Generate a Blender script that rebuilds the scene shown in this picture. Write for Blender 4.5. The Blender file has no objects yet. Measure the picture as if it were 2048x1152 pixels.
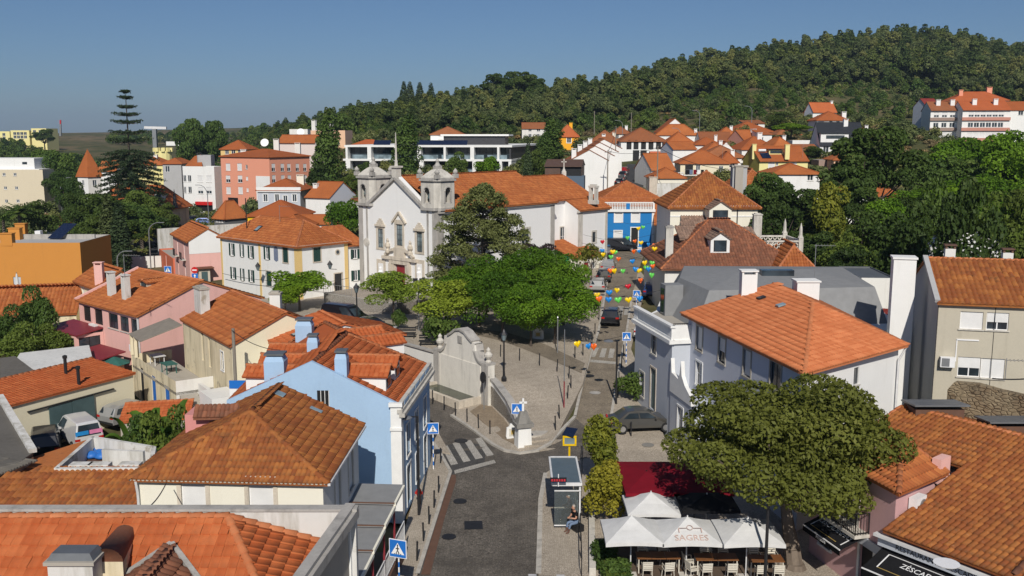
import bpy,math,random
import numpy as np
from mathutils import Vector,Matrix
from mathutils.geometry import delaunay_2d_cdt
R=math.radians
scene=bpy.context.scene
COL=scene.collection
random.seed(7);NR=np.random.RandomState(7)
# ---------------------------------------------------------------- camera, sky, sun, exposure
CAM_Z,PITCH,FPX=20.0,R(9.1),1908.0
cd=bpy.data.cameras.new('camera');cam=bpy.data.objects.new('camera',cd);COL.objects.link(cam)
cam.location=(0,0,CAM_Z);cam.rotation_euler=(R(90)-PITCH,0,0)
cd.sensor_width=36;cd.lens=36*FPX/2048;cd.clip_start=0.5;cd.clip_end=20000
scene.camera=cam
SUN_EL,SUN_AZ=R(38),R(1.5)
world=bpy.data.worlds.new('World');scene.world=world;world.use_nodes=True
wn=world.node_tree.nodes;wn.clear()
sky=wn.new('ShaderNodeTexSky');sky.sky_type='NISHITA';sky.sun_disc=False
sky.sun_elevation=SUN_EL;sky.sun_rotation=R(180)-SUN_AZ
sky.altitude=1500;sky.air_density=1.0;sky.dust_density=1.8;sky.ozone_density=8.0
bg=wn.new('ShaderNodeBackground');bg.inputs['Strength'].default_value=0.0505
wo=wn.new('ShaderNodeOutputWorld')
world.node_tree.links.new(sky.outputs[0],bg.inputs[0]);world.node_tree.links.new(bg.outputs[0],wo.inputs[0])
sl=bpy.data.lights.new('sun','SUN');sl.energy=3.7;sl.angle=R(0.5);sl.color=(1.0,0.94,0.85)
sun=bpy.data.objects.new('sun',sl);COL.objects.link(sun)
sdir=Vector((math.sin(SUN_AZ)*math.cos(SUN_EL),-math.cos(SUN_AZ)*math.cos(SUN_EL),math.sin(SUN_EL)))
sun.rotation_euler=sdir.to_track_quat('Z','Y').to_euler();sun.location=(60,-60,90)
vs=scene.view_settings;vs.view_transform='Standard';vs.look='None';vs.exposure=0.2;vs.gamma=1
scene.cycles.use_denoising=True
scene.cycles.max_bounces=6;scene.cycles.diffuse_bounces=4;scene.cycles.glossy_bounces=2
scene.cycles.transmission_bounces=4;scene.cycles.transparent_max_bounces=6
scene.cycles.caustics_reflective=False;scene.cycles.caustics_refractive=False
# ---------------------------------------------------------------- survey helpers: photo measurements -> metres
CT,ST=math.cos(PITCH),math.sin(PITCH)
def ray(u,v):
 a=(u-1024)/FPX;b=(v-576)/FPX
 return Vector((a,CT-b*ST,-ST-b*CT))
def PZ(u,v,z):
 d=ray(u,v);t=(z-CAM_Z)/d.z
 return Vector((d.x*t,d.y*t,z))
def PY(u,v,Y):
 d=ray(u,v);t=Y/d.y
 return Vector((d.x*t,Y,CAM_Z+d.z*t))
def sm(x,a,b):
 t=np.clip((x-a)/(b-a),0,1);return t*t*(3-2*t)
_sy=np.array([0,40,58,66,72,84,95,112,135,180,220,260,300]);_sz=np.array([-.2,0,.2,.9,1.4,2.0,2.5,3.1,4.2,8,11.3,15.2,19])
_ly=np.array([0,60,70,82,95,115,150,240,300]);_lz=np.array([-.2,0,.3,1.3,1.7,1.6,1.6,1.2,2])
_by=np.array([0,60,72,84,110,150,200,300]);_xa=np.array([-4,-2,-1,-2,-4,-25,-62,-110]);_xb=np.array([0,3,7,8,13,8,-24,-44])
_cu=np.array([-3000,100,300,480,560,620,700,800,900,1000,1100,1200,1300,1400,1500,1600,1700,1780,1880,1960,2048,2400,5000])
_cv=np.array([276,276,279,280,268,262,250,234,224,208,205,196,172,150,136,120,106,101,105,128,140,155,200])
_cY=np.array([900,900,900,800,480,440,420,410,420,430,450,470,500,530,560,580,600,600,600,600,600,600,600])
def gz(x,y):
 x=np.asarray(x,float);y=np.asarray(y,float)
 yc=np.clip(y,0,300)
 zs=np.interp(yc,_sy,_sz)+(np.clip(x-25,0,75)*.085-8*sm(x,98,125))*sm(yc,90,250)
 zl=np.interp(yc,_ly,_lz)*sm(x,-60,-22)+.2*sm(yc,100,240)
 s=sm(x,np.interp(yc,_by,_xa),np.interp(yc,_by,_xb))
 base=zl*(1-s)+zs*s
 yy=np.maximum(y,60)
 b=x/yy;u=1024+FPX*b*0.99
 vc=np.interp(u,_cu,_cv);Yc=np.interp(u,_cu,_cY)
 dd=(vc-576)/FPX
 zc=CAM_Z+Yc*(-ST-dd*CT)/(CT-dd*ST)
 t=np.clip((y-285)/(Yc-285),0,1);t=t*t*(3-2*t)*.6+t*.4
 z=base+t*(zc-base)
 far=np.clip((y-Yc)/1500,0,1)
 return z-far*np.clip(zc-14,0,40)*.8
def G(x,y):return float(gz(x,y))
def PH(u,v,h=0.0,y0=25,y1=900):
 """point on the sight line of (u,v) that stands h metres above the terrain"""
 d=ray(u,v);ys=np.linspace(y0,y1,3500);t=ys/d.y
 f=CAM_Z+d.z*t-gz(d.x*t,ys)-h
 k=np.where((f[:-1]>0)&(f[1:]<=0))[0]
 i=k[0] if len(k) else int(np.argmin(np.abs(f)))
 Y=ys[i]+(ys[1]-ys[0])*(f[i]/(f[i]-f[i+1]) if len(k) else 0)
 return PY(u,v,Y)
def along(P,d,u):
 """distance L so that P + L*d (horizontal) shows at column u"""
 lo=None;best=1e9
 for _ in range(3):
  pass
 L=np.linspace(-10,140,30001)
 X=P[0]+L*d[0];Y=P[1]+L*d[1];Z=P[2]
 dep=Y*CT-(Z-CAM_Z)*ST
 uu=1024+FPX*X/dep
 ok=dep>1
 k=int(np.argmin(np.where(ok,np.abs(uu-u),1e9)))
 return float(L[k])
def proj(p):
 dep=p[1]*CT-(p[2]-CAM_Z)*ST;up=p[1]*ST+(p[2]-CAM_Z)*CT
 return 1024+FPX*p[0]/dep,576-FPX*up/dep
def V2(p):return Vector((p[0],p[1]))
# ---------------------------------------------------------------- mesh helpers
WL={}
def link(o,parent=None,world=True):
 COL.objects.link(o)
 if parent is not None:
  o.parent=parent
  if world:o.location=Vector((0,0,0))-WL.get(parent.name,Vector((0,0,0)))
  WL[o.name]=Vector((0,0,0)) if world else WL.get(parent.name,Vector((0,0,0)))
 else:
  WL[o.name]=o.location.copy()
 return o
def empty(name,loc=(0,0,0)):
 o=bpy.data.objects.new(name,None);o.empty_display_size=.3;o.location=loc
 return link(o)
def tag(o,label=None,cat=None,group=None,kind=None):
 if label:o['label']=label
 if cat:o['category']=cat
 if group:o['group']=group
 if kind:o['kind']=kind
 return o
def thing(name,label,cat,loc=(0,0,0),group=None):
 return tag(empty(name,loc),label,cat,group)
def npmesh(name,V,F,mat,smooth=False,rnd=None):
 """V (n,3), F (m,k) same-size faces or list of arrays"""
 me=bpy.data.meshes.new(name)
 V=np.asarray(V,np.float32).reshape(-1,3)
 Fs=F if isinstance(F,list) else[F]
 Fs=[np.asarray(f,np.int32) for f in Fs if len(f)]
 me.vertices.add(len(V));me.vertices.foreach_set('co',V.ravel())
 idx=np.concatenate([f.ravel() for f in Fs]);tot=np.concatenate([np.full(len(f),f.shape[1]) for f in Fs]).astype(np.int32)
 me.loops.add(len(idx));me.loops.foreach_set('vertex_index',idx)
 me.polygons.add(len(tot));st=np.concatenate([[0],np.cumsum(tot)[:-1]]).astype(np.int32)
 me.polygons.foreach_set('loop_start',st);me.polygons.foreach_set('loop_total',tot)
 if smooth:me.polygons.foreach_set('use_smooth',np.ones(len(tot),bool))
 if rnd is not None:
  at=me.attributes.new('rnd','FLOAT','POINT');at.data.foreach_set('value',np.asarray(rnd,np.float32))
 me.materials.append(M(mat));me.update(calc_edges=True)
 return me
def nobj(name,V,F,mat,parent=None,smooth=False,rnd=None,world=True):
 return link(bpy.data.objects.new(name,npmesh(name,V,F,mat,smooth,rnd)),parent,world)
class MB:
 def __init__(s):s.v=[];s.f=[];s.sm=False
 def add(s,vs,fs):
  n=len(s.v);s.v+=[tuple(p) for p in vs];s.f+=[tuple(i+n for i in f) for f in fs];return s
 def poly(s,pts):return s.add(pts,[tuple(range(len(pts)))])
 def box(s,c,d,rz=0,taper=1.0,rot=None):
  x,y,z=d[0]/2,d[1]/2,d[2]/2;P=[]
  m=rot if rot is not None else Matrix.Rotation(rz,3,'Z')
  for k,(i,j,l) in enumerate([(-1,-1,-1),(1,-1,-1),(1,1,-1),(-1,1,-1),(-1,-1,1),(1,-1,1),(1,1,1),(-1,1,1)]):
   t=taper if l>0 else 1
   P.append(m@Vector((i*x*t,j*y*t,l*z))+Vector(c))
  return s.add(P,[(3,2,1,0),(4,5,6,7),(0,1,5,4),(1,2,6,5),(2,3,7,6),(3,0,4,7)])
 def prism(s,pts,z0,z1,bottom=False):
  n=len(pts);P=[(p[0],p[1],z0) for p in pts]+[(p[0],p[1],z1) for p in pts]
  F=[tuple(range(n,2*n))]+[(i,(i+1)%n,(i+1)%n+n,i+n) for i in range(n)]
  if bottom:F.append(tuple(range(n-1,-1,-1)))
  return s.add(P,F)
 def slab(s,pts,th):
  """planar 3-D polygon thickened downwards"""
  n=len(pts);P=[tuple(p) for p in pts]+[(p[0],p[1],p[2]-th) for p in pts]
  return s.add(P,[tuple(range(n)),tuple(range(2*n-1,n-1,-1))]+[(i,i+n,(i+1)%n+n,(i+1)%n) for i in range(n)])
 def bar(s,a,b,w,h=None,n=4,w2=None):
  a=Vector(a);b=Vector(b);h=h or w;d=(b-a)
  if d.length<1e-6:return s
  d.normalize();up=Vector((0,0,1)) if abs(d.z)<.95 else Vector((0,1,0))
  x=d.cross(up).normalized();y=x.cross(d).normalized();P=[]
  for p,k in((a,1.0),(b,(w2 or w)/w)):
   for i in range(n):
    t=2*math.pi*(i+.5)/n;q=math.sqrt(2) if n==4 else 1
    P.append(p+x*math.cos(t)*w/2*q*k+y*math.sin(t)*h/2*q*k)
  return s.add(P,[tuple(range(n-1,-1,-1)),tuple(range(n,2*n))]+[(i,(i+1)%n,(i+1)%n+n,i+n) for i in range(n)])
 def path(s,pts,r,n=6,r2=None):
  m=len(pts)
  for i in range(m-1):
   ra=r+((r2 or r)-r)*i/(m-1);rb=r+((r2 or r)-r)*(i+1)/(m-1)
   s.bar(pts[i],pts[i+1],2*ra,None,n,2*rb)
  return s
 def lathe(s,c,prof,n=10,rx=1.0):
  P=[];F=[]
  for r,z in prof:
   for i in range(n):
    t=2*math.pi*i/n;P.append((c[0]+r*math.cos(t)*rx,c[1]+r*math.sin(t),c[2]+z))
  k=len(prof)
  for j in range(k-1):
   for i in range(n):F.append((j*n+i,j*n+(i+1)%n,(j+1)*n+(i+1)%n,(j+1)*n+i))
  F.append(tuple(range(n-1,-1,-1)));F.append(tuple((k-1)*n+i for i in range(n)))
  return s.add(P,F)
 def build(s,name,mat,parent=None,smooth=False,world=True):
  me=bpy.data.meshes.new(name);me.from_pydata(s.v,[],s.f)
  if smooth:me.polygons.foreach_set('use_smooth',np.ones(len(me.polygons),bool))
  me.materials.append(M(mat));me.update()
  return link(bpy.data.objects.new(name,me),parent,world)
def copy_tree(o,parent=None):
 c=o.copy();COL.objects.link(c)
 if parent is not None:c.parent=parent
 for ch in o.children:copy_tree(ch,c)
 return c
def place(o,loc,rz=0,s=None):
 o.location=loc;o.rotation_euler=(0,0,rz)
 if s is not None:o.scale=s if hasattr(s,'__len__') else(s,s,s)
 return o
 # ---------------------------------------------------------------- procedural materials
MATS={};MDEF={}
def M(n):
 if n not in MATS:MATS[n]=MDEF[n](n) if n in MDEF else plaster(n,(.5,.5,.5))
 return MATS[n]
class NB:
 def __init__(s,name):
  s.m=bpy.data.materials.new(name);s.m.use_nodes=True;s.t=s.m.node_tree;s.N=s.t.nodes;s.L=s.t.links
  s.bs=s.N['Principled BSDF'];s.out=s.N['Material Output'];s.tc=s.N.new('ShaderNodeTexCoord')
 def lk(s,a,b):s.L.new(a,b)
 def noise(s,scale,detail=4,rough=.55,vec=None,dist=0):
  n=s.N.new('ShaderNodeTexNoise');n.inputs['Scale'].default_value=scale;n.inputs['Detail'].default_value=detail
  n.inputs['Roughness'].default_value=rough;n.inputs['Distortion'].default_value=dist
  s.lk(vec or s.tc.outputs['Object'],n.inputs['Vector']);return n.outputs['Fac']
 def vor(s,scale,feat='F1',vec=None,out='Distance',rnd=1):
  n=s.N.new('ShaderNodeTexVoronoi');n.feature=feat;n.inputs['Scale'].default_value=scale;n.inputs['Randomness'].default_value=rnd
  s.lk(vec or s.tc.outputs['Object'],n.inputs['Vector']);return n.outputs[out]
 def mapv(s,sc=(1,1,1),rot=(0,0,0)):
  n=s.N.new('ShaderNodeMapping');n.inputs['Scale'].default_value=sc;n.inputs['Rotation'].default_value=rot
  s.lk(s.tc.outputs['Object'],n.inputs['Vector']);return n.outputs[0]
 def ramp(s,fac,stops):
  n=s.N.new('ShaderNodeValToRGB');e=n.color_ramp.elements
  while len(e)<len(stops):e.new(.5)
  for i,(p,c) in enumerate(stops):
   e[i].position=p;e[i].color=(*c,1) if hasattr(c,'__len__') else(c,c,c,1)
  s.lk(fac,n.inputs[0]);return n.outputs[0]
 def mix(s,fac,a,b,mode='MIX'):
  n=s.N.new('ShaderNodeMix');n.data_type='RGBA';n.blend_type=mode
  for k,x in((0,fac),(6,a),(7,b)):
   if hasattr(x,'is_output') or hasattr(x,'links'):s.lk(x,n.inputs[k])
   elif k==0:n.inputs[0].default_value=x
   else:n.inputs[k].default_value=(*x,1) if hasattr(x,'__len__') else(x,x,x,1)
  return n.outputs[2]
 def attr(s,name):
  n=s.N.new('ShaderNodeAttribute');n.attribute_name=name;return n.outputs['Fac']
 def objrand(s):
  n=s.N.new('ShaderNodeObjectInfo');return n.outputs['Random']
 def mth(s,op,a,b=0.0):
  n=s.N.new('ShaderNodeMath');n.operation=op
  for i,x in enumerate((a,b)):
   if hasattr(x,'links'):s.lk(x,n.inputs[i])
   else:n.inputs[i].default_value=x
  return n.outputs[0]
 def bump(s,h,st=.3,dist=.02):
  n=s.N.new('ShaderNodeBump');n.inputs['Strength'].default_value=st;n.inputs['Distance'].default_value=dist
  s.lk(h,n.inputs['Height']);s.lk(n.outputs[0],s.bs.inputs['Normal'])
 def fin(s,col,rough=.8,spec=.3,metal=0):
  if hasattr(col,'links'):s.lk(col,s.bs.inputs['Base Color'])
  else:s.bs.inputs['Base Color'].default_value=(*col,1)
  s.bs.inputs['Roughness'].default_value=rough;s.bs.inputs['Specular IOR Level'].default_value=spec;s.bs.inputs['Metallic'].default_value=metal
  return s.m
def dk(c,k):return tuple(x*k for x in c)
def plaster(name,c,dirt=.5,old=False):
 b=NB(name);st=b.mapv((1.1,1.1,.16))
 a=b.noise(.7,5,.6);s2=b.noise(1.6,4,.6,st);f=b.noise(9,3)
 grime=(c[0]*.55+.02,c[1]*.53+.02,c[2]*.48+.015)
 col=b.mix(b.ramp(a,[(.35,0),(.75,dirt*.35)]),c,dk(c,.82))
 lo,hi=(.46,.66) if old else(.55,.85)
 col=b.mix(b.mth('MULTIPLY',b.ramp(s2,[(lo,0),(hi,1)]),dirt*(.75 if old else .5)),col,grime)
 if old:
  col=b.mix(b.ramp(b.noise(.9,6,.7),[(.60,0),(.66,.75)]),col,(.30,.26,.20))
 col=b.mix(.07,col,f,'OVERLAY');b.bump(f,.15,.01)
 return b.fin(col,.88,.2)
def flat(name,c,rough=.6,spec=.4,metal=0,var=.12):
 b=NB(name);col=b.mix(b.ramp(b.noise(2.2,5,.6),[(.3,0),(.75,1)]),c,dk(c,1-var*2));return b.fin(col,rough,spec,metal)
def tile(name,c1,c2,moss=(.10,.075,.04),lich=.25,mossamt=.3,bumps=False):
 b=NB(name);r=b.attr('rnd');ob=b.objrand()
 rr=b.mth('FRACT',b.mth('ADD',r,b.mth('MULTIPLY',ob,7.3)))
 col=b.mix(b.ramp(rr,[(0,0),(.45,.35),(1,1)]),c1,c2)
 big=b.noise(.35,5,.65);med=b.noise(2.6,5,.7);fine=b.noise(14,3)
 col=b.mix(b.ramp(big,[(.3,0),(.72,.5)]),col,dk(c1,.7))
 mf=b.mth('MULTIPLY',b.ramp(med,[(.48,0),(.7,1)]),b.ramp(b.noise(.5,4),[(.35,.25),(.7,1)]))
 col=b.mix(b.mth('MULTIPLY',mf,mossamt),col,moss)
 lf=b.ramp(b.noise(5.5,4,.7),[(.62,0),(.72,1)])
 col=b.mix(b.mth('MULTIPLY',lf,lich),col,(.42,.33,.20))
 col=b.mix(.12,col,fine,'OVERLAY')
 if bumps:
  b.bump(b.mth('ADD',fine,b.mth('MULTIPLY',med,2)),.5,.04)
 else:b.bump(fine,.25,.01)
 return b.fin(col,.85,.25)
def glass(name,c=(.02,.028,.035),rough=.07):
 b=NB(name);col=b.mix(b.ramp(b.noise(.6,2),[(.4,0),(.6,1)]),c,dk(c,2.2));return b.fin(col,rough,.6)
def leafmat(name,c1,c2,c3=None,tr=.35):
 b=NB(name);r=b.attr('rnd');n=b.noise(.55,3)
 f=b.mth('ADD',b.mth('MULTIPLY',r,.65),b.mth('MULTIPLY',n,.45))
 stops=[(.1,c1),(.8,c2)]+([(.98,c3)] if c3 else[])
 col=b.ramp(f,stops);ob=b.objrand()
 col=b.mix(b.ramp(ob,[(0,.62),(.4,0),(.65,0),(1,.0)]),col,dk(c1,.7))
 col=b.mix(b.ramp(ob,[(.5,0),(1,.8)]),col,(c2[0]*1.35,c2[1]*1.12,c2[2]*.9))
 b.fin(col,.62,.22)
 t=b.N.new('ShaderNodeBsdfTranslucent');b.lk(b.mix(.35,col,(.16,.22,.02)),t.inputs['Color'])
 mx=b.N.new('ShaderNodeMixShader');mx.inputs[0].default_value=tr
 b.lk(b.bs.outputs[0],mx.inputs[1]);b.lk(t.outputs[0],mx.inputs[2]);b.lk(mx.outputs[0],b.out.inputs['Surface'])
 return b.m
def cobble(name,c1,c2,joint,size=9.0,stain=.5,wave=True):
 b=NB(name)
 d=b.vor(size,'DISTANCE_TO_EDGE',rnd=.75);cell=b.vor(size,'F1',out='Color',rnd=.75)
 sep=b.N.new('ShaderNodeSeparateColor');b.lk(cell,sep.inputs[0])
 col=b.mix(sep.outputs[0],c1,c2)
 big=b.noise(.22,5,.6);med=b.noise(.9,5,.65)
 col=b.mix(b.ramp(big,[(.35,0),(.7,stain)]),col,dk(c1,.55))
 col=b.mix(b.ramp(med,[(.42,0),(.75,.55*stain)]),col,dk(c2,1.25))
 tr=b.noise(1.3,4,.6,b.mapv((1,.13,1)));col=b.mix(b.ramp(tr,[(.42,0),(.68,.45*stain)]),col,dk(c1,.62))
 sp=b.noise(3.2,5,.7);col=b.mix(b.ramp(sp,[(.62,0),(.75,.5)]),col,dk(c1,.6))
 col=b.mix(b.ramp(d,[(.02,.85),(.09,0)]),col,joint)
 b.bump(b.ramp(d,[(0,0),(.12,1)]),.6,.02)
 return b.fin(col,.8,.3)
def carpaint(name,c,metal=.3):
 b=NB(name);b.fin(b.mix(b.ramp(b.noise(3,3),[(.4,0),(.8,.3)]),c,dk(c,.8)),.28,.5,metal)
 b.bs.inputs['Coat Weight'].default_value=.6;b.bs.inputs['Coat Roughness'].default_value=.08;return b.m
def stonem(name,c,k=1.0):
 b=NB(name);a=b.noise(1.1,6,.65);s2=b.noise(1.5,5,.65,b.mapv((1.3,1.3,.2)));f=b.noise(12,4,.7)
 col=b.mix(b.ramp(a,[(.3,0),(.75,.7*k)]),c,dk(c,.66))
 col=b.mix(b.ramp(s2,[(.5,0),(.75,.8*k)]),col,dk(c,.42))
 col=b.mix(.25,col,f,'OVERLAY');b.bump(f,.3,.02);return b.fin(col,.85,.25)
def ground_mat(name):
 b=NB(name);a=b.noise(.012,6,.6);m=b.noise(.09,6,.65);f=b.noise(.9,5,.7)
 col=b.mix(b.ramp(a,[(.38,0),(.58,1)]),(.20,.145,.085),(.085,.085,.035))
 col=b.mix(b.ramp(m,[(.45,0),(.62,.85)]),col,(.045,.06,.02))
 col=b.mix(.4,col,f,'OVERLAY');b.bump(f,.6,.15);return b.fin(col,.95,.1)
def rubble(name):
 b=NB(name);d=b.vor(3.2,'DISTANCE_TO_EDGE',b.mapv((1,1,1.8)));c=b.vor(3.2,'F1',b.mapv((1,1,1.8)),'Color')
 sep=b.N.new('ShaderNodeSeparateColor');b.lk(c,sep.inputs[0])
 st=b.mix(sep.outputs[0],(.16,.11,.065),(.26,.20,.13))
 st=b.mix(b.ramp(d,[(.0,1),(.1,0)]),st,(.07,.05,.035))
 pl=b.mix(b.noise(2.5,5),(.34,.27,.17),(.20,.16,.11))
 col=b.mix(b.ramp(b.noise(.55,6,.7),[(.46,0),(.54,1)]),st,pl)
 col=b.mix(b.ramp(b.noise(1.3,5,.7),[(.55,0),(.7,.7)]),col,(.10,.085,.06))
 b.bump(b.ramp(d,[(0,0),(.15,1)]),.8,.06);return b.fin(col,.95,.1)
def reg(n,f,*a,**k):MDEF[n]=lambda nm:f(nm,*a,**k)
W=(.80,.80,.78)
reg('white',plaster,W,.7);reg('white_old',plaster,(.74,.73,.69),.9);reg('white_dirty',plaster,(.66,.65,.62),1.1,True)
reg('church_white',plaster,(.80,.80,.79),.3)
reg('cream',plaster,(.76,.70,.52),.4);reg('cream_pale',plaster,(.78,.75,.64),.35);reg('cream_old',plaster,(.72,.63,.44),1.0,True)
reg('sand',plaster,(.66,.58,.43),.3);reg('yellow_wash',plaster,(.72,.52,.22),.5)
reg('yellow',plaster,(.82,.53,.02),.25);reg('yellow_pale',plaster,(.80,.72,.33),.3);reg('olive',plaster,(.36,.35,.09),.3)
reg('orange_wall',plaster,(.58,.25,.055),.45);reg('orange_house',plaster,(.86,.42,.03),.3)
reg('pink',plaster,(.78,.46,.41),.7);reg('pink_deep',plaster,(.62,.27,.25),.4);reg('pink_rest',plaster,(.60,.37,.37),.6)
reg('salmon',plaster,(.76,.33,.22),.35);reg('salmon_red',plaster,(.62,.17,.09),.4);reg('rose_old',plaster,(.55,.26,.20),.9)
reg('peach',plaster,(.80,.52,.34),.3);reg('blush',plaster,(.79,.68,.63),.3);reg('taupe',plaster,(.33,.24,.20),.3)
reg('blue_pale',plaster,(.36,.51,.69),1.0);reg('blue_wall',plaster,(.022,.19,.48),.3);reg('blue_tarp',flat,(.03,.17,.55),.5)
reg('grey_wall',plaster,(.50,.53,.58),.3);reg('grey_dark',plaster,(.13,.135,.14),.3);reg('grey_lav',plaster,(.62,.64,.70),.25)
reg('concrete',plaster,(.50,.46,.37),.9);reg('concrete_grey',plaster,(.42,.42,.42),.8);reg('cement',plaster,(.40,.37,.32),.8)
reg('slate_blue',plaster,(.10,.14,.19),.3);reg('brown_clad',flat,(.12,.07,.05),.6);reg('zinc',flat,(.17,.18,.19),.45,.5,.3);reg('membrane',flat,(.25,.255,.26),.8,.2,0,.08)
reg('blackroof',flat,(.025,.028,.035),.5);reg('dark_clad',flat,(.05,.05,.055),.5)
reg('stone',stonem,(.62,.59,.53));reg('stone_warm',stonem,(.64,.57,.47));reg('stone_pale',stonem,(.76,.73,.66),.55);reg('stone_grey',stonem,(.44,.42,.39));reg('stone_dark',stonem,(.26,.25,.23))
reg('trim_white',flat,(.80,.80,.78),.7,.2,0,.06);reg('pvc',flat,(.82,.82,.82),.4,.4,0,.04);reg('blind',flat,(.74,.74,.73),.55,.3,0,.05)
reg('blind_wood',flat,(.50,.40,.24),.6);reg('shutter_green',flat,(.015,.055,.045),.5);reg('door_dark',flat,(.03,.032,.034),.5);reg('door_red',flat,(.28,.025,.03),.5)
reg('door_green',flat,(.02,.10,.06),.5);reg('steel_green',flat,(.075,.125,.13),.5);reg('garnet',flat,(.24,.03,.04),.45)
reg('glass',glass);reg('glass_pale',glass,(.10,.13,.14));reg('shelter_top',flat,(.11,.145,.165),.35,.5,0,.1);reg('roofglass',glass,(.12,.16,.18),.25)
reg('metal_dark',flat,(.03,.03,.033),.5,.5,.4);reg('metal_grey',flat,(.34,.35,.36),.4,.5,.5);reg('metal_white',flat,(.75,.75,.75),.4)
reg('steel',flat,(.45,.46,.47),.3,.5,.8);reg('wood',flat,(.22,.09,.03),.5);reg('wood_grey',flat,(.26,.23,.19),.8);reg('deck',flat,(.12,.085,.06),.8)
reg('solar',flat,(.012,.02,.05),.15,.6);reg('black',flat,(.012,.012,.013),.6);reg('rubber',flat,(.015,.015,.016),.8)
reg('sign_blue',flat,(.02,.16,.55),.4,.4,0,.03);reg('sign_white',flat,(.85,.85,.85),.4,.4,0,.03);reg('sign_yellow',flat,(.85,.55,.0),.4);reg('sign_red',flat,(.6,.02,.02),.4)
reg('awning_red',flat,(.20,.008,.018),.8,.1);reg('awning_black',flat,(.016,.016,.018),.8,.1);reg('parasol_white',flat,(.66,.66,.65),.85,.1,0,.08)
reg('print_rose',flat,(.60,.44,.38),.8,.1);reg('chair_cream',flat,(.72,.68,.58),.5);reg('cloth_teal',flat,(.03,.13,.11),.8)
reg('plaque',flat,(.62,.60,.52),.6);reg('ink',flat,(.03,.03,.03),.6);reg('gold',flat,(.5,.35,.1),.5);reg('led',flat,(.5,.03,.05),.4);reg('azul',flat,(.20,.24,.34),.5)
reg('green_box',flat,(.02,.22,.07),.5);reg('hydrant_red',flat,(.5,.03,.02),.4);reg('rust',flat,(.14,.075,.05),.8);reg('water',glass,(.02,.025,.012),.06)
reg('tile_bright',tile,(.50,.15,.055),(.64,.23,.095),(.28,.085,.03),.1,.35)
reg('tile_new',tile,(.40,.095,.028),(.50,.148,.05),(.20,.075,.035),.07,.4)
reg('tile_mid',tile,(.34,.098,.030),(.48,.17,.052),(.12,.06,.03),.2,.55)
reg('tile_old',tile,(.25,.075,.024),(.42,.16,.042),(.085,.05,.025),.25,.8)
reg('tile_brown',tile,(.17,.07,.042),(.30,.12,.065),(.09,.065,.045),.35,.7)
reg('tile_grey',tile,(.20,.13,.10),(.34,.22,.16),(.08,.07,.055),.45,.8)
reg('roof_far',tile,(.36,.098,.028),(.48,.155,.045),(.16,.07,.035),.12,.5,True);reg('roof_far_brown',tile,(.29,.10,.04),(.40,.15,.06),(.12,.07,.04),.2,.6,True)
reg('roof_far_new',tile,(.44,.11,.035),(.52,.15,.05),(.3,.09,.035),.03,.3,True)
reg('roof_garnet',tile,(.20,.03,.025),(.25,.04,.03),(.1,.03,.03),.0,.2,True)
reg('tile_cap',tile,(.46,.15,.06),(.56,.21,.09),(.16,.08,.04),.2,.4)
reg('corrugate_grey',tile,(.14,.13,.115),(.19,.175,.15),(.06,.055,.045),.3,.6)
reg('whitewash_roof',tile,(.62,.62,.60),(.70,.70,.68),(.25,.25,.23),.2,.5)
reg('ground',ground_mat);reg('rubble',rubble)
reg('road',cobble,(.115,.101,.086),(.215,.19,.16),(.055,.048,.04),7.5,.75)
reg('street',cobble,(.23,.19,.14),(.34,.285,.215),(.11,.095,.075),8.5,.65)
reg('calcada',cobble,(.40,.345,.275),(.56,.49,.40),(.23,.195,.155),10.0,.45)
reg('asphalt',cobble,(.05,.05,.052),(.07,.07,.07),(.045,.045,.045),30,.5)
reg('crossing_white',cobble,(.42,.40,.36),(.54,.51,.46),(.2,.19,.17),8.0,.5);reg('crossing_dark',cobble,(.07,.068,.066),(.11,.105,.1),(.04,.04,.04),8.0,.4)
reg('kerb',stonem,(.50,.47,.42));reg('dirt',cobble,(.26,.20,.14),(.34,.27,.19),(.2,.16,.11),5,.7)
reg('grass',leafmat,(.05,.075,.02),(.10,.12,.035),None,.2);reg('dry_grass',flat,(.24,.18,.10),.95,.1)
reg('bark',stonem,(.20,.16,.125));reg('bark_dark',stonem,(.10,.08,.065))
reg('leaf_olive',leafmat,(.034,.056,.012),(.150,.180,.036),(.31,.29,.09))
reg('leaf_bright',leafmat,(0.045,0.120,0.008),(0.165,0.300,0.018),(0.270,0.390,0.040))
reg('leaf_lime',leafmat,(0.088,0.149,0.021),(0.228,0.333,0.038),(0.420,0.438,0.070))
reg('leaf_dark',leafmat,(0.025,0.052,0.014),(0.088,0.140,0.028),(0.175,0.210,0.052))
reg('leaf_mid',leafmat,(0.035,0.079,0.018),(0.123,0.193,0.038),(0.228,0.263,0.061))
reg('leaf_cedar',leafmat,(.034,.058,.022),(.125,.165,.062),(.22,.24,.11),.2)
reg('leaf_amber',leafmat,(0.079,0.123,0.018),(0.298,0.298,0.035),(0.455,0.228,0.035))
reg('leaf_plum',leafmat,(.035,.022,.028),(.07,.045,.05),(.12,.09,.09));reg('leaf_yellow',leafmat,(.16,.16,.02),(.34,.26,.03))
reg('leaf_pine',leafmat,(0.023,0.045,0.019),(0.079,0.116,0.045),(0.140,0.175,0.079),.2)
reg('leaf_forest',leafmat,(0.028,0.052,0.016),(0.105,0.149,0.038),(0.175,0.210,0.070),.2);reg('leaf_forest_pale',leafmat,(0.052,0.079,0.028),(0.166,0.201,0.070),(0.228,0.245,0.105),.2)
reg('leaf_banana',leafmat,(.05,.12,.012),(.13,.23,.03));reg('leaf_straw',leafmat,(.13,.10,.05),(.24,.19,.09),None,.1);reg('flower_white',flat,(.7,.7,.66),.7)
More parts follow.
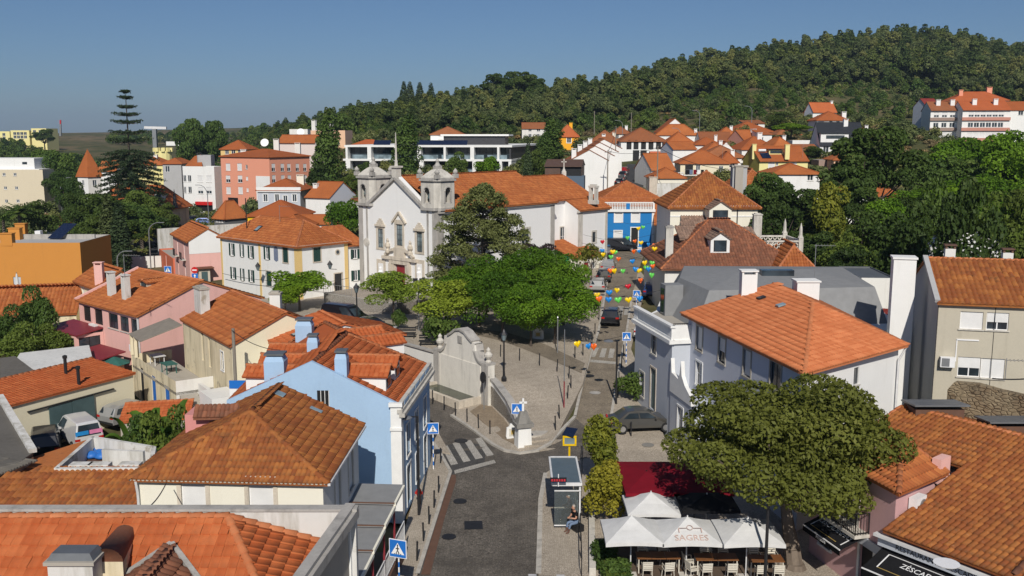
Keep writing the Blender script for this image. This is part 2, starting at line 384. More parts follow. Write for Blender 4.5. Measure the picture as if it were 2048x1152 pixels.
reg('skin',flat,(.55,.30,.20),.6);reg('cloth_black',flat,(.012,.012,.014),.85,.1);reg('denim',flat,(.16,.22,.33),.85,.1);reg('hair_grey',flat,(.40,.37,.33),.8);reg('cloth_check',flat,(.35,.2,.19),.85,.1);reg('shoe',flat,(.14,.07,.05),.7)
for nm,c in dict(heart_yellow=(.85,.58,.0),heart_blue=(.01,.22,.62),heart_orange=(.80,.13,.01),heart_green=(.13,.60,.09),heart_red=(.55,.01,.025)).items():reg(nm,flat,c,.3,.5,0,.02)
for nm,c in dict(paint_black=(.012,.013,.018),paint_silver=(.38,.38,.37),paint_white=(.78,.78,.78),paint_grey=(.085,.082,.075),paint_blue=(.02,.05,.17),paint_red=(.35,.015,.015)).items():reg(nm,carpaint,c)
reg('lamp_red',flat,(.45,.015,.01),.25);reg('lamp_clear',flat,(.6,.6,.6),.15);reg('alloy',flat,(.5,.5,.5),.35,.5,.7);reg('van_blue',flat,(.02,.25,.62),.4);reg('van_pink',flat,(.75,.25,.45),.4);reg('plate',flat,(.75,.75,.72),.5)
# ---------------------------------------------------------------- roofs
PROF={'S':([0,.22,.5,.78,1.0],[0,.05,.075,.05,0]),'M':([0,.07,.2,.27,1.0],[.004,.034,.034,.006,.004]),'C':([0,.25,.5,.75,1.0],[0,.06,.085,.06,0])}
def plane_axes(poly):
 P=[Vector(p) for p in poly];e=(P[1]-P[0]).normalized()
 n=Vector((0,0,0))
 for i in range(len(P)):n+=P[i].cross(P[(i+1)%len(P)])
 n.normalize()
 if n.z<0:n=-n
 s=n.cross(e).normalized()
 if s.z<0:s=-s
 return P[0],e,s,n
def inside2(px,py,poly):
 r=np.zeros(px.shape,bool);j=len(poly)-1
 for i in range(len(poly)):
  xi,yi=poly[i];xj,yj=poly[j]
  c=((yi>py)!=(yj>py))&(px<(xj-xi)*(py-yi)/(yj-yi+1e-12)+xi)
  r^=c;j=i
 return r
def tile_template(w,l,prof):
 us,hs=PROF[prof];us=np.array(us)*w-w/2;hs=np.array(hs)*(w/.26)
 V=[]
 for(y,dz) in((-l*.5-.03,.05),(l*.5,.0)):
  for a,h in zip(us,hs):V.append((a,y,h+dz))
 for a,h in zip(us,hs):V.append((a,-l*.5-.03,max(h*.35-.02,-.03)))
 n=len(us);F=[]
 for i in range(n-1):
  F.append((i,i+1,n+i+1,n+i));F.append((2*n+i,2*n+i+1,i+1,i))
 return np.array(V),np.array(F)
TILE_ME={}
def tile_plane(parent,poly,mat,w=.26,l=.40,prof='S',single=0,cut=()):
 P0,e,s,n=plane_axes(poly)
 p2=[((Vector(p)-P0).dot(e),(Vector(p)-P0).dot(s)) for p in poly]
 a0=min(p[0] for p in p2);a1=max(p[0] for p in p2);b1=max(p[1] for p in p2)
 nc=max(1,int(round((a1-a0)/w)));nr=max(1,int(math.ceil(b1/l)))
 A,B=np.meshgrid(a0+(np.arange(nc)+.5)*(a1-a0)/nc,(np.arange(nr)+.5)*l)
 A=A.ravel();B=B.ravel();ok=inside2(A,np.minimum(B,b1-.01) if len(poly)==4 else B,p2)
 for(ca,cb,ra,rb) in cut:ok&=~((np.abs(A-ca)<ra)&(np.abs(B-cb)<rb))
 A=A[ok];B=B[ok];m=len(A)
 if m==0:return
 T,F=tile_template((a1-a0)/nc*.99,l,prof)
 C=np.array(P0)+A[:,None]*np.array(e)+B[:,None]*np.array(s)
 order=np.argsort(np.linalg.norm(C-np.array([0,0,20.]),axis=1));k=min(single,m)
 if k:
  me=npmesh('roof_tile',T,F,mat)
  for i in order[:k]:
   o=bpy.data.objects.new('roof_tile',me);COL.objects.link(o);o.parent=parent
   j=Matrix.Rotation(random.gauss(0,.012),3,'Z')
   m3=Matrix((e,s,n)).transposed()@j
   o.matrix_local=Matrix.Translation(Vector(C[i])+n*random.uniform(0,.008)-WL.get(parent.name,Vector((0,0,0))))@m3.to_4x4()
 rest=order[k:]
 if len(rest):
  C=C[rest]+np.array(n)*NR.uniform(0,.012,(len(rest),1));q=len(rest)
  TT=np.repeat(T[None],q,0);tl=NR.normal(0,.02,(q,1));TT[:,:,2]+=tl*TT[:,:,1];TT[:,:,0]+=NR.normal(0,.006,(q,1))
  W3=TT[:,:,:1]*np.array(e)+TT[:,:,1:2]*np.array(s)+TT[:,:,2:]*np.array(n)+C[:,None,:]
  FF=F[None]+(np.arange(q)*len(T))[:,None,None]
  o=nobj('roof_tiling',W3.reshape(-1,3),FF.reshape(-1,F.shape[1]),mat,parent,rnd=np.repeat(NR.uniform(0,1,q),len(T)))
  o['kind']='stuff'
def caps(parent,P,Q,mat='tile_cap',r=.13,l=.42,single=False):
 P=Vector(P);Q=Vector(Q);d=Q-P;L=d.length;m=max(1,int(round(L/l)));d.normalize()
 x=d.cross(Vector((0,0,1)));x=x.normalized() if x.length>1e-3 else Vector((1,0,0));y=x.cross(d)
 me=None;V=[];F=[];rn=[]
 for i in range(m):
  a=P+d*(L*i/m);b=P+d*(L*(i+1)/m+.03)
  base=len(V);k=6;rv=random.random()
  for p,rr,up in((a,r*.9,-.015),(b,r*1.08,.02)):
   for j in range(k):
    t=math.pi*j/(k-1);V.append(p+x*math.cos(t)*rr+y*(math.sin(t)*rr*.8+up));rn.append(rv)
  for j in range(k-1):F.append((base+j,base+j+1,base+k+j+1,base+k+j))
  F2=tuple(base+k+j for j in range(k))
  for j in range(1,k-1):F.append((base+k,base+k+j,base+k+j+1,base+k+j+1))
 F=[f if f[2]!=f[3] else f[:3] for f in F]
 q=[f for f in F if len(f)==4];t3=[f for f in F if len(f)==3]
 o=nobj('ridge_tiling',[tuple(v) for v in V],[np.array(q),np.array(t3)],mat,parent,rnd=rn);o['kind']='stuff';return o
def roof(root,planes,mat,edges=(),lod='mid',tile_w=.26,tile_l=.40,prof='S',single=0,th=.12,soffit=None,cap=None,cuts=None):
 mb=MB()
 for pl in planes:
  if lod=='far':mb.slab(pl,th)
  else:mb.slab([(p[0],p[1],p[2]-.01) for p in pl],th)
 o=mb.build('roof',mat,root)
 if lod!='far':
  for i,pl in enumerate(planes):
   tile_plane(o,pl,mat,tile_w,tile_l,prof,single if not hasattr(single,'__len__') else single[i],(cuts or{}).get(i,()))
 if edges:
  if lod=='far':
   m2=MB()
   for a,b in edges:m2.bar((a[0],a[1],a[2]+.02),(b[0],b[1],b[2]+.02),.3,.16,6)
   m2.build('ridge_cap',cap or mat,o)
  else:
   for a,b in edges:caps(o,a,b,cap or 'tile_cap')
 return o
def rect_roof(c,ze,rise,kind,ov=.35,inset=None):
 """c: four footprint corners (front-left, front-right, back-right, back-left)"""
 c=[Vector((p[0],p[1],ze)) for p in c];d=(c[1]-c[0]);W_=d.length;d.normalize();q=(c[3]-c[0]);D_=q.length;q.normalize()
 slope=rise/(D_/2 if kind in('gx','hip') and(kind=='gx' or W_>=D_) else W_/2) if kind!='mono' else rise/D_
 dz=-ov*slope
 if kind=='hip':
  E=[c[0]-d*ov-q*ov,c[1]+d*ov-q*ov,c[2]+d*ov+q*ov,c[3]-d*ov+q*ov]
  E=[Vector((p.x,p.y,ze+dz)) for p in E]
  if W_>=D_:
   i_=inset if inset is not None else D_/2
   r0=c[0]+q*D_/2+d*i_;r1=c[1]+q*D_/2-d*i_
   r0.z=r1.z=ze+rise
   pl=[[E[0],E[1],r1,r0],[E[2],E[3],r0,r1],[E[1],E[2],r1],[E[3],E[0],r0]]
   ed=[(r0,r1),(E[0],r0),(E[3],r0),(E[1],r1),(E[2],r1)]
  else:
   i_=inset if inset is not None else W_/2
   r0=c[0]+d*W_/2+q*i_;r1=c[3]+d*W_/2-q*i_;r0.z=r1.z=ze+rise
   pl=[[E[1],E[2],r1,r0],[E[3],E[0],r0,r1],[E[0],E[1],r0],[E[2],E[3],r1]]
   ed=[(r0,r1),(E[0],r0),(E[1],r0),(E[3],r1),(E[2],r1)]
  if(r1-r0).length<.3:ed=ed[1:]
  return pl,ed,{}
 if kind=='gx':
  e2=.12
  a,b=c[0]-d*e2-q*ov,c[1]+d*e2-q*ov;g,h=c[2]+d*e2+q*ov,c[3]-d*e2+q*ov
  for p in(a,b,g,h):p.z=ze+dz
  r0=c[0]+q*D_/2-d*e2;r1=c[1]+q*D_/2+d*e2;r0.z=r1.z=ze+rise
  return[[a,b,r1,r0],[g,h,r0,r1]],[(r0,r1)],{1:[(D_/2,ze+rise)],3:[(D_/2,ze+rise)]}
 if kind=='gy':
  e2=.12
  a,b=c[3]-d*ov+q*e2,c[0]-d*ov-q*e2;g,h=c[1]+d*ov-q*e2,c[2]+d*ov+q*e2
  for p in(a,b,g,h):p.z=ze+dz
  r0=c[0]+d*W_/2-q*e2;r1=c[3]+d*W_/2+q*e2;r0.z=r1.z=ze+rise
  return[[a,b,r0,r1],[g,h,r1,r0]],[(r0,r1)],{0:[(W_/2,ze+rise)],2:[(W_/2,ze+rise)]}
 if kind=='mono':
  a,b=c[0]-d*.1-q*ov,c[1]+d*.1-q*ov;g,h=c[2]+d*.1+q*.1,c[3]-d*.1+q*.1
  a.z=b.z=ze+dz;g.z=h.z=ze+rise+.1*slope
  return[[a,b,g,h]],[(h,g)],{1:[(D_,ze+rise)],3:[(0,ze+rise)],2:[(0,ze+rise),(W_,ze+rise)]}
 return[],[],{}
 # ---------------------------------------------------------------- walls with real openings
class Face:
 """a vertical wall plane from A to B (left to right seen from outside)"""
 def __init__(s,A,B):
  s.A=Vector((A[0],A[1],0));s.d=(Vector((B[0],B[1],0))-s.A);s.L=s.d.length;s.d.normalize();s.n=Vector((s.d.y,-s.d.x,0))
 def p(s,u,dep,z):q=s.A+s.d*u-s.n*dep;return(q.x,q.y,z)
 def px(s,x,y):
  r=ray(x,y);o=Vector((0,0,CAM_Z));t=(s.A-o).dot(s.n)/r.dot(s.n);q=o+r*t
  return(q-s.A).dot(s.d),q.z
 def ob(s,mb,u0,u1,d0,d1,z0,z1):
  P=[s.p(u0,d0,z0),s.p(u1,d0,z0),s.p(u1,d1,z0),s.p(u0,d1,z0),s.p(u0,d0,z1),s.p(u1,d0,z1),s.p(u1,d1,z1),s.p(u0,d1,z1)]
  mb.add(P,[(3,2,1,0),(4,5,6,7),(0,1,5,4),(1,2,6,5),(2,3,7,6),(3,0,4,7)])
def wall(root,F,z0,z1,mat,ops=(),top=None,rev=.16,name='wall',revmat=None):
 us=sorted({0,F.L}|{x for o in ops for x in(o[0],o[1])});zs=sorted({z0,z1}|{x for o in ops for x in(o[2],o[3])})
 us=[u for u in us if-1e-6<=u<=F.L+1e-6];zs=[z for z in zs if z0-1e-6<=z<=z1+1e-6]
 mb=MB()
 for i in range(len(us)-1):
  for j in range(len(zs)-1):
   um=(us[i]+us[i+1])/2;zm=(zs[j]+zs[j+1])/2
   if any(o[0]<um<o[1] and o[2]<zm<o[3] for o in ops):continue
   mb.poly([F.p(us[i],0,zs[j]),F.p(us[i+1],0,zs[j]),F.p(us[i+1],0,zs[j+1]),F.p(us[i],0,zs[j+1])])
 for o in ops:
  a,b,c,d=o[:4];q=[(a,c),(b,c),(b,d),(a,d)]
  for k in range(4):
   (ua,za),(ub,zb)=q[k],q[(k+1)%4]
   mb.poly([F.p(ua,0,za),F.p(ua,rev,za),F.p(ub,rev,zb),F.p(ub,0,zb)])
 if top:
  mb.poly([F.p(0,0,z1),F.p(F.L,0,z1)]+[F.p(u,0,z) for u,z in reversed(top)])
 return mb.build(name,mat,root)
def window(root,F,u0,u1,z0,z1,kind='win',trim=None,sill=True,lod=0,fmat='pvc',smat='shutter_green',dmat='door_dark',trimw=.13):
 w=u1-u0;h=z1-z0;mb=MB();fr=.055 if lod==0 else .08
 isdoor=kind in('door','garage','dark')
 nm={'door':'door','garage':'garage_door','dark':'opening'}.get(kind,'window')
 D0,D1=.07,.12
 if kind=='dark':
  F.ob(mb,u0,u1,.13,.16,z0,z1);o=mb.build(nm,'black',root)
 elif isdoor:
  F.ob(mb,u0+.02,u1-.02,D0,D1,z0,z1-.02);o=mb.build(nm,dmat,root)
  if lod==0 and w<2:
   m2=MB()
   for k in(0,1):
    F.ob(m2,u0+.12+k*(w-.06)/2,u0+.12+k*(w-.06)/2+w/2-.2,D0-.025,D0-.002,z0+.2,z1-.25)
   m2.build('door_leaf',dmat,o)
 else:
  for a,b,c,d in((u0,u1,z0,z0+fr),(u0,u1,z1-fr,z1),(u0,u0+fr,z0+fr,z1-fr),(u1-fr,u1,z0+fr,z1-fr)):F.ob(mb,a,b,D0,D1,c,d)
  if kind in('win','shut','half','grid'):
   um=(u0+u1)/2;F.ob(mb,um-fr*.6,um+fr*.6,D0+.005,D1-.002,z0+fr,z1-fr)
  if kind=='grid' or(kind in('win','shut') and lod==0 and h>1.2):
   nn=4 if kind=='grid' else 2
   for k in range(1,nn):F.ob(mb,u0+fr,u1-fr,D0+.012,D1-.006,z0+h*k/nn-.018,z0+h*k/nn+.018)
  o=mb.build(nm,fmat,root)
  m2=MB()
  if kind=='blind':
   F.ob(m2,u0+fr,u1-fr,D0+.01,D1,z0+.04,z1-fr);m2.build('blind','blind',o)
  elif kind=='shutc':
   for k in(0,1):F.ob(m2,u0+.02+k*w/2,u0+w/2-.02+k*w/2,.02,D0-.01,z0+.02,z1-.02)
   m2.build('shutter',smat,o)
  else:
   F.ob(m2,u0+.02,u1-.02,D1-.03,D1+.01,z0+.02,z1-.02);m2.build('pane','glass_pale' if kind=='grid' else 'glass',o)
   if kind=='half':
    m3=MB();F.ob(m3,u0+fr,u1-fr,D0-.02,D0-.004,z0+h*.45,z1-fr);m3.build('blind','blind',o)
   if kind=='shut':
    for k in(0,1):
     m3=MB();a=u0-w*.5 if k==0 else u1+.015
     F.ob(m3,a,a+w*.5-.015,-.05,-.012,z0-.02,z1+.02)
     if lod==0:
      for q in range(1,9):F.ob(m3,a+.05,a+w*.5-.065,-.062,-.05,z0+h*q/9-.03,z0+h*q/9+.02)
     m3.build('shutter',smat,o)
 if trim:
  m4=MB();t=trimw
  F.ob(m4,u0-t,u0,-.035,.05,z0,z1);F.ob(m4,u1,u1+t,-.035,.05,z0,z1);F.ob(m4,u0-t,u1+t,-.045,.05,z1,z1+t)
  if not isdoor:F.ob(m4,u0-t,u1+t,-.07,.05,z0-t*.8,z0)
  m4.build('surround',trim,o)
 elif sill and not isdoor:
  m4=MB();F.ob(m4,u0-.08,u1+.08,-.08,.06,z0-.07,z0-.002);m4.build('sill','stone',o)
 return o
def facade(root,A,B,z0,z1,mat,wins=(),top=None,trim=None,lod=0,**kw):
 """wins: dicts or tuples ('px', x, y, w, h, kind) / ('u', u, z, w, h, kind); x,y or u,z = centre"""
 F=Face(A,B);ops=[];todo=[]
 for wd in wins:
  m,x,y,w,h,kind=wd[:6];o=wd[6] if len(wd)>6 else{}
  if m=='px':u,z=F.px(x,y)
  elif m=='f':u,z=x*F.L,y
  else:u,z=x,y
  u0,u1,a,b=u-w/2,u+w/2,z-h/2,z+h/2
  if o.get('ground'):a=z0+o['ground']
  if u0<.03 or u1>F.L-.03 or a<=z0 or b>=z1-.02:
   u0=max(u0,.04);u1=min(u1,F.L-.04);b=min(b,z1-.03);a=max(a,z0+.02)
   if u1-u0<.25 or b-a<.25:continue
  if any(not(u1<=p[0] or u0>=p[1] or b<=p[2] or a>=p[3]) for p in ops):continue
  ops.append((u0,u1,a,b));todo.append((u0,u1,a,b,kind,o))
 w_=wall(root,F,z0,z1,mat,ops,top)
 for u0,u1,a,b,kind,o in todo:
  k2=dict(trim=trim,lod=lod);k2.update(kw);k2.update({k:v for k,v in o.items() if k!='ground'})
  window(root,F,u0,u1,a,b,kind,**k2)
 return F
def row(n,z,w,h,kind,m0=.12,m1=.88,skip=(),**o):
 return[('f',m0+(m1-m0)*(i+.5)/n,z,w,h,kind,o) for i in range(n) if i not in skip]
def chimney(root,x,y,z0,z1,w=.8,d=.6,mat='white',rz=0,cap='slab',capmat=None):
 mb=MB();mb.box((x,y,(z0+z1)/2),(w,d,z1-z0),rz)
 o=mb.build('chimney',mat,root);c=MB()
 if cap=='slab':
  for sx in(-1,1):
   q=Matrix.Rotation(rz,3,'Z')@Vector((sx*(w/2-.06),0,0));c.box((x+q.x,y+q.y,z1+.1),(.12,d,.2),rz)
  c.box((x,y,z1+.24),(w+.14,d+.14,.08),rz)
 elif cap=='hood':c.box((x,y,z1+.06),(w+.12,d+.12,.12),rz);c.box((x,y,z1+.16),(w*.75,d*.75,.12),rz)
 else:c.box((x,y,z1+.05),(w+.16,d+.16,.1),rz)
 c.build('chimney_cap',capmat or mat,o);return o
def railing(root,pts,h=.95,step=.13,mat='metal_dark',name='railing',r=.02,closed_low=.08):
 mb=MB()
 for a,b in zip(pts[:-1],pts[1:]):
  a=Vector(a);b=Vector(b);up=Vector((0,0,h));mb.bar(a+up,b+up,r*2.2);mb.bar(a+Vector((0,0,closed_low)),b+Vector((0,0,closed_low)),r*1.6)
  m=max(1,int((b-a).length/step))
  for i in range(m+1):
   p=a.lerp(b,i/m);mb.bar(p,p+up,r*(1.8 if i in(0,m) else 1.0))
 return mb.build(name,mat,root)
HL={};FOOT=[]
def block(name,label,A=None,B=None,ze=None,R_=None,depth=None,h=None,a=None,uB=None,uD=None,uE=None,roof_='hip',rise=None,mat='white',rmat='roof_far',lod='far',wins=None,trim=None,sides=None,ov=.35,z0=None,cat='house',group=None,P=None,inset=None,wk=None,chim=(),parapet=.0,width=None,single=0,prof='S',tile_w=.26,tile_l=.40,base=None,cut_h=None,gcoping=None,th=.12,nl=None):
 """A,B: eave pixels at height ze (or h above ground); R_: ridge pixel above B -> depth and rise"""
 if P is not None:pA=Vector(P)
 elif ze is not None:pA=PZ(*A,ze)
 else:pA=PH(*A,h)
 ze=pA.z
 if B is not None and a is None:pB=PZ(*B,ze)
 else:
  dv=Vector((math.cos(R(a)),math.sin(R(a)),0));L=width if width else along(pA,dv,uB);pB=pA+dv*L
 d=(pB-pA);Wd=d.length;d.normalize();q=Vector((-d.y,d.x,0))
 if R_ is not None:
  L=along_z(pB,q,R_[0],R_[1]);depth=2*L[0];rise=L[1]-ze if rise is None else rise
 elif uD is not None:
  depth=abs(along(pA,q,uD))
 if uE is not None:depth=abs(along(pB,q,uE))
 if rise is None:rise=min(Wd,depth)/2*.48
 c=[pA,pB,pB+q*depth,pA+q*depth]
 if z0 is None:z0=min(G(p.x,p.y) for p in c)-.6
 root=thing(name,label,cat,((c[0].x+c[2].x)/2,(c[0].y+c[2].y)/2,z0+.6),group)
 ld=0 if(pA.y<150) else 1
 wins=wins or{};pl,ed,tops=([],[],{}) if roof_=='flat' else rect_roof(c,ze,rise,roof_,ov,inset)
 sm_=sides or{}
 for i in range(4):
  p,r_=c[i],c[(i+1)%4]
  tp=tops.get(i)
  zt=ze+(parapet if roof_=='flat' else 0)
  facade(root,p,r_,z0,zt,sm_.get(i,mat),wins.get(i,()),tp,trim,ld,**(wk or{}))
 if roof_=='flat':
  cen=(c[0]+c[2])/2;mb=MB();ins=[p+(cen-p).normalized()*.25 for p in c]
  mb.poly([(p.x,p.y,ze) for p in c]).build('roof',rmat,root)
  if parapet:
   m2=MB()
   for i in range(4):
    p,r_,s1,s0=c[i],c[(i+1)%4],ins[(i+1)%4],ins[i]
    m2.add([(p.x,p.y,zt),(r_.x,r_.y,zt),(s1.x,s1.y,zt),(s0.x,s0.y,zt),(s0.x,s0.y,ze),(s1.x,s1.y,ze)],[(0,1,2,3),(3,2,5,4)])
   m2.build('parapet',gcoping or mat,root)
  ro=None
 else:ro=roof(root,pl,rmat,ed,lod,tile_w,tile_l,prof,single,th)
 for(fu,fv,cw,cdp,top,cm) in chim:
  p=pA+d*Wd*fu+q*depth*fv;chimney(root,p.x,p.y,ze-.3,ze+rise*(1-abs(2*fv-1))*.8+top,cw,cdp,cm,math.atan2(d.y,d.x))
 FOOT.append(((c[0].x+c[2].x)/2,(c[0].y+c[2].y)/2,(c[2]-c[0]).length/2))
 HL[name+str(len(HL))]=(ze-G(pA.x,pA.y),pA.y)
 return dict(root=root,c=c,ze=ze,d=d,q=q,W=Wd,D=depth,rise=rise,z0=z0,roof=ro)
def along_z(Pt,q,u,v):
 L=np.linspace(.3,60,12000);d=ray(u,v)
 X=Pt[0]+L*q[0];Y=Pt[1]+L*q[1]
 k=int(np.argmin(np.abs(X/Y-d.x/d.y)));t=Y[k]/d.y
 return float(L[k]),float(CAM_Z+d.z*t)
 # ---------------------------------------------------------------- terrain, roads, pavements
def flatmask(x,y):return sm(x,-40,-30)*(1-sm(x,34,44))*(1-sm(y,150,165))
def terrain():
 xs=np.concatenate([-np.geomspace(7000,205,40),np.arange(-200,201,3.2),np.geomspace(205,7000,40)])
 ys=np.concatenate([np.arange(-30,300,3.0),np.arange(300,640,7.0),np.geomspace(645,9000,45)])
 X,Y=np.meshgrid(xs,ys);Z=gz(X,Y)-.2*flatmask(X,Y)
 far=sm(Y,300,420);ang=X*.021+Y*.013
 Z+=far*(np.sin(ang)*1.2+np.sin(X*.05-Y*.031+1.3)*.8)*(1-sm(np.abs(X/np.maximum(Y,60)-.2),.55,.9))
 roll=sm(Y,700,1500)*(1-sm(X/np.maximum(Y,60),-.25,-.1))
 Z+=roll*(np.sin(X*.0021+1)*14+np.sin(Y*.0013+X*.0008)*12)-sm(Y,3500,9000)*25
 n,m=X.shape;idx=np.arange(n*m).reshape(n,m)
 F=np.stack([idx[:-1,:-1],idx[:-1,1:],idx[1:,1:],idx[1:,:-1]],-1).reshape(-1,4)
 o=nobj('ground',np.stack([X,Y,Z],-1).reshape(-1,3),F,'ground',smooth=True);tag(o,kind='structure');return o
terrain()
def plaza_z(x,y):
 x=np.asarray(x,float);y=np.asarray(y,float)
 zs=np.interp(y,_sy,_sz)
 up=sm(y,59,70)*np.clip(8-x,0,9)*.075*(1-sm(y,84,100))
 z1=zs+up
 w=sm(y,84,100)*sm(-x,-10,2)
 return z1*(1-w)+np.maximum(gz(x,y),1.75)*w
def sheet(name,poly,off,mat,zf=gz,step=2.0,skirt=.3,kind='structure',parent=None):
 P=[Vector((p[0],p[1])) for p in poly];ring=[]
 for i in range(len(P)):
  a,b=P[i],P[(i+1)%len(P)];k=max(1,int((b-a).length/step))
  ring+=[a.lerp(b,j/k) for j in range(k)]
 n=len(ring);x=np.array([p.x for p in ring]);y=np.array([p.y for p in ring])
 gx,gy=np.meshgrid(np.arange(x.min(),x.max(),step),np.arange(y.min(),y.max(),step));gx=gx.ravel();gy=gy.ravel()
 ok=inside2(gx,gy,list(zip(x,y)))
 d=np.min((gx[:,None]-x[None])**2+(gy[:,None]-y[None])**2,axis=1) if len(gx) else np.zeros(0);ok&=d>(step*.45)**2
 pts=ring+[Vector((a,b)) for a,b in zip(gx[ok],gy[ok])]
 vs_,es,fs,*_=delaunay_2d_cdt(pts,[(i,(i+1)%n) for i in range(n)],[list(range(n))],1,1e-4)
 V=np.array([(p.x,p.y) for p in vs_]);Z=zf(V[:,0],V[:,1])+off
 mb=MB();mb.v=[(V[i,0],V[i,1],Z[i]) for i in range(len(V))]
 fs=[tuple(f) for f in fs]
 for k,f in enumerate(fs):
  a,b,c=(V[i] for i in f[:3])
  if(b[0]-a[0])*(c[1]-a[1])-(b[1]-a[1])*(c[0]-a[0])<0:fs[k]=tuple(reversed(f))
 mb.f=fs
 if skirt:
  zr=zf(x,y)+off
  for i in range(n):
   j=(i+1)%n
   mb.add([(x[i],y[i],zr[i]),(x[j],y[j],zr[j]),(x[j],y[j],zr[j]-skirt),(x[i],y[i],zr[i]-skirt)],[(3,2,1,0)])
 o=mb.build(name,mat,parent)
 if kind and parent is None:tag(o,kind=kind)
 return o
def ribbon(name,pts,w,off,mat,zf=gz,h=.14,parent=None):
 """kerb-like strip following a line"""
 mb=MB();P=[Vector((p[0],p[1])) for p in pts];Q=[]
 for i in range(len(P)-1):
  k=max(1,int((P[i+1]-P[i]).length/1.5));Q+=[P[i].lerp(P[i+1],j/k) for j in range(k)]
 Q.append(P[-1]);L=[]
 for i,p in enumerate(Q):
  t=(Q[min(i+1,len(Q)-1)]-Q[max(i-1,0)]).normalized();nn=Vector((-t.y,t.x))*w/2
  a,b=p+nn,p-nn;z=float(zf(p.x,p.y))+off
  L.append([(a.x,a.y,z),(b.x,b.y,z),(b.x,b.y,z-h),(a.x,a.y,z-h)])
 for i in range(len(L)-1):
  mb.add(L[i]+L[i+1],[(0,4,5,1),(1,5,6,2),(3,7,4,0)])
 o=mb.build(name,mat,parent)
 if parent is None:tag(o,kind='structure')
 return o
def gp(*uv,z=None):
 return[V2(PH(u,v,0) if z is None else PZ(u,v,z)) for u,v in uv]
 # lower cobbled road: foreground square and the lane that climbs left past the blue house
ROAD=[(-3.6,22),(1.2,22)]+gp((1077,1152),(1081,1002),(1091,949),(1120,928),(1185,917),(1213,893))+gp((1150,835),(1118,868),(1100,889),(1075,903),(1040,908),(1010,903),(985,890),(945,860),(903,832))+[(-3.2,70),(-5.5,78),(-9,82),(-14,80),(-9,70.5),(-5.2,63),(-3.9,58)]+gp((878,905),(901,946),(835,1152))
sheet('road',ROAD,0.0,'road')
STREET=gp((1213,893),(1228,800),(1242,722),(1254,660),(1263,600),(1277,540),(1290,505))+[(21,133),(24,150),(27,170),(31,190),(37,215),(33,216),(27,190),(22,168),(18.6,150),(15.5,139),(12,137)]+gp((1222,520),(1215,560),(1207,610),(1197,665),(1180,715),(1166,765),(1150,835))
sheet('street',STREET,0.005,'street')
# pale mosaic pavements
sheet('pavement',[(-7.5,22),(-4.2,22)]+gp((835,1152),(901,946),(878,905))+[(-3.9,58),(-5.2,63),(-9,70.5),(-11,70),(-7.6,62),(-5.4,57)]+[(-5.5,47)],.10,'calcada')
sheet('pavement',[(1.2,22),(20,22),(20,46),(18,60)]+gp((1330,880),(1262,700),(1275,640),(1295,560))+gp((1277,540),(1263,600),(1254,660),(1242,722),(1228,800),(1213,893),(1185,917),(1120,928),(1091,949),(1081,1002),(1077,1152)),.09,'calcada')
# upper square behind the curved wall
TIP=gp((1040,905))[0]
WALLC=[PZ(1040,868,.9),PZ(1030,835,1.25),PZ(1012,798,1.75),PZ(988,766,2.15),PZ(978,757,2.3)]
PLAZA=[V2(PZ(1104,886,.3)),V2(PZ(1118,868,.4)),V2(PZ(1150,800,1.2)),V2(PZ(1166,765,1.6))]+gp((1180,715),(1197,665),(1207,610),(1215,560),(1222,520))+[(11,128),(2,122),(-8,101),(-14,108),(-19,113),(-30,104),(-22,92),(-13,83),(-8.2,77),(-2.2,72.6)]+[V2(p) for p in reversed(WALLC)]+[V2(PZ(1062,868,.7))]
sheet('square',PLAZA,.12,'calcada',plaza_z,1.4,1.6)
sheet('pavement',gp((903,832),(945,860),(985,890),(1010,903),(1040,908),(1075,903),(1100,889),(1118,868))+[V2(PZ(1100,872,.3)),V2(PZ(1062,868,.5))]+[V2(p) for p in WALLC]+[(-1.9,70.9),(-6.4,75),(-5.5,77.2),(-3.2,70)],.09,'calcada',lambda x,y:np.minimum(gz(x,y),.35))
# kerbs
ribbon('kerb',gp((903,832),(945,860),(985,890),(1010,903),(1040,908),(1075,903),(1100,889),(1118,868),(1150,835)),.22,.13,'kerb')
ribbon('kerb',gp((1150,835),(1166,765),(1180,715),(1197,665),(1207,610),(1215,560),(1222,520)),.2,.16,'kerb')
ribbon('kerb',gp((1213,893),(1228,800),(1242,722),(1254,660),(1263,600)),.2,.13,'kerb')
ribbon('kerb',gp((835,1152),(901,946),(878,905),(862,880)),.2,.13,'kerb')
ribbon('kerb',gp((1077,1152),(1081,1002),(1091,949)),.25,.115,'kerb')
GUT=gp((851,1150),(880,1040),(905,962),(904,950))
tag(ribbon('gutter',GUT,.42,.018,'rust',h=.02),kind='structure')
sheet('lane',gp((940,688),(1010,694),(1090,708),(1170,735),(1163,757),(1090,738),(1010,716),(955,702)),.135,'street',plaza_z,1.5,0)
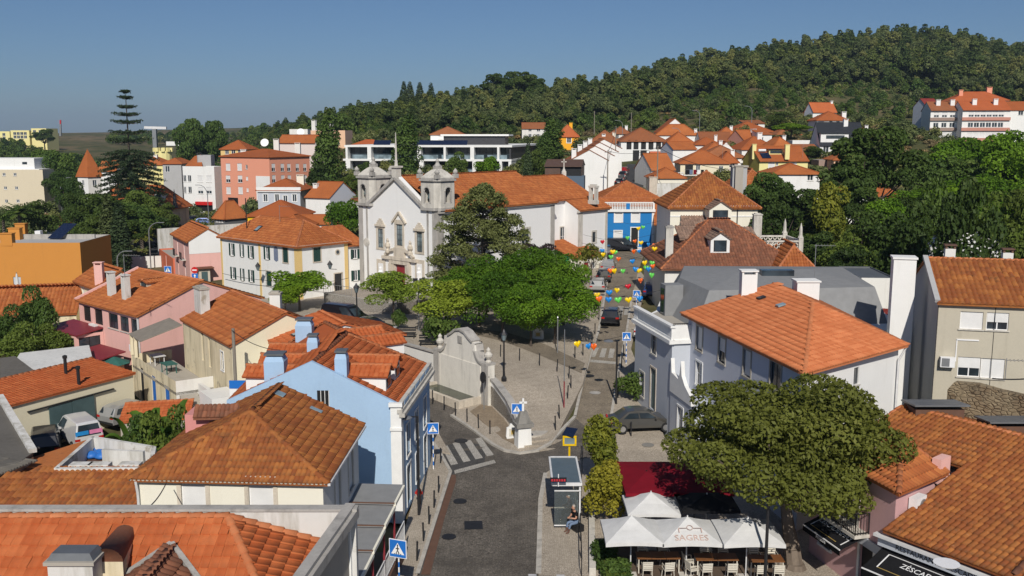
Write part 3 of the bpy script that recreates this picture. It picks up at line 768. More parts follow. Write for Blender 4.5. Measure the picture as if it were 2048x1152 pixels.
# zebra crossing by the blue house: pale stone bars set in dark cobbles
zb=[V2(PH(u,v)) for u,v in((880,893),(968,876),(998,926),(905,950))]
sheet('crossing',zb,.008,'crossing_dark',step=1.5,skirt=0)
def bar4(a,b,c,d,off,mat,zf=gz):sheet('crossing_bar',gp(a,b,c,d),off,mat,zf,1.5,0)
for q in(((883,894),(895,891),(916,928),(902,931)),((905,887),(917,884),(941,922),(927,925)),((929,883),(941,880),(966,916),(951,919)),((951,878),(962,875),(988,910),(974,913)),((908,941),(988,920),(992,926),(910,948))):bar4(*q,.014,'crossing_white')
for q in(((1188,696),(1198,696),(1190,714),(1179,714)),((1204,697),(1214,697),(1209,715),(1198,715)),((1220,697),(1230,698),(1226,716),(1216,716)),((1179,719),(1232,724),(1231,729),(1177,724))):bar4(*q,.016,'crossing_white')
for q in(((1236,612),(1248,613),(1244,634),(1232,633)),((1250,614),(1258,614),(1256,630),(1247,630))):bar4(*q,.016,'crossing_white')
# left-hand road beyond the pink houses, yards and terraces
sheet('asphalt_road',gp((150,510),(215,500),(330,470),(345,500),(240,540),(225,575),(160,585)),.05,'asphalt',step=4)
sheet('car_park',gp((360,430),(450,410),(480,425),(430,470),(380,455)),.06,'asphalt',step=4)
sheet('upper_street',gp((1236,374),(1300,374),(1297,352),(1283,338),(1270,331),(1254,331),(1252,345),(1245,360)),.35,'asphalt',step=4,skirt=.4)
def cover(name,label,u,v,r,mat='metal_dark',off=.02,zf=gz,sq=None,up=0):
 p=PH(u,v,up) if up else PH(u,v)
 mb=MB();z=float(zf(p.x,p.y))+off
 if sq:mb.box((p.x,p.y,z),(sq[0],sq[1],.03),sq[2])
 else:mb.lathe((p.x,p.y,z-.015),[(r,0),(r,.03)],16);
 o=mb.build(name,mat);tag(o,label,'cover');return o
cover('manhole_cover','round manhole cover just above the zebra crossing by the blue house',922,882,.45)
cover('manhole_cover','round manhole cover left of centre on the road by the hydrant',920,1003,.38)
cover('manhole_cover','lower round manhole cover near the left gutter',898,1074,.36)
cover('manhole_cover','round manhole cover on the street beside the square',1178,752,.42)
cover('manhole_cover','pale ringed manhole cover on the street below the lamp shadow',1190,786,.42,'stone_grey')
cover('service_hatch','square dark steel hatch in the middle of the road',947,1051,.5,'metal_dark',.02,gz,(.95,1.05,.06))
cover('manhole_cover','round cover on the street below the black car',1209,655,.4)
cover('drain_grate','small square rust drain at the right kerb of the street',1128,854,.3,'rust',.03,gz,(.5,.5,.3))
cover('manhole_cover','round cover on the pale paving behind the red parasols',1296,893,.4,'stone_dark',.11)
# ---------------------------------------------------------------- vegetation
def leafcloud(blobs,n,size,seed,up=.35,asp=.55,shell=.72):
 """leaf-clump quads through the outer volume of many lobes"""
 rs=np.random.RandomState(seed);B=np.array(blobs,float)
 w=(B[:,3]*B[:,4]+B[:,3]*B[:,5]);w/=w.sum()
 k=rs.choice(len(B),n,p=w);d=rs.normal(size=(n,3));d/=np.linalg.norm(d,axis=1)[:,None]
 d[:,2]=np.where((d[:,2]<-.3)&(rs.uniform(size=n)<.6),-d[:,2],d[:,2])
 r=shell+(1.08-shell)*rs.uniform(size=(n,1))**.6
 C=B[k,:3]+d*r*B[k,3:6]
 nn=d*.8+rs.normal(size=(n,3))*.75+np.array([0,0,up]);nn/=np.linalg.norm(nn,axis=1)[:,None]
 t=np.cross(nn,rs.normal(size=(n,3)));t/=np.linalg.norm(t,axis=1)[:,None]+1e-9;b=np.cross(nn,t)
 s=size*rs.uniform(.6,1.35,(n,1));q=asp*s
 V=np.stack([C-t*s*.5,C-b*q*.5+nn*s*.08,C+t*s*.5,C+b*q*.5+nn*s*.08],1)
 br=rs.uniform(size=len(B));rnd=np.clip(br[k]*.55+rs.uniform(size=n)*.45,0,1)
 return V.reshape(-1,3),np.arange(n*4).reshape(-1,4),np.repeat(rnd,4)
def lobes(rx,ry,rz,K,seed,lo=.25,hi=.42,flat=1.0,bottom=-.35):
 rs=np.random.RandomState(seed);out=[]
 while len(out)<K:
  d=rs.normal(size=3);d/=np.linalg.norm(d)
  if d[2]<bottom:continue
  f=rs.uniform(.4,.88) if rs.uniform()<.8 else rs.uniform(.05,.4)
  r=rs.uniform(lo,hi)*min(rx,ry)
  out.append((d[0]*f*rx,d[1]*f*ry,d[2]*f*rz,r,r,r*flat*rs.uniform(.7,1.0)*min(1,rz/rx*1.25)))
 return out
def trunk_mesh(H,r,targets,seed,lean=(0,0),r_top=.45):
 rs=np.random.RandomState(seed);mb=MB();pts=[]
 for i in range(5):
  t=i/4;pts.append((lean[0]*t+rs.normal()*.06*t*r*3,lean[1]*t+rs.normal()*.06*t*r*3,H*t-.15*(i==0)))
 mb.path(pts,r,8,r*r_top)
 fl=[(pts[0][0],pts[0][1],-.2),(pts[0][0],pts[0][1],.35)];mb.path(fl,r*1.5,8,r*.98)
 for tg in targets:
  k=rs.uniform(.55,1.0);a=Vector(pts[-1])*k+Vector(pts[2])*(1-k);b=Vector(tg);m=a.lerp(b,.5)+Vector((0,0,-.08*(b-a).length))
  m+=Vector(rs.normal(size=3)*.06*(b-a).length)
  mb.path([a,m,b],r*.42,5,r*.12)
 return mb
TREE={}
def tree_proto(key,rx,ry,rz,H,n,leaf,mat,K=18,seed=1,tr=.18,flat=1.0,bark='bark',lo=.25,hi=.42,lean=(0,0),up=.35,limbs=6,asp=.55,blobs=None,bottom=-.35):
 """H = height of crown centre; origin at the foot"""
 bl=blobs or lobes(rx,ry,rz,K,seed,lo,hi,flat,bottom)
 bl=[(b[0]+lean[0],b[1]+lean[1],b[2]+H,*b[3:]) for b in bl]
 V,F,r=leafcloud(bl,n,leaf,seed+5,up,asp)
 cm=npmesh('crown',V,F,mat,rnd=r)
 tg=[bl[i][:3] for i in np.random.RandomState(seed).permutation(len(bl))[:limbs]]
 tm=trunk_mesh(max(H-rz*.45,H*.4),tr,tg,seed,lean)
 me=bpy.data.meshes.new('trunk');me.from_pydata(tm.v,[],tm.f);me.materials.append(M(bark));me.update()
 TREE[key]=(cm,me)
def plant(key,name,label,loc,s=1.0,rz=None,cat='tree',group=None,sz=None):
 r=thing(name,label,cat,loc,group)
 for part,me in zip(('crown','trunk'),TREE[key]):
  if me is None:continue
  o=bpy.data.objects.new(part,me);COL.objects.link(o);o.parent=r
 r.rotation_euler=(0,0,random.uniform(0,6.28) if rz is None else rz);r.scale=(s,s,sz or s);return r
tree_proto('olive',6.3,5.2,3.5,5.3,48000,.23,'leaf_olive',58,3,.42,.9,'bark',.19,.34,(-.5,1.0),limbs=20,bottom=-.3)
tree_proto('jac',4.3,4.2,3.2,4.6,20000,.25,'leaf_bright',30,11,.16,.95,'bark_dark',.22,.36,limbs=8,up=.6,bottom=-.75)
tree_proto('jac2',4.0,4.2,3.3,4.5,20000,.25,'leaf_bright',28,12,.16,.95,'bark_dark',.22,.38,limbs=8,up=.6,bottom=-.75)
tree_proto('lime',2.9,2.9,2.3,4.0,11000,.23,'leaf_lime',22,21,.13,.75,'bark_dark',.28,.45,limbs=6,up=.55,bottom=-.75)
tree_proto('round',3.6,3.6,3.2,5.2,6500,.42,'leaf_mid',26,31,.2,.95,'bark',bottom=-.75)
tree_proto('round_d',3.8,3.6,3.4,5.2,6500,.44,'leaf_dark',26,32,.2,.95,'bark_dark',bottom=-.75)
tree_proto('round_b',3.8,3.8,3.0,5.2,7000,.42,'leaf_bright',26,33,.2,.9,'bark',bottom=-.75)
tree_proto('big_d',7.5,6.5,6.5,10.5,11000,.62,'leaf_dark',34,41,.42,.8,'bark_dark',.16,.30,limbs=18)
tree_proto('big_m',6.5,6.5,5.2,8.5,11000,.60,'leaf_mid',34,42,.4,.85,'bark_dark',.20,.34,limbs=14,bottom=-.75)
tree_proto('big_b',6.5,6.5,5.4,8.5,14000,.5,'leaf_bright',40,47,.4,.85,'bark_dark',.20,.34,limbs=12,up=.5,bottom=-.75)
tree_proto('umbrella',6.0,6.0,3.0,9.5,11000,.5,'leaf_bright',44,43,.35,.8,'bark_dark',.2,.32,limbs=10,up=.7)
tree_proto('amber',1.25,1.25,1.9,2.3,6000,.2,'leaf_amber',26,51,.08,1.0,'bark',.3,.55,bottom=-.9)
tree_proto('cypress',.85,.85,4.4,4.6,4200,.32,'leaf_pine',1,61,.14,1,'bark_dark',blobs=[(0,0,-4.4+8.6*t,.3+.75*math.sin(math.pi*min(1,(t*.9+.1))**.75),.3+.75*math.sin(math.pi*min(1,(t*.9+.1))**.75),.75) for t in np.linspace(0,1,16)],limbs=0,up=.9)
_rs=np.random.RandomState(5)
tree_proto('poplar',2.2,2.2,5.5,6.0,5200,.5,'leaf_mid',1,62,.2,1,'bark_dark',blobs=[(_rs.normal()*.55,_rs.normal()*.55,-5+10.6*t,*([.55+1.45*math.sin(math.pi*(t*.86+.12))**.8]*2),1.0) for t in np.linspace(0,1,26)],limbs=0,up=.8)
tree_proto('bush',1.3,1.3,.95,.85,1500,.24,'leaf_mid',12,71,.06,.9,'bark_dark',.35,.55)
tree_proto('bush_d',1.3,1.3,.95,.85,1500,.24,'leaf_dark',12,72,.06,.9,'bark_dark',.35,.55)
tree_proto('plum',2.4,2.4,1.9,3.6,1900,.3,'leaf_plum',16,73,.1,.8,'bark_dark',.22,.4,limbs=12)
tree_proto('airy',1.7,1.7,1.5,2.9,1300,.3,'leaf_olive',14,74,.08,.8,'bark_dark',.25,.4,limbs=10)
# cedar: tiers of drooping boughs
def cedar():
 rs=np.random.RandomState(9);bl=[]
 for i in range(210):
  t=rs.uniform()**.85;z=3.0+10.6*t;R0=(3.0*(1-t)**.55+2.5*(1-t**7))*rs.uniform(.75,1.2);a=rs.uniform(0,6.28);f=rs.uniform(.35,1.0)
  bl.append((math.cos(a)*R0*f,math.sin(a)*R0*f,z-f*f*R0*.34,.95*(1-.35*t),.95*(1-.35*t),.5))
 V,F,r=leafcloud(bl,34000,.30,91,.1,.42,.3)
 # droop: hang the quads
 tm=MB();tm.path([(0,0,-.2),(.1,0,4),(0,.1,8),(0,0,13)],.38,8,.06)
 for b in bl[::3]:tm.path([(0,0,b[2]+.3),(b[0]*.5,b[1]*.5,b[2]+.35),(b[0],b[1],b[2])],.07,4,.02)
 me=bpy.data.meshes.new('trunk');me.from_pydata(tm.v,[],tm.f);me.materials.append(M('bark_dark'));me.update()
 TREE['cedar']=(npmesh('crown',V,F,'leaf_cedar',rnd=r),me)
cedar()
def norfolk():
 rs=np.random.RandomState(4);bl=[];tm=MB();tm.path([(0,0,-.3),(0,0,12),(0,0,25)],.42,8,.05);H=25.
 tiers=[24.6,23.6,22.0,20.7,19.4,17.6,16.2]+list(np.arange(14.6,3.0,-.85))
 for z in tiers:
  R0=.5+(H-z)*.40 if z>16 else min(6.4,4.2+(16-z)*.28);k=5 if z>16 else 9;a0=rs.uniform(0,6.28)
  for j in range(k):
   a=a0+6.28*j/k+rs.normal()*.12;L=R0*rs.uniform(.82,1.08);e=(math.cos(a)*L,math.sin(a)*L,z+.10*L-(.25*L if z<16 else 0))
   tm.path([(0,0,z),(e[0]*.6,e[1]*.6,z-.02*L),e],.06,4,.02)
   for f in np.linspace(.25,1,5 if z>16 else 6):bl.append((e[0]*f,e[1]*f,z+(e[2]-z)*f*f+.12,.5+.12*L*.5,.5+.12*L*.5,.26))
 V,F,r=leafcloud(bl,26000,.5,92,.5,.34,.2)
 me=bpy.data.meshes.new('trunk');me.from_pydata(tm.v,[],tm.f);me.materials.append(M('bark_dark'));me.update()
 TREE['norfolk']=(npmesh('crown',V,F,'leaf_pine',rnd=r),me)
norfolk()
def frond_tree(key,H,nf,L,wid,mat,droop,tr,leaflets=True,seed=3,el0=.2,el1=1.3):
 rs=np.random.RandomState(seed);V=[];F=[];rn=[]
 for i in range(nf):
  a=rs.uniform(0,6.28);el=rs.uniform(el0,el1);Lf=L*rs.uniform(.75,1.1);p=Vector((0,0,H));m=9;dr=Vector((math.cos(a)*math.cos(el),math.sin(a)*math.cos(el),math.sin(el)))
  side=Vector((-math.sin(a),math.cos(a),0));prev=None;rv=rs.uniform()
  for k in range(m+1):
   t=k/m;w=wid*(math.sin(math.pi*min(1,t*.93+.07))**.6)
   if leaflets and k>0:
    for s_ in(-1,1):
     q=p+side*s_*w+dr*.22*L/m+Vector((0,0,-.35*w));b0=len(V)
     V+=[tuple(p),tuple(p-dr*Lf/m*.75),tuple(q-dr*Lf/m*.35),tuple(q)];F.append((b0,b0+1,b0+2,b0+3));rn+=[rv]*4
   elif not leaflets:
    b0=len(V);V+=[tuple(p+side*w+Vector((0,0,w*.3))),tuple(p),tuple(p-side*w+Vector((0,0,w*.3)))];rn+=[rv]*3
    if k:F+=[(b0-3,b0,b0+1,b0-2),(b0-2,b0+1,b0+2,b0-1)]
   p=p+dr*Lf/m;dr=(dr+Vector((0,0,-droop/m))).normalized()
 tm=MB();tm.path([(0,0,-.2),(.05,.05,H*.5),(0,0,H)],tr,8,tr*.8)
 me=bpy.data.meshes.new('trunk');me.from_pydata(tm.v,[],tm.f);me.materials.append(M('bark'));me.update()
 TREE[key]=(npmesh('crown',V,np.array(F),mat,rnd=rn),me)
frond_tree('palm',6.5,46,3.4,.5,'leaf_mid',1.6,.28)
frond_tree('palm_s',2.5,40,2.6,.42,'leaf_olive',1.5,.3)
frond_tree('banana',1.2,13,2.8,.42,'leaf_banana',1.7,.13,False,8,.5,1.25)
# far wood on the hill and scrub between the houses: masses nobody could count, scattered as instances
coll=bpy.data.collections.new('wood_kinds')
def kind(i,bl,n,leaf,mat):
 V,F,r=leafcloud(bl,n,leaf,200+i,.35,.7)
 coll.objects.link(bpy.data.objects.new('wood_tree',npmesh('wood_tree',V,F,mat,rnd=r)))
kind(0,[(b[0],b[1],b[2]+8.5,*b[3:]) for b in lobes(2.6,2.6,5.0,16,81,.3,.5)],1100,.75,'leaf_forest')
kind(1,[(b[0],b[1],b[2]+9.5,*b[3:]) for b in lobes(2.2,2.2,4.6,14,82,.3,.5)],1000,.75,'leaf_forest_pale')
kind(2,[(b[0],b[1],b[2]+2.6,*b[3:]) for b in lobes(3.2,3.2,2.6,16,83,.3,.5)],900,.75,'leaf_forest_pale')
kind(3,[(b[0],b[1],b[2]+4.2,*b[3:]) for b in lobes(3.8,3.8,3.8,18,84,.28,.45)],1200,.8,'leaf_mid')
kind(4,[(b[0],b[1],b[2]+.8,*b[3:]) for b in lobes(1.6,1.6,1.0,8,85,.4,.6)],350,.5,'leaf_forest_pale')
kind(5,[(b[0],b[1],b[2]+.5,*b[3:]) for b in lobes(1.6,1.6,.6,8,86,.4,.6)],260,.45,'leaf_straw')
def scatter(name,label,X,Y,idx,sc,rs,cat='wood'):
 n=len(X);Z=gz(X,Y)-.1
 me=bpy.data.meshes.new(name);me.vertices.add(n);me.vertices.foreach_set('co',np.stack([X,Y,Z],1).astype(np.float32).ravel())
 for nm,ty,val in(('kind_index','INT',idx.astype(np.int32)),('size','FLOAT',sc.astype(np.float32)),('turn','FLOAT',rs.uniform(0,6.28,n).astype(np.float32))):
  at=me.attributes.new(nm,ty,'POINT');at.data.foreach_set('value',val)
 ob=bpy.data.objects.new(name,me);COL.objects.link(ob);tag(ob,label,cat,kind='stuff')
 ng=bpy.data.node_groups.new('scatter','GeometryNodeTree')
 ng.interface.new_socket('Geometry',in_out='INPUT',socket_type='NodeSocketGeometry');ng.interface.new_socket('Geometry',in_out='OUTPUT',socket_type='NodeSocketGeometry')
 N_=ng.nodes;gi=N_.new('NodeGroupInput');go=N_.new('NodeGroupOutput');ip=N_.new('GeometryNodeInstanceOnPoints');ci=N_.new('GeometryNodeCollectionInfo')
 ci.inputs['Collection'].default_value=coll;ci.inputs['Separate Children'].default_value=True;ci.inputs['Reset Children'].default_value=True
 def na(nm,ty):
  a=N_.new('GeometryNodeInputNamedAttribute');a.data_type=ty;a.inputs['Name'].default_value=nm;return a.outputs['Attribute']
 cx=N_.new('ShaderNodeCombineXYZ');ng.links.new(na('turn','FLOAT'),cx.inputs[2])
 er=N_.new('FunctionNodeEulerToRotation');ng.links.new(cx.outputs[0],er.inputs[0])
 ng.links.new(gi.outputs[0],ip.inputs['Points']);ng.links.new(ci.outputs[0],ip.inputs['Instance']);ip.inputs['Pick Instance'].default_value=True
 ng.links.new(na('kind_index','INT'),ip.inputs['Instance Index']);ng.links.new(er.outputs[0],ip.inputs['Rotation']);ng.links.new(na('size','FLOAT'),ip.inputs['Scale'])
 ng.links.new(ip.outputs[0],go.inputs[0]);md=ob.modifiers.new('scatter','NODES');md.node_group=ng
def forest():
 rs=np.random.RandomState(8);N=42000;us=rs.uniform(430,2150,N)
 Yc=np.interp(us,_cu,_cY);t=rs.uniform(0,1.06,N)**.8;Y=292+(Yc-292)*t;X=(us-1024)/FPX*Y*1.01
 den=np.interp(us,[430,560,620,800,2150],[0,.35,1,1,1])
 gap=np.sin(X*.045+1.7)*np.sin(Y*.06+X*.02)+.6*np.sin(X*.11)*np.sin(Y*.13+2)
 low=t<np.interp(us,[600,900,1000,1150,1300,1500,1700,2000],[.05,.12,.1,.18,.30,.42,.42,.30])
 keep=rs.uniform(size=N)<den*np.where(low,np.where(gap>-.05,.5,.15),.60)
 keep&=~((gap>1.05)&(t<.75))
 keep&=~np.array([any((x-a)**2+(y-b)**2<(c+2)**2 for a,b,c in FOOT if b>270) for x,y in zip(X,Y)])
 X,Y,low,us,t=X[keep],Y[keep],low[keep],us[keep],t[keep];n=len(X)
 idx=np.where(low,rs.choice([2,3,4,4,2,5,5,5],n),rs.choice([0,1,0,1,3,2],n))
 idx=np.where((us<830)&~low,rs.choice([0,3,3,2,0],n),idx)
 sc=rs.uniform(.6,1.15,n)*(1+.55*(rs.uniform(size=n)<.1))*np.interp(us,[500,700,1000,1300,1750,2100],[.36,.42,.46,.58,.72,.72])*np.where(low,.8,1.0)
 scatter('wooded_hillside','dark green eucalyptus and pine wood covering the hill',X,Y,idx,sc,rs)
def scrub():
 rs=np.random.RandomState(18);N=5200;Y=128+172*rs.uniform(size=N)**.7;X=rs.uniform(-.62,.62,N)*Y
 ok=np.array([all((x-a)**2+(y-b)**2>(c+.6)**2 for a,b,c in FOOT) for x,y in zip(X,Y)])
 st=np.interp(Y,[128,150,170,190,215,240],[15,21,24.5,29,35,40]);ok&=np.abs(X-st)>5.5
 ok&=~((X<-28)&(X>-60)&(Y<165));ok&=~((X>-20)&(X<14)&(Y<140))
 ok&=rs.uniform(size=N)<np.where(X<-20,.55,.75)
 us=1024+FPX*X/Y;ok&=~((us>1222)&(us<1312)&(Y<240))
 X,Y=X[ok],Y[ok];n=len(X);idx=rs.choice([4,4,2,5,5,2],n);sc=np.where(idx==2,rs.uniform(.3,.7,n),rs.uniform(.5,1.1,n))
 scatter('garden_scrub','low green scrub and dry grass between the hillside houses',X,Y,idx,sc,rs,'scrub')
 N=2600;Y=300+560*rs.uniform(size=N);X=-rs.uniform(.16,.62,N)*Y;g=np.sin(X*.02)*np.sin(Y*.016+1)+.5*np.sin(X*.05+Y*.03)
 ok=(g>.15)&(rs.uniform(size=N)<.8)|(Y<380)&(rs.uniform(size=N)<.35);X,Y=X[ok],Y[ok];n=len(X)
 scatter('valley_trees','scattered dark trees across the far left valley',X,Y,rs.choice([3,2,3,4],n),rs.uniform(.6,1.2,n),rs)
 # ---------------------------------------------------------------- foreground houses, left
def v3(x,y,z):return Vector((x,y,z))
def dormer(root,F_,P,w,L,h,rise,dirv,mat='tile_mid',wmat='white',win=True,tl=.33):
 """gabled dormer: P = front base centre, dirv = horizontal direction the window faces"""
 d=Vector((dirv[0],dirv[1],0)).normalized();s=Vector((-d.y,d.x,0));P=Vector(P)
 A=P-s*w/2;B=P+s*w/2;zt=P.z+h;mb=MB()
 fr=Face(A,B);a2=A-d*L;b2=B-d*L
 mb.add([A,B,(B.x,B.y,zt),(A.x,A.y,zt),a2,b2,(b2.x,b2.y,zt),(a2.x,a2.y,zt),(P.x,P.y,zt+rise)],[(0,1,2,8,3),(1,5,6,2),(4,0,3,7)])
 o=mb.build('dormer',wmat,root)
 r0=v3(P.x,P.y,zt+rise)+d*.15;r1=r0-d*(L+.15)
 e=lambda q,k:v3(q.x,q.y,zt-.06)+s*.15*k+d*.15
 pl=[[e(B,1),e(b2,1)-d*.15,r1,r0],[e(a2,-1)-d*.15,e(A,-1),r0,r1]]
 mb2=MB()
 for p in pl:mb2.slab(p,.06)
 ro=mb2.build('dormer_roof',mat,o)
 for p in pl:tile_plane(o,p,mat,.26,tl,'S')
 caps(o,r1,r0)
 if win:
  m3=MB();fr.ob(m3,w*.16,w*.84,-.03,.02,P.z+.12,zt-.1);m3.build('window','metal_dark',o);m4=MB();fr.ob(m4,w*.22,w*.78,-.05,-.031,P.z+.18,zt-.16);m4.build('pane','glass',o)
 return o
def skylight(root,c,e,s,n,w=.6,l=.9):
 m3=Matrix((e,s,n)).transposed();mb=MB();mb.box(Vector(c)+n*.09,(w,l,.1),rot=m3);o=mb.build('skylight','metal_dark',root)
 m2=MB();m2.box(Vector(c)+n*.145,(w*.8,l*.82,.012),rot=m3);m2.build('pane','roofglass',o)
def on_plane(poly,u,v):
 P0,e,s,n=plane_axes(poly);d=ray(u,v);o=Vector((0,0,CAM_Z));t=(P0-o).dot(n)/d.dot(n);return o+d*t,e,s,n
 # --- flat-tiled house at the lower left
r=thing('tiled_house','orange flat-tiled house at the bottom left corner, white parapet behind','house',(-12,24,0))
E=v3(-8.75,27.9,8.42);T=v3(-5.45,27.9,7.45);Fr=v3(-6.35,18,7.15);El=v3(-18,27.9,8.42)
hipk=5.2;Hp=v3(E.x+1.95,E.y-3.0,E.z-1.5);ex=(Hp-E);k_=(18-E.y)/ex.y;
Hq=E+ex*k_
PLA=[v3(-18,18,3.47),v3(Hq.x,18,3.47),E,El];PLA[0].z=PLA[1].z=E.z-.5*9.9
PLB=[v3(Hq.x+2.2,18,Hq.z-.55),T,E,Hq]
PLB[0].z=E.z+(Hq.z-E.z)-.0
gx_=(T.z-E.z)/(T.x-E.x)
def zB(x,y):return E.z+gx_*(x-E.x)+((Hq.z-E.z)-gx_*(Hq.x-E.x))/(Hq.y-E.y)*(y-E.y)
PLB[0]=v3(-5.95,22.5,zB(-5.95,22.5));kk=(22.5-E.y)/ex.y;Hc=E+ex*kk;PLB[3]=Hc;PLA=[v3(-18,22.5,E.z-.5*5.4),v3(Hc.x,22.5,E.z-.5*5.4),E,El]
ro=roof(r,[PLA,PLB],'tile_new',[(El,E),(E,Hc),(E,T)],'mid',.28,.41,'M',(230,70))
mb=MB();mb.box((-11.2,28.22,5.0),(12.7,.3,7.0));mb.build('parapet','white_dirty',r)
mb=MB();mb.box((-11.2,28.22,8.54),(12.8,.38,.08));mb.build('coping','stone_grey',r)
FA=facade(r,(-5.9,20),(-5.02,28.4),0,8.5,'cement',[('u',3.9,5.0,1.1,2.3,'blind'),('u',6.9,5.0,1.1,2.3,'blind'),('u',3.9,1.5,1.1,2.2,'blind'),('u',6.9,1.5,1.1,2.2,'blind')],None,'trim_white')
mb=MB();FA.ob(mb,0,FA.L+.05,-.12,.2,8.5,8.62);FA.ob(mb,0,FA.L,-.24,0,8.2,8.5);FA.ob(mb,0,FA.L,-.1,0,8.0,8.1);mb.build('cornice','stone_grey',r)
mb=MB();FA.ob(mb,FA.L-.45,FA.L,-.06,0,0,8.0);mb.build('corner_strip','trim_white',r)
cx_=-12.3;chimney(r,cx_,25.35,6.0,8.2,1.25,.75,'white_dirty',0,'none','cement');mb=MB();mb.box((cx_,25.35,8.4),(1.3,.7,.2),taper=.82);mb.build('chimney_hood','zinc',r)
n_=9;arc=[(math.cos(math.pi*i/(n_-1))*.48,math.sin(math.pi*i/(n_-1))*.4) for i in range(n_)];na_,fa_=v3(-11.55,25.6,8.0),v3(-11.75,27.45,8.05)
mb=MB();mb.add([na_+v3(a,0,b) for a,b in arc]+[fa_+v3(a*.7,0,b*.7) for a,b in arc],[(i,i+n_,i+1+n_,i+1) for i in range(n_-1)]+[tuple(range(n_-1,-1,-1))]);mb.build('barrel_dormer','tile_brown',r,True)
mb=MB();mb.add([na_+v3(.46,0,0),fa_+v3(.33,0,0),fa_+v3(.33,0,-.6),na_+v3(.46,0,-1.4),na_-v3(.46,0,0),na_-v3(.46,0,1.4)],[(0,3,2,1),(4,5,3,0)]);mb.build('dormer_wall','cream_old',r)
# brown cross-gable running out towards the bottom edge
gX=-10.15;Pg=v3(gX,26.86,7.9);Qg=v3(gX,21,7.9)
roof(r,[[v3(gX-3,21,6.4),v3(gX-3,23.86,6.4),Pg,Qg][::1],[v3(gX+3,23.86,6.4),v3(gX+3,21,6.4),Qg,Pg]],'tile_brown',[(Qg,Pg)],'mid',.26,.40,'S',0,cap='tile_brown')
for s_ in(-1,1):mb=MB();mb.bar(Pg+v3(0,0,.1),v3(gX+3*s_,23.86,6.5),.16,.12);mb.build('valley_mortar','stone_grey',r)
# --- terrace canopy of dark sheets stepping down the pavement
r=thing('terrace_canopy','stepped canopy of dark panels with red posts beside the pale blue house','canopy',(-7.2,37,0))
ys=np.linspace(43.4,30.5,7)
for i in range(6):
 y1,y0=ys[i],ys[i+1];x1=-5.15-.085*(43.4-y1);x0=-5.15-.085*(43.4-y0);z=3.45-.16*i
 mb=MB();mb.slab([v3(-9.2,y0,z+.10),v3(x0,y0,z+.0),v3(x1,y1+.15,z+.06),v3(-9.2,y1+.15,z+.16)],.04);mb.build('roof_panel','membrane',r)
 mb=MB();mb.bar((x0,y0,z-.04),(x1,y1,z+.01),.1,.16);mb.build('edge_beam','cream_pale',r)
 mb=MB();mb.bar((-9.2,y0+.02,z+.12),(x0,y0+.02,z+.03),.06,.05);mb.build('joint_bar','rust',r)
 mb=MB();mb.bar((x0-.05,y0+.1,.1),(x0-.05,y0+.1,z-.05),.09);mb.build('post','garnet',r)
 railing(r,[(x0-.02,y0+.15,.75),(x1-.02,y1-.05,.75)],1.0,.2,'metal_white',r=.022)
mb=MB();mb.bar((-5.2,43.4,.35),(-6.3,30.5,.35),.24,.75);mb.build('low_wall','rust',r)
mb=MB();mb.box((-7.6,37,.06),(3.4,13,.1));mb.build('terrace_floor','deck',r)
# --- brown hip-roofed house
r=thing('hip_roof_house','cream house with mottled brown hip roof in front of the pale blue gable','house',(-11.3,39.5,0))
ze=6.35;NL=PZ(256,958,ze);NR_=PZ(655,967,ze);FR_=PZ(728,850,ze);FL_=NL+(FR_-NR_)
A1=PZ(501,823,8.15);A2=PZ(558,770,8.15)
roof(r,[[NL,NR_,A1],[NR_,FR_,A2,A1],[FR_,FL_,A2],[FL_,NL,A1,A2]],'tile_old',[(A1,NR_),(A1,NL),(A1,A2),(A2,FR_),(A2,FL_)],'mid',.2,.36,'S',(120,80,0,0),cap='tile_old')
ins=lambda p,k=.35:p+((NL+FR_)/2-p).normalized()*k
cs=[ins(NL),ins(NR_),ins(FR_),ins(FL_)]
W0=facade(r,cs[0],cs[1],0,ze,'cream_pale',[('px',388,1004,1.0,1.9,'blind'),('px',523,1004,1.0,1.9,'blind')],None,'stone_warm',trimw=.18)
facade(r,cs[1],cs[2],0,ze,'white_old',[('u',2.6,4.9,1.0,1.9,'blind'),('u',5.4,4.9,1.0,1.9,'blind')],None,'stone');facade(r,cs[2],cs[3],0,ze,'cream_pale');facade(r,cs[3],cs[0],0,ze,'cream_pale')
mb=MB();a=W0.p(.06,-.12,0);mb.path([(NL.x+.3,NL.y,ze-.1),(a[0],a[1],ze-.7),(a[0],a[1],.3)],.055,6);mb.build('downpipe','metal_white',r)
mb=MB();mb.bar((NR_.x+.04,NR_.y,ze-.06),(FR_.x+.04,FR_.y,ze-.06),.14,.1);mb.build('gutter_pipe','metal_white',r)
# scalloped row of pale tile ends under the eave
mb=MB();L_=(NR_-NL)
for i in range(46):p=NL+L_*((i+.5)/46);mb.bar((p.x,p.y-.02,ze-.03),(p.x,p.y+.3,ze+.03),.12,.09,6)
o=mb.build('eave_tiling','stone_warm',r);o['kind']='stuff'
# red lean-to on the left slope
q=PZ(430,840,7.2);mb=MB();mb.box((q.x-.2,q.y+.6,6.9),(2.2,1.6,1.2));mb.build('dormer_wall','pink_deep',r)
lp=[PZ(386,835,7.5),PZ(483,833,7.5),PZ(478,810,7.9),PZ(392,812,7.9)];roof(r,[lp],'tile_brown',[],'mid',.2,.34,'S')
# glass tiles set in the roof
for(u,v) in((556,790),(631,823)):
 c,e,s,n=on_plane([NR_,FR_,A2,A1],u,v);m3=Matrix((e,s,n)).transposed();mb=MB();mb.box(c+n*.11,(.55 if u<600 else .3,.6,.03),rot=m3);mb.build('glass_tile','roofglass',r)
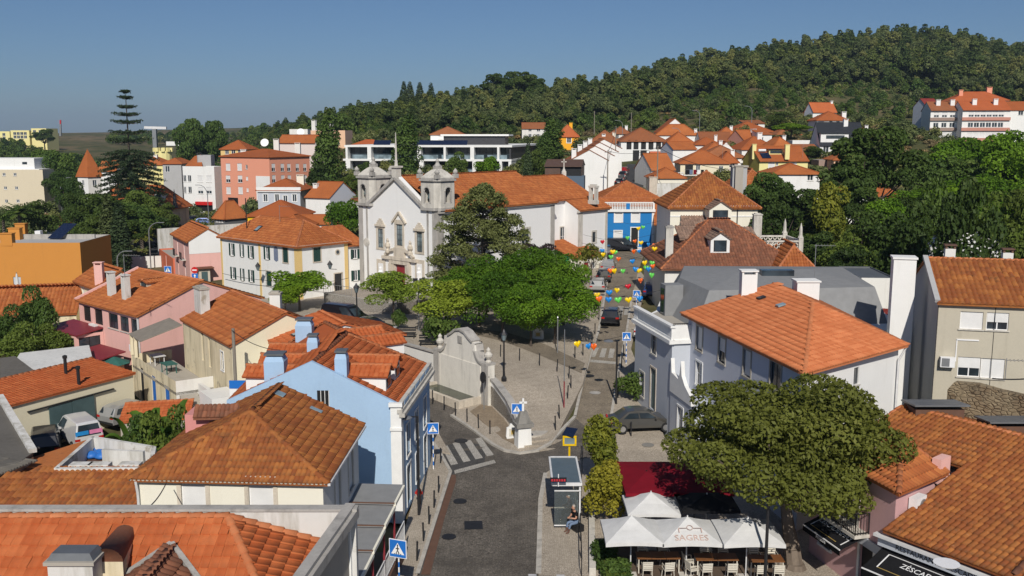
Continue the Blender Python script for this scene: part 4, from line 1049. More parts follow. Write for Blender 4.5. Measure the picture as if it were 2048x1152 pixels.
 # --- pale blue house
r=thing('blue_house','pale blue house with tall blue chimneys, dormers and white corner pilaster','house',(-9.5,52,0))
ze=6.25;NRb=v3(-5.75,47.4,ze);NLb=v3(-14.85,48.2,ze);FRb=v3(-5.0,56.2,ze);BCb=v3(-8.6,62,ze);LBb=v3(-15.2,60.4,ze)
Gb=v3(-10.3,47.85,8.4);Jb=v3(-9.75,54.9,8.5);Kb=v3(-11.6,58.2,8.5)
planes=[[NRb,FRb,Jb,Gb],[FRb,BCb,Kb,Jb],[BCb,LBb,Kb],[LBb,NLb,Gb,Jb,Kb]]
ro=roof(r,planes,'tile_new',[(Gb,Jb),(Jb,Kb),(Jb,FRb),(Kb,BCb),(Kb,LBb)],'mid',.27,.42,'M',(60,0,0,0))
gab=MB();off=v3(-.0,-.12,0)
gw=[NLb+off,NRb+off,Gb+off+v3(0,0,.14)];lw=[(p.x,p.y,0) for p in gw[:2]]
gm=MB();P6=[lw[0],lw[1],(NRb.x,NRb.y-.12,ze+.12),tuple(gw[2]),(NLb.x,NLb.y-.12,ze+.12)]
P6b=[(x,y+.25,z) for x,y,z in P6]
gm.add(P6+P6b,[(0,1,2,3,4),(9,8,7,6,5),(2,7,8,3),(3,8,9,4),(1,6,7,2),(0,4,9,5)])
gm.build('gable_wall','blue_pale',r)
FG=Face(gw[0],gw[1])
for i in range(3):
 u,z=FG.px(638+i*8,797);mb=MB();FG.ob(mb,u-.09,u+.09,-.012,.03,z-.42,z+.42);mb.build('slit_window','black',r)
 mb=MB();FG.ob(mb,u+.09,u+.12,-.02,.03,z-.45,z+.42);FG.ob(mb,u-.1,u+.12,-.03,.03,z-.47,z-.42);mb.build('slit_sill','trim_white',r)
FS=facade(r,NRb,FRb,0,5.75,'blue_pale',[('f',.22,3.9,.95,1.75,'win'),('f',.5,3.9,.95,1.75,'win'),('f',.8,3.9,.95,1.75,'win'),('f',.22,1.35,1.0,2.2,'door',{'dmat':'steel_green'}),('f',.5,1.5,.95,1.6,'win'),('f',.8,1.35,1.0,2.2,'door',{'dmat':'door_dark'})],None,'trim_white')
mb=MB();FS.ob(mb,-.3,FS.L+.25,-.30,0,5.75,5.95);FS.ob(mb,-.3,FS.L+.25,-.18,.1,5.95,6.15);FS.ob(mb,-.2,FS.L+.1,-.12,.1,6.15,6.45);mb.build('cornice','stone',r)
for i in range(5):
 mb=MB();u=.5+i*(FS.L-1)/5;FS.ob(mb,u,u+1.15,-.135,-.12,6.2,6.4);mb.build('cornice_panel','blue_pale',r)
mb=MB();FS.ob(mb,-.02,.5,-.06,0,0,5.75);mb.build('corner_pilaster','trim_white',r)
mb=MB();mb.box((NRb.x-.2,NRb.y-.16,3.15),(.55,.1,6.3));mb.box((NRb.x-.2,NRb.y-.2,6.4),(.7,.25,.2));mb.box((NRb.x-.2,NRb.y-.19,5.1),(.62,.18,.14));mb.build('corner_pilaster','trim_white',r)
facade(r,FRb,BCb,0,ze,'blue_pale',[('f',.3,3.9,.9,1.7,'win'),('f',.7,3.9,.9,1.7,'win')],None,'trim_white');facade(r,BCb,LBb,0,ze,'blue_pale');facade(r,LBb,NLb,0,ze,'white')
for(u,v,Y,w,d,zt) in((551,712,49.0,1.05,.9,8.7),(609,645,57.0,1.0,.8,9.0),(626,672,52.5,.6,.62,8.95),(683,705,48.3,.62,.75,9.0)):
 p=PY(u,v,Y);mb=MB();zb=6.3
 mb.box((p.x,Y,(zb+zt)/2-.2),(w,d,zt-zb-.4));mb.box((p.x,Y,zt-.27),(w,d,.26),taper=.8);o=mb.build('chimney','blue_pale',r)
 m2=MB();m2.box((p.x,Y,zt-.02),(w*.98,d*.98,.1));m2.build('chimney_cap','zinc',o)
fd=Vector((.996,-.087,0))
for(x,y,z) in((-6.55,49.2,6.75),(-6.35,51.4,6.75)):dormer(r,None,(x,y,z),1.35,3.0,.85,.38,(1,-.087),'tile_new','white')
for(x,y,z) in((-6.9,57.0,6.9),(-8.4,59.2,6.9)):dormer(r,None,(x,y,z),1.35,3.0,.8,.38,(.85,.53),'tile_new','white')
for(x,y,z) in((-14.0,49.6,6.7),(-13.9,52.2,6.7),(-14.1,54.8,6.7)):dormer(r,None,(x,y,z),1.35,3.0,.8,.38,(-1,.06),'tile_new','white')
# --- corrugated roof and roof terrace at far left
r=thing('corrugated_shed','low shed with rust-brown ribbed tile roof left of the hip roof house','shed',(-19,40,0))
pl=[v3(-24,38.2,4.35),v3(-15.9,38.2,4.35),v3(-15.9,41.7,5.1),v3(-20.8,41.7,5.1),v3(-24,40.4,4.82)]
roof(r,[pl],'tile_old',[],'mid',.24,.5,'C',90)
for p,q in zip(pl,pl[1:]+pl[:1]):facade(r,p,q,0,min(p.z,q.z)-.15,'cream_old')
pl2=[PZ(-20,992,4.4),PZ(112,940,4.6),PZ(187,875,4.75),PZ(70,913,4.55)]
r=thing('orange_lean_to','flat orange sheet roof behind the ribbed shed, sloping to the left','shed',(-23,44,0));roof(r,[pl2],'tile_mid',[],'far',th=.1)
for p,q in zip(pl2,pl2[1:]+pl2[:1]):facade(r,p,q,0,min(p.z,q.z)-.12,'cream_old')
r=thing('roof_terrace','white walled roof terrace with empty planters between shed and banana plants','terrace',(-18.5,44,0))
tp=[PZ(112,936,5.15),PZ(300,934,5.15),PZ(308,893,5.15),PZ(185,873,5.15)]
mb=MB();mb.prism([(p.x,p.y) for p in tp],0,4.35);mb.build('terrace_floor','rust',r)
for i in range(4):
 a,b=tp[i],tp[(i+1)%4];mb=MB();mb.bar((a.x,a.y,4.72),(b.x,b.y,4.72),.2,.85);mb.build('parapet','white_dirty',r)
m_=tp[1].lerp(tp[2],.5);m2_=tp[0].lerp(tp[3],.45);a_=m_.lerp(m2_,.1);b_=m_.lerp(m2_,.62);mb=MB();mb.bar((a_.x,a_.y,4.85),(b_.x,b_.y,4.85),.2,1.1);mb.build('parapet','white_dirty',r)
for f,wh in((.22,'leftmost'),(.42,'middle'),(.75,'rightmost')):
 p=tp[0].lerp(tp[1],f)+v3(0,.45,0);pr=tag(empty('planter_box',(p.x,p.y,4.4)),wh+' of the white planter boxes on the roof terrace','planter','planter boxes on the roof terrace')
 mb=MB();mb.box((p.x,p.y,4.95),(.95,.5,.5));mb.build('box','white_dirty',pr);mb=MB();mb.box((p.x+.06,p.y-.252,4.98),(.72,.02,.3));mb.build('slot','black',pr)
rs=np.random.RandomState(2);bl=[(rs.normal()*.35,rs.normal()*.3,.25,.3,.3,.22) for _ in range(5)]
p=PZ(203,898,4.7);mb=MB()
for b in bl:mb.lathe((p.x+b[0],p.y+b[1],4.4),[(.34,0),(.38,.1),(.22,.24),(.03,.3)],8)
tag(mb.build('blue_tarpaulin','blue_tarp',None,True),'crumpled blue plastic sheet on the roof terrace','tarpaulin')
r=thing('grey_roof_shed','grey corrugated roof with white mortar edge at the left border','shed',(-30,50,0))
pl=[PZ(-150,1010,5.2),PZ(-10,955,5.0),PZ(66,905,5.0),PZ(0,795,5.4),PZ(-150,800,5.4)]
roof(r,[pl],'corrugate_grey',[],'mid',.18,1.2,'C')
for p,q in zip(pl,pl[1:]+pl[:1]):facade(r,p,q,0,min(p.z,q.z)-.2,'cream_old')
mb=MB();mb.bar(pl[2]+v3(0,0,.08),pl[3]+v3(0,0,.08),.35,.2);mb.build('mortar_edge','white_dirty',r)
# --- cream garage with green sliding doors
b=block('cream_garage','cream garage with orange roof and dark green sliding doors',(15,810),(266,745),3.3,depth=4.4,roof_='mono',rise=.5,mat='cream',rmat='tile_new',lod='mid',prof='M',cat='garage',ov=.15)
F0=Face(b['c'][0],b['c'][1]);g0,g1=F0.px(98,840)[0],F0.px(188,815)[0];rr_=b['root']
for k in(0,1):
 mb=MB();u0=g0+(g1-g0)*k/2;F0.ob(mb,u0+.02,u0+(g1-g0)/2-.02,-.1-.03*k,-.03,.1,2.45);mb.build('sliding_door','steel_green',rr_)
mb=MB();F0.ob(mb,g0-1.5,g1+1.6,-.16,-.05,2.5,2.58);mb.build('door_rail','metal_dark',rr_)
for(u,v) in((132,748),(158,770)):
 c,e,s,n=on_plane(rect_roof(b['c'],b['ze'],.5,'mono',.15)[0][0],u,v);mb=MB();mb.lathe((c.x,c.y,c.z-.1),[(.11,0),(.11,1.2),(.16,1.22),(.16,1.4),(.05,1.45)],10);mb.build('flue_pipe','metal_dark',rr_)
 # low brown shed in front of the garage yard
b=block('brick_lean_to','small orange roofed outhouse behind the banana plants',P=PZ(240,842,1.8),a=12,width=4.2,depth=2.4,roof_='mono',rise=.45,mat='cement',rmat='tile_new',lod='mid',prof='M',cat='shed',ov=.1)
# white sheet roofs left of the pink house
r=thing('whitewashed_roof','low white painted sheet roof with grey patch beside the pink house','shed',(-27,67,0))
pl=[PZ(0,770,3.2),PZ(185,716,3.2),PZ(178,690,3.5),PZ(40,706,3.5)]
roof(r,[pl],'whitewash_roof',[],'far',th=.12)
q_=[PZ(0,760,3.42),PZ(70,742,3.42),PZ(30,712,3.55),PZ(0,716,3.5)];mb=MB();mb.slab(q_,.1);mb.build('grey_patch','corrugate_grey',r)
for p,q in zip(pl,pl[1:]+pl[:1]):facade(r,p,q,0,min(p.z,q.z)-.2,'white_old')
# --- pink house
b=block('pink_house','pink house with glazed balcony, orange roof and two grey chimneys',(157,598),(278,629),6.0,R_=(404,561),roof_='gx',mat='pink',rmat='tile_mid',lod='mid',prof='M',tile_l=.42,ov=.25,wins={0:[('f',.13,4.88,1.5,1.35,'dark'),('f',.33,4.88,1.6,1.35,'dark'),('f',.58,4.88,1.7,1.25,'win',{'fmat':'metal_dark'}),('f',.76,4.88,1.5,1.25,'win',{'fmat':'metal_dark'}),('f',.91,4.88,1.1,1.25,'win',{'fmat':'metal_dark'})]})
r=b['root'];F0=Face(b['c'][0],b['c'][1]);pl0=rect_roof(b['c'],6.0,b['rise'],'gx',.25)[0][0]
for(u,v) in((224,590),(253,597)):
 c,e,s,n=on_plane(pl0,u,v);chimney(r,c.x,c.y,c.z-.3,c.z+1.75,.62,.5,'white_dirty',math.atan2(e.y,e.x),'slab')
c,e,s,n=on_plane(pl0,300,568);dormer(r,None,c+v3(0,0,-.1)-s*.6,1.2,2.4,.6,.12,(-s.x,-s.y),'tile_mid','concrete')
p0,p1=rect_roof(b['c'],6.0,b['rise'],'gx',.25)[0][0][0],rect_roof(b['c'],6.0,b['rise'],'gx',.25)[0][0][3]
mb=MB();mb.bar(p0+v3(0,0,.08),p1+v3(0,0,.08),.25,.22);mb.build('verge','pink',r)
mb=MB();F0.ob(mb,2.4,3.5,-.35,-.02,3.4,4.2);mb.build('drying_sheet','trim_white',r)
mb=MB();F0.ob(mb,F0.L-1.1,F0.L-.35,-.45,-.05,2.95,3.5);mb.build('air_conditioner','pvc',r)
mb=MB();F0.ob(mb,F0.L-.1,F0.L+.0,-.18,-.06,1.8,5.9);mb.build('downpipe','metal_white',r)
# annexes with garnet roofs
A_=F0.p(.3,-3.2,0);B_=F0.p(5.6,-3.2,0)
cm=[v3(*F0.p(-1.2,-2.4,0)),v3(*F0.p(4.4,-2.4,0)),v3(*F0.p(4.4,-.02,0)),v3(*F0.p(-1.2,-.02,0))]
facade(r,cm[0],cm[1],0,3.75,'pink',[('f',.3,2.7,2.3,1.6,'win',{'fmat':'metal_dark'}),('f',.76,2.7,2.2,1.6,'win',{'fmat':'metal_dark'})]);facade(r,cm[1],cm[2],0,3.75,'pink',[('f',.5,2.7,1.8,1.6,'win',{'fmat':'metal_dark'})]);facade(r,cm[3],cm[0],0,3.75,'pink')
mb=MB();mb.slab([cm[0]+v3(-.2,-.2,3.8),cm[1]+v3(.2,-.2,3.8),cm[2]+v3(0,0,4.1),cm[3]+v3(0,0,4.1)],.1);mb.build('annex_roof','garnet',r)
c2=[v3(*F0.p(5.6,-4.6,0)),v3(*F0.p(9.6,-4.6,0)),v3(*F0.p(9.6,-.9,0)),v3(*F0.p(5.6,-.9,0))]
facade(r,c2[0],c2[1],0,2.5,'pink');facade(r,c2[1],c2[2],0,2.5,'pink');facade(r,c2[3],c2[0],0,2.5,'pink')
mb=MB();mb.slab([c2[0]+v3(-.2,-.2,2.5),c2[1]+v3(.25,-.1,2.5),c2[2]+v3(.2,0,3.0),c2[3]+v3(0,0,3.0)],.1);mb.build('annex_roof','garnet',r)
mb=MB();mb.bar(c2[0]+v3(-.2,-.2,2.5),c2[0].lerp(c2[1],.55)+v3(-.1,-.2,2.5),.12,.16);mb.build('roof_gutter','metal_white',r)
pp=PZ(226,716,2.6);t=thing('garden_parasol','dark green garden parasol below the pink house','parasol',(pp.x,pp.y,0));mb=MB();mb.lathe((pp.x,pp.y,2.2),[(1.3,0),(.05,.55)],8);mb.build('canopy','cloth_teal',t);mb=MB();mb.path([(pp.x,pp.y,0),(pp.x,pp.y,2.8)],.03);mb.build('pole','metal_grey',t)
# small cream house behind
b=block('cream_cottage','small cream house with orange roof behind the pink house chimneys',(153,558),(196,573),6.2,R_=(240,541),roof_='gx',mat='cream',rmat='tile_mid',lod='mid',prof='M',wins={0:[('px',166,577,.6,1.2,'blind')]})
c,e,s,n=on_plane(rect_roof(b['c'],6.2,b['rise'],'gx')[0][0],200,566);chimney(b['root'],c.x,c.y,c.z-.2,c.z+1.7,.75,.5,'pink',0)
# --- cream stained old house
b=block('stained_cream_house','stained cream house with orange roof, outside stair and blue curtains',(365,637),(463,689),6.4,R_=(571,625),roof_='gx',mat='cream_old',rmat='tile_mid',lod='mid',prof='M',tile_l=.5,ov=.15,wins={0:[('px',405,693,.5,2.1,'dark'),('px',419,706,.5,2.1,'dark'),('px',445,722,.6,1.3,'win',{'trim':'trim_white','trimw':.08})]},sides={1:'cream'})
r=b['root'];c=b['c'];F0=Face(c[0],c[1])
p=rect_roof(c,6.4,b['rise'],'gx',.15)[0][0];q_,e,s,n=on_plane(p,405,622);chimney(r,q_.x,q_.y,q_.z-.4,q_.z+1.7,1.5,.7,'white_dirty',math.atan2(e.y,e.x),'hood','cement')
t0,t1=-3.4,F0.L*.62
tc=[v3(*F0.p(t0,-3.0,0)),v3(*F0.p(t1,-2.6,0)),v3(*F0.p(t1,-.02,0)),v3(*F0.p(t0,-.02,0))]
facade(r,tc[0],tc[1],0,3.4,'cream_old',[('f',.22,1.5,.9,2.6,'door',{'dmat':'door_dark'}),('f',.5,1.5,1.0,2.5,'door',{'dmat':'blue_tarp'}),('f',.8,1.5,1.1,2.3,'door',{'dmat':'blue_tarp'})]);facade(r,tc[1],tc[2],0,3.4,'white_old');facade(r,tc[3],tc[0],0,3.4,'cream_old')
mb=MB();mb.prism([(q.x,q.y) for q in tc],2.4,2.6);mb.build('terrace_floor','cement',r)
u0=F0.p(t0,-3.0,0);mb=MB();mb.slab([v3(*F0.p(t0-.2,-3.1,5.0)),v3(*F0.p(t0+3.2,-3.1,5.0)),v3(*F0.p(t0+3.2,0,5.9)),v3(*F0.p(t0-.2,0,5.9))],.08);mb.build('porch_roof','wood_grey',r)
for uu in(t0+.1,t0+1.3):mb=MB();mb.bar(F0.p(uu,-2.95,3.4),F0.p(uu,-2.95,5.0),.25);mb.build('porch_post','cream_old',r)
for k in range(12):
 mb=MB();uu=t1+.05+k*.28;F0.ob(mb,uu,uu+.28,-2.4,-1.2,0,2.4-k*.2);mb.build('step','cement',r)
mb=MB();F0.ob(mb,t1+.2,t1+3.6,-1.15,-.9,0,3.1);mb.build('stair_wall','white_old',r)
c3=[v3(*F0.p(F0.L-1.2,-1.9,0)),v3(*F0.p(F0.L+1.4,-1.9,0)),v3(*F0.p(F0.L+1.4,-.05,0)),v3(*F0.p(F0.L-1.2,-.05,0))]
for i in range(4):facade(r,c3[i],c3[(i+1)%4],0,3.3,'white')
mb=MB();mb.poly([(q.x,q.y,3.3) for q in c3]);mb.build('annex_roof','white_old',r)
for(du,dz,mt,lab,nm) in((1.0,0,'parasol_white','white plastic table under the porch of the stained house','porch_table'),(4.2,0,'cloth_teal','dark green folding table on the stained house terrace','porch_table')):
 q_=F0.p(t0+du,-1.4,2.6);t=thing(nm,lab,'table',q_);mb=MB();mb.box((q_[0],q_[1],3.3),(1.3,.9,.05),R(-50));mb.build('table_top',mt,t)
 for sx in(-1,1):
  for sy in(-1,1):c_=Matrix.Rotation(R(-50),3,'Z')@v3(sx*.5,sy*.35,0);mb=MB();mb.bar((q_[0]+c_.x,q_[1]+c_.y,2.6),(q_[0]+c_.x,q_[1]+c_.y,3.28),.06);mb.build('leg',mt,t)
  # yard wall with flaking plaster between pink and cream houses
w0=v3(*F0.p(t0-3.2,-2.2,0));w1=v3(*F0.p(t0,-3.0,0));r=thing('yard_wall','flaking cream yard wall between the pink annex and the stained house','wall',w0);facade(r,w0,w1,0,3.6,'cream_old',());mb=MB();mb.bar(w0+v3(0,.15,1.8),w1+v3(0,.15,1.8),.22,3.55);mb.build('wall_core','cream_old',r)
p=PZ(325,777,.2);t=thing('blue_barrel','small blue plastic barrel by the flaking yard wall','barrel',p);mb=MB();mb.lathe((p.x,p.y,.05),[(.24,0),(.27,.15),(.27,.6),(.2,.75),(.1,.8)],12);mb.build('drum','blue_tarp',t);mb=MB();mb.lathe((p.x,p.y,.85),[(.11,0),(.11,.06)],10);mb.build('lid','black',t)
p=PY(468,700,59);t=thing('utility_pole','weathered grey wooden pole at the corner of the stained cream house','pole',(p.x,59,0));mb=MB();mb.path([(p.x,59,0),(p.x,59,PY(463,657,59).z)],.13,8,.1);mb.build('post','wood_grey',t)
# --- white house with skylights behind the blue house
b=block('skylight_house','white house with two roof windows behind the pale blue chimneys',(522,667),(562,694),6.4,R_=(688,646),depth=None,roof_='gx',mat='white',rmat='tile_new',lod='mid',prof='M',tile_l=.44,ov=.15)
pl0=rect_roof(b['c'],6.4,b['rise'],'gx',.15)[0][0]
for(u,v) in((572,653),(597,669)):q_,e,s,n=on_plane(pl0,u,v);skylight(b['root'],q_,e,s,n)
q_,e,s,n=on_plane(pl0,553,640);chimney(b['root'],q_.x,q_.y,q_.z-.5,q_.z+1.9,.75,.6,'white_old',0,'hood','cement')
r=thing('street_board','blue and white painted board beside the blue house gable','board',PZ(490,785,4.0));q_=PZ(490,783,4.3)
mb=MB();mb.box((q_.x,q_.y,4.75),(1.9,.08,.5));mb.build('blue_panel','sign_blue',r);mb=MB();mb.box((q_.x,q_.y,3.85),(1.9,.07,1.25));mb.build('white_panel','sign_white',r);mb=MB();mb.box((q_.x-.9,q_.y+.06,2.2),(.1,.1,4.4));mb.build('post','metal_grey',r)
mb=MB();rs=np.random.RandomState(3)
for k in range(26):
 x=q_.x+rs.uniform(-.85,.8);z=3.4+rs.uniform(0,.95);mb.bar((x,q_.y-.045,z),(x+rs.uniform(-.14,.14),q_.y-.045,z+rs.uniform(-.12,.12)),.03)
o=mb.build('scribble','steel_green',r);o['kind']='stuff'
# --- far-left low tiled house and orange flat-roofed block
b=block('orange_block','ochre orange flat-roofed block with solar panel at left edge',P=PY(-60,492,112),a=2,uB=160,depth=9.5,roof_='flat',parapet=.35,mat='orange_wall',rmat='concrete_grey',gcoping='stone_grey',cat='building',wins={0:[('px',35,572,.9,2.2,'door',{'dmat':'grey_wall'})]})
r=b['root'];z_=b['ze']
c=[PY(160,490,121.8),PY(170,470,121.8)]
for(u,v,w) in((40,462,1.3),(28,472,1.4),(12,484,1.4)):p=PZ(u,v+8,z_);chimney(r,p.x,p.y+.5,z_,z_+1.4,w,.8,'orange_wall',0,'flat')
p=PZ(125,470,z_+.5);mb=MB();mb.slab([(p.x-1.6,p.y-.6,z_+.2),(p.x+.2,p.y-.9,z_+.2),(p.x+1.6,p.y+.6,z_+1.9),(p.x-.2,p.y+.9,z_+1.9)],.08);mb.build('solar_panel','solar',r)
p=PZ(78,470,z_+.4);mb=MB();mb.box((p.x,p.y,z_+.5),(.7,.7,.9));mb.build('roof_box','pvc',r)
mb=MB();mb.box((b['c'][2].x-10,b['c'][2].y-2.2,z_+.3),(18,.3,.6));mb.build('roof_kerb','stone_grey',r)
t=PZ(35,580,1.0);r2=thing('folded_parasol','closed white parasol standing against the orange block','parasol',(t.x,t.y,1));p=PY(35,572,108);mb=MB();mb.lathe((p.x,p.y,p.z-.6),[(.32,0),(.25,.6),(.1,1.9),(.02,2.1)],8);mb.build('canopy','parasol_white',r2);mb=MB();mb.path([(p.x,p.y,.5),(p.x,p.y,p.z+1.6)],.04);mb.build('pole','metal_grey',r2)
block('long_tiled_house','long low house with ribbed orange roof below the orange block',P=PY(-40,632,86),a=14,uB=152,depth=7,roof_='gx',rise=1.9,mat='cream_old',rmat='tile_mid',lod='mid',prof='C',tile_w=.34,tile_l=.6,ov=.2)
# ---------------------------------------------------------------- houses right of the street
# white house with big orange hip roof
r=thing('white_hip_house','white two-storey house under a large bright orange hip roof right of the street','house',(17,56,0))
ze=8.5;LB=PZ(1362,627,ze);NN=PZ(1609,748,ze);RR=PZ(1817,690,ze);BB=v3(21.5,67,ze)
R1=PY(1553,575,63);R2=PY(1626,599,56.5);R1.z=R2.z=(R1.z+R2.z)/2
roof(r,[[LB,NN,R2,R1],[NN,RR,R2],[RR,BB,R1,R2],[BB,LB,R1]],'tile_bright',[(R1,R2),(R2,NN),(R2,RR),(R1,LB),(R1,BB)],'mid',.23,.42,'S',(200,100,0,0))
cen=v3(17.2,57,ze);i2=lambda p:p+(cen-p).normalized()*.55
cs=[i2(LB),i2(NN),i2(RR),i2(BB)]
wb=dict(trim='cement',fmat='metal_dark')
facade(r,cs[0],cs[1],-.5,ze,'grey_lav',[('px',1399,677,.95,1.5,'blind',wb),('px',1444,701,.95,1.5,'half',wb),('px',1494,727,.95,1.5,'blind',wb),('px',1551,752,1.2,1.4,'win',wb),('px',1398,748,.95,1.5,'win',{'trim':'trim_white'}),('u',7.5,3.2,.95,1.5,'blind',wb),('u',11,3.2,.95,1.5,'blind',wb)])  # white wall as well; its street-side shade is put into the grey-lavender colour
FW=facade(r,cs[1],cs[2],-.5,ze,'white',[('px',1713,752,.55,.95,'win',{'fmat':'metal_grey'})])
facade(r,cs[2],cs[3],-.5,ze,'white');facade(r,cs[3],cs[0],-.5,ze,'white')
mb=MB();mb.path([RR+v3(-.1,0,-.1),v3(*FW.p(FW.L-.2,-.15,ze-.9)),v3(*FW.p(FW.L-.2,-.15,0))],.06,6);mb.build('downpipe','metal_white',r)
for(u,v,m) in((1523,599,'metal_dark'),(1562,614,'roofglass')):
 c,e,s,n=on_plane([LB,NN,R2,R1],u,v);m3=Matrix((e,s,n)).transposed();mb=MB();mb.box(c+n*.14,(.4,.5,.1),rot=m3);mb.build('roof_vent',m,r)
 # grey corner house with mansard roof and parapet terrace
r=thing('mansard_house','pale grey corner house with dark membrane mansard and white parapet on the street','house',(15,68,0))
q=[v3(8.75,68.6,0),v3(10.35,60.3,0),v3(11.9,60.6,0)];b2=v3(11.2,81,0);b3=v3(29,79,0);b4=v3(27,64,0)
facade(r,v3(8.9,67.5,0),q[1],0,7.4,'grey_wall',[('px',1308,683,.9,1.7,'win',{'fmat':'cement','trim':'stone'}),('px',1306,778,1.0,2.9,'door',{'trim':'stone_warm','dmat':'steel_green'}),('px',1284,768,.9,1.7,'win',{'trim':'stone'})])
facade(r,q[1],q[2],0,7.4,'grey_wall',())
Fp=Face(v3(8.9,67.5,0),q[1]);mb=MB();Fp.ob(mb,-.1,Fp.L+.25,-.28,.1,6.7,6.95);Fp.ob(mb,-.1,Fp.L+.12,-.12,.1,6.95,7.1);Fp.ob(mb,-.1,Fp.L+.18,-.2,.15,7.75,7.9);Fp.ob(mb,-.1,.6,-.1,.1,7.1,7.75);Fp.ob(mb,Fp.L-.6,Fp.L+.1,-.1,.1,7.1,7.75);Fp.ob(mb,.6,Fp.L-.6,-.02,.1,7.1,7.75);mb.build('parapet','trim_white',r)
F2=Face(q[1],q[2]);mb=MB();F2.ob(mb,0,F2.L,-.2,.1,6.7,6.95);F2.ob(mb,0,F2.L,-.1,.1,6.95,7.9);mb.build('parapet','trim_white',r)
mb=MB();mb.prism([(9.1,67.5),(10.5,60.6),(27,64),(29,79),(12.8,79.5),(10.9,71)],0,6.9);mb.build('storey_block','white',r)
gt=[(11.3,71.5),(12.5,63.9),(26.5,66),(28,78.5),(13.0,79)];gtop=[(12.7,71.5),(13.7,65.4),(25.8,67),(27,77.5),(14.2,78)]
mm=MB();N5=5;P_=[(x,y,6.9) for x,y in gt]+[(x,y,9.35) for x,y in gtop]+[(17.8,72.5,9.85),(22.5,72.5,9.85)]
mm.add(P_,[(i,(i+1)%5,(i+1)%5+5,i+5) for i in range(5)]+[(5,6,10),(6,7,11,10),(7,8,11),(8,9,10,11),(9,5,10)]);mm.build('mansard_roof','membrane',r)
mb=MB();mb.bar((10.7,61.0,6.96),(12.3,63.9,6.96),.1,.1);mb.poly([(9.1,67.4,6.92),(10.5,61,6.92),(13.2,63.8,6.92),(11.4,71.2,6.92)]);mb.build('terrace_floor','cement',r)
Fm=Face((11.5,70.2),(12.3,64.9));mb=MB();Fm.ob(mb,.3,1.5,-.55,.8,6.93,9.2);mb.build('roof_door_bay','membrane',r);mb=MB();Fm.ob(mb,.5,1.3,-.58,-.55,6.95,8.9);mb.build('glass_door','glass',r)
railing(r,[(10.5,60.9,6.93),(11.7,61.1,6.93),(13.2,63.5,6.93)],.95,.14)
for(u,v0,v1,Y,w,d) in((1497,548,606,62.0,1.0,.8),(1612,562,600,64,1.5,1.2)):
 p=PY(u,v0,Y);chimney(r,p.x,Y,7,p.z,w,d,'white',0,'flat' if w>1.2 else 'slab')
p=PY(1556,570,70);mb=MB();mb.box((p.x,70.5,9.5),(2.4,.8,1.2));mb.build('roof_window','glass',r)
Fq=Face(q[1]+v3(.1,-.02,0),q[2]);
# ornamental white scroll gable over a low annex at the pavement
r=thing('scroll_gable_annex','low white annex with curved baroque gable beside the grey corner house','house',(11.2,59,0))
fa,fb=v3(10.3,60.2,0),v3(11.0,56.5,0);Fz=Face(fa,fb);L_=Fz.L
top=[(0,4.4),(.12,5.8),(.3,4.9),(L_*.38,4.75),(L_*.45,5.1),(L_*.5,6.0),(L_*.55,5.1),(L_*.7,4.6),(L_,4.1)]
facade(r,fa,fb,0,3.6,'grey_wall',[('f',.5,2.2,.9,1.6,'win',{'trim':'trim_white'})]);mb=MB()
P0=[Fz.p(u,-.06,z) for u,z in[(0,3.6),(L_,3.6)]+top[::-1]];P1=[Fz.p(u,.18,z) for u,z in[(0,3.6),(L_,3.6)]+top[::-1]];n0=len(P0)
mb.add(P0+P1,[tuple(range(n0)),tuple(range(2*n0-1,n0-1,-1))]+[(i,i+n0,(i+1)%n0+n0,(i+1)%n0) for i in range(n0)]);mb.build('scroll_gable','trim_white',r)
mb=MB();mb.prism([(10.5,60.2),(11.2,56.5),(12.6,57),(12,60.5)],0,3.7);mb.build('annex_body','grey_wall',r)
# concrete house at the right edge
P=PZ(1878,601,10.3);b=block('concrete_house','bare cement house with rust ribbed roof and white gable wall at right',P=P,a=-14,width=13,depth=9.6,roof_='gx',rise=1.95,mat='concrete',rmat='tile_old',lod='mid',prof='C',tile_w=.3,tile_l=.55,ov=.25,sides={3:'concrete_grey'},single=120,wins={0:[('px',1943,641,1.25,1.05,'blind'),('px',1995,643,1.2,1.05,'half'),('px',1938,734,1.25,1.2,'half'),('px',1985,737,1.3,1.2,'blind')]})
r=b['root'];F0=Face(b['c'][0],b['c'][1]);F3=Face(b['c'][3],b['c'][0])
u,z=F0.px(1893,722);mb=MB();F0.ob(mb,u-.4,u+.4,-.4,-.06,z-.3,z+.3);o=mb.build('air_conditioner','pvc',r);mb=MB();F0.ob(mb,u-.34,u+.1,-.412,-.4,z-.25,z+.25);mb.build('fan_grille','metal_grey',o)
u,z=F0.px(1913,690);mb=MB();F0.ob(mb,u-.03,u+.03,-.05,0,z-1.0,z+.35);F0.ob(mb,u-.03,u+1.2,-.05,0,z+.3,z+.38);mb.build('pipe_duct','pvc',r)
mb=MB();F3.ob(mb,F3.L-.04,F3.L+.0,-.02,.02,0,10);F0.ob(mb,3.1,3.13,-.02,0,0,10.2);mb.build('wall_cable','metal_dark',r)
mb=MB();rp=rect_roof(b['c'],10.3,1.95,'gx',.25)[0][0];mb.bar(rp[0]+v3(0,0,.1),rp[3]+v3(0,0,.1),.3,.2);mb.build('verge','concrete_grey',r)
cp=PY(1808,516,60.5);mb=MB();mb.box((cp.x,60.5,cp.z/2),(1.35,1.2,cp.z),R(-14));o=mb.build('chimney','white',r);mb=MB();mb.box((cp.x,60.5,cp.z+.05),(1.5,1.35,.12),R(-14));mb.build('chimney_cap','white',o)
for k in range(9):mb=MB();mb.box((cp.x+.25,59.85,cp.z-1.6-k*.32),(.34,.05,.03),R(-14));mb.build('rung','metal_white',o)
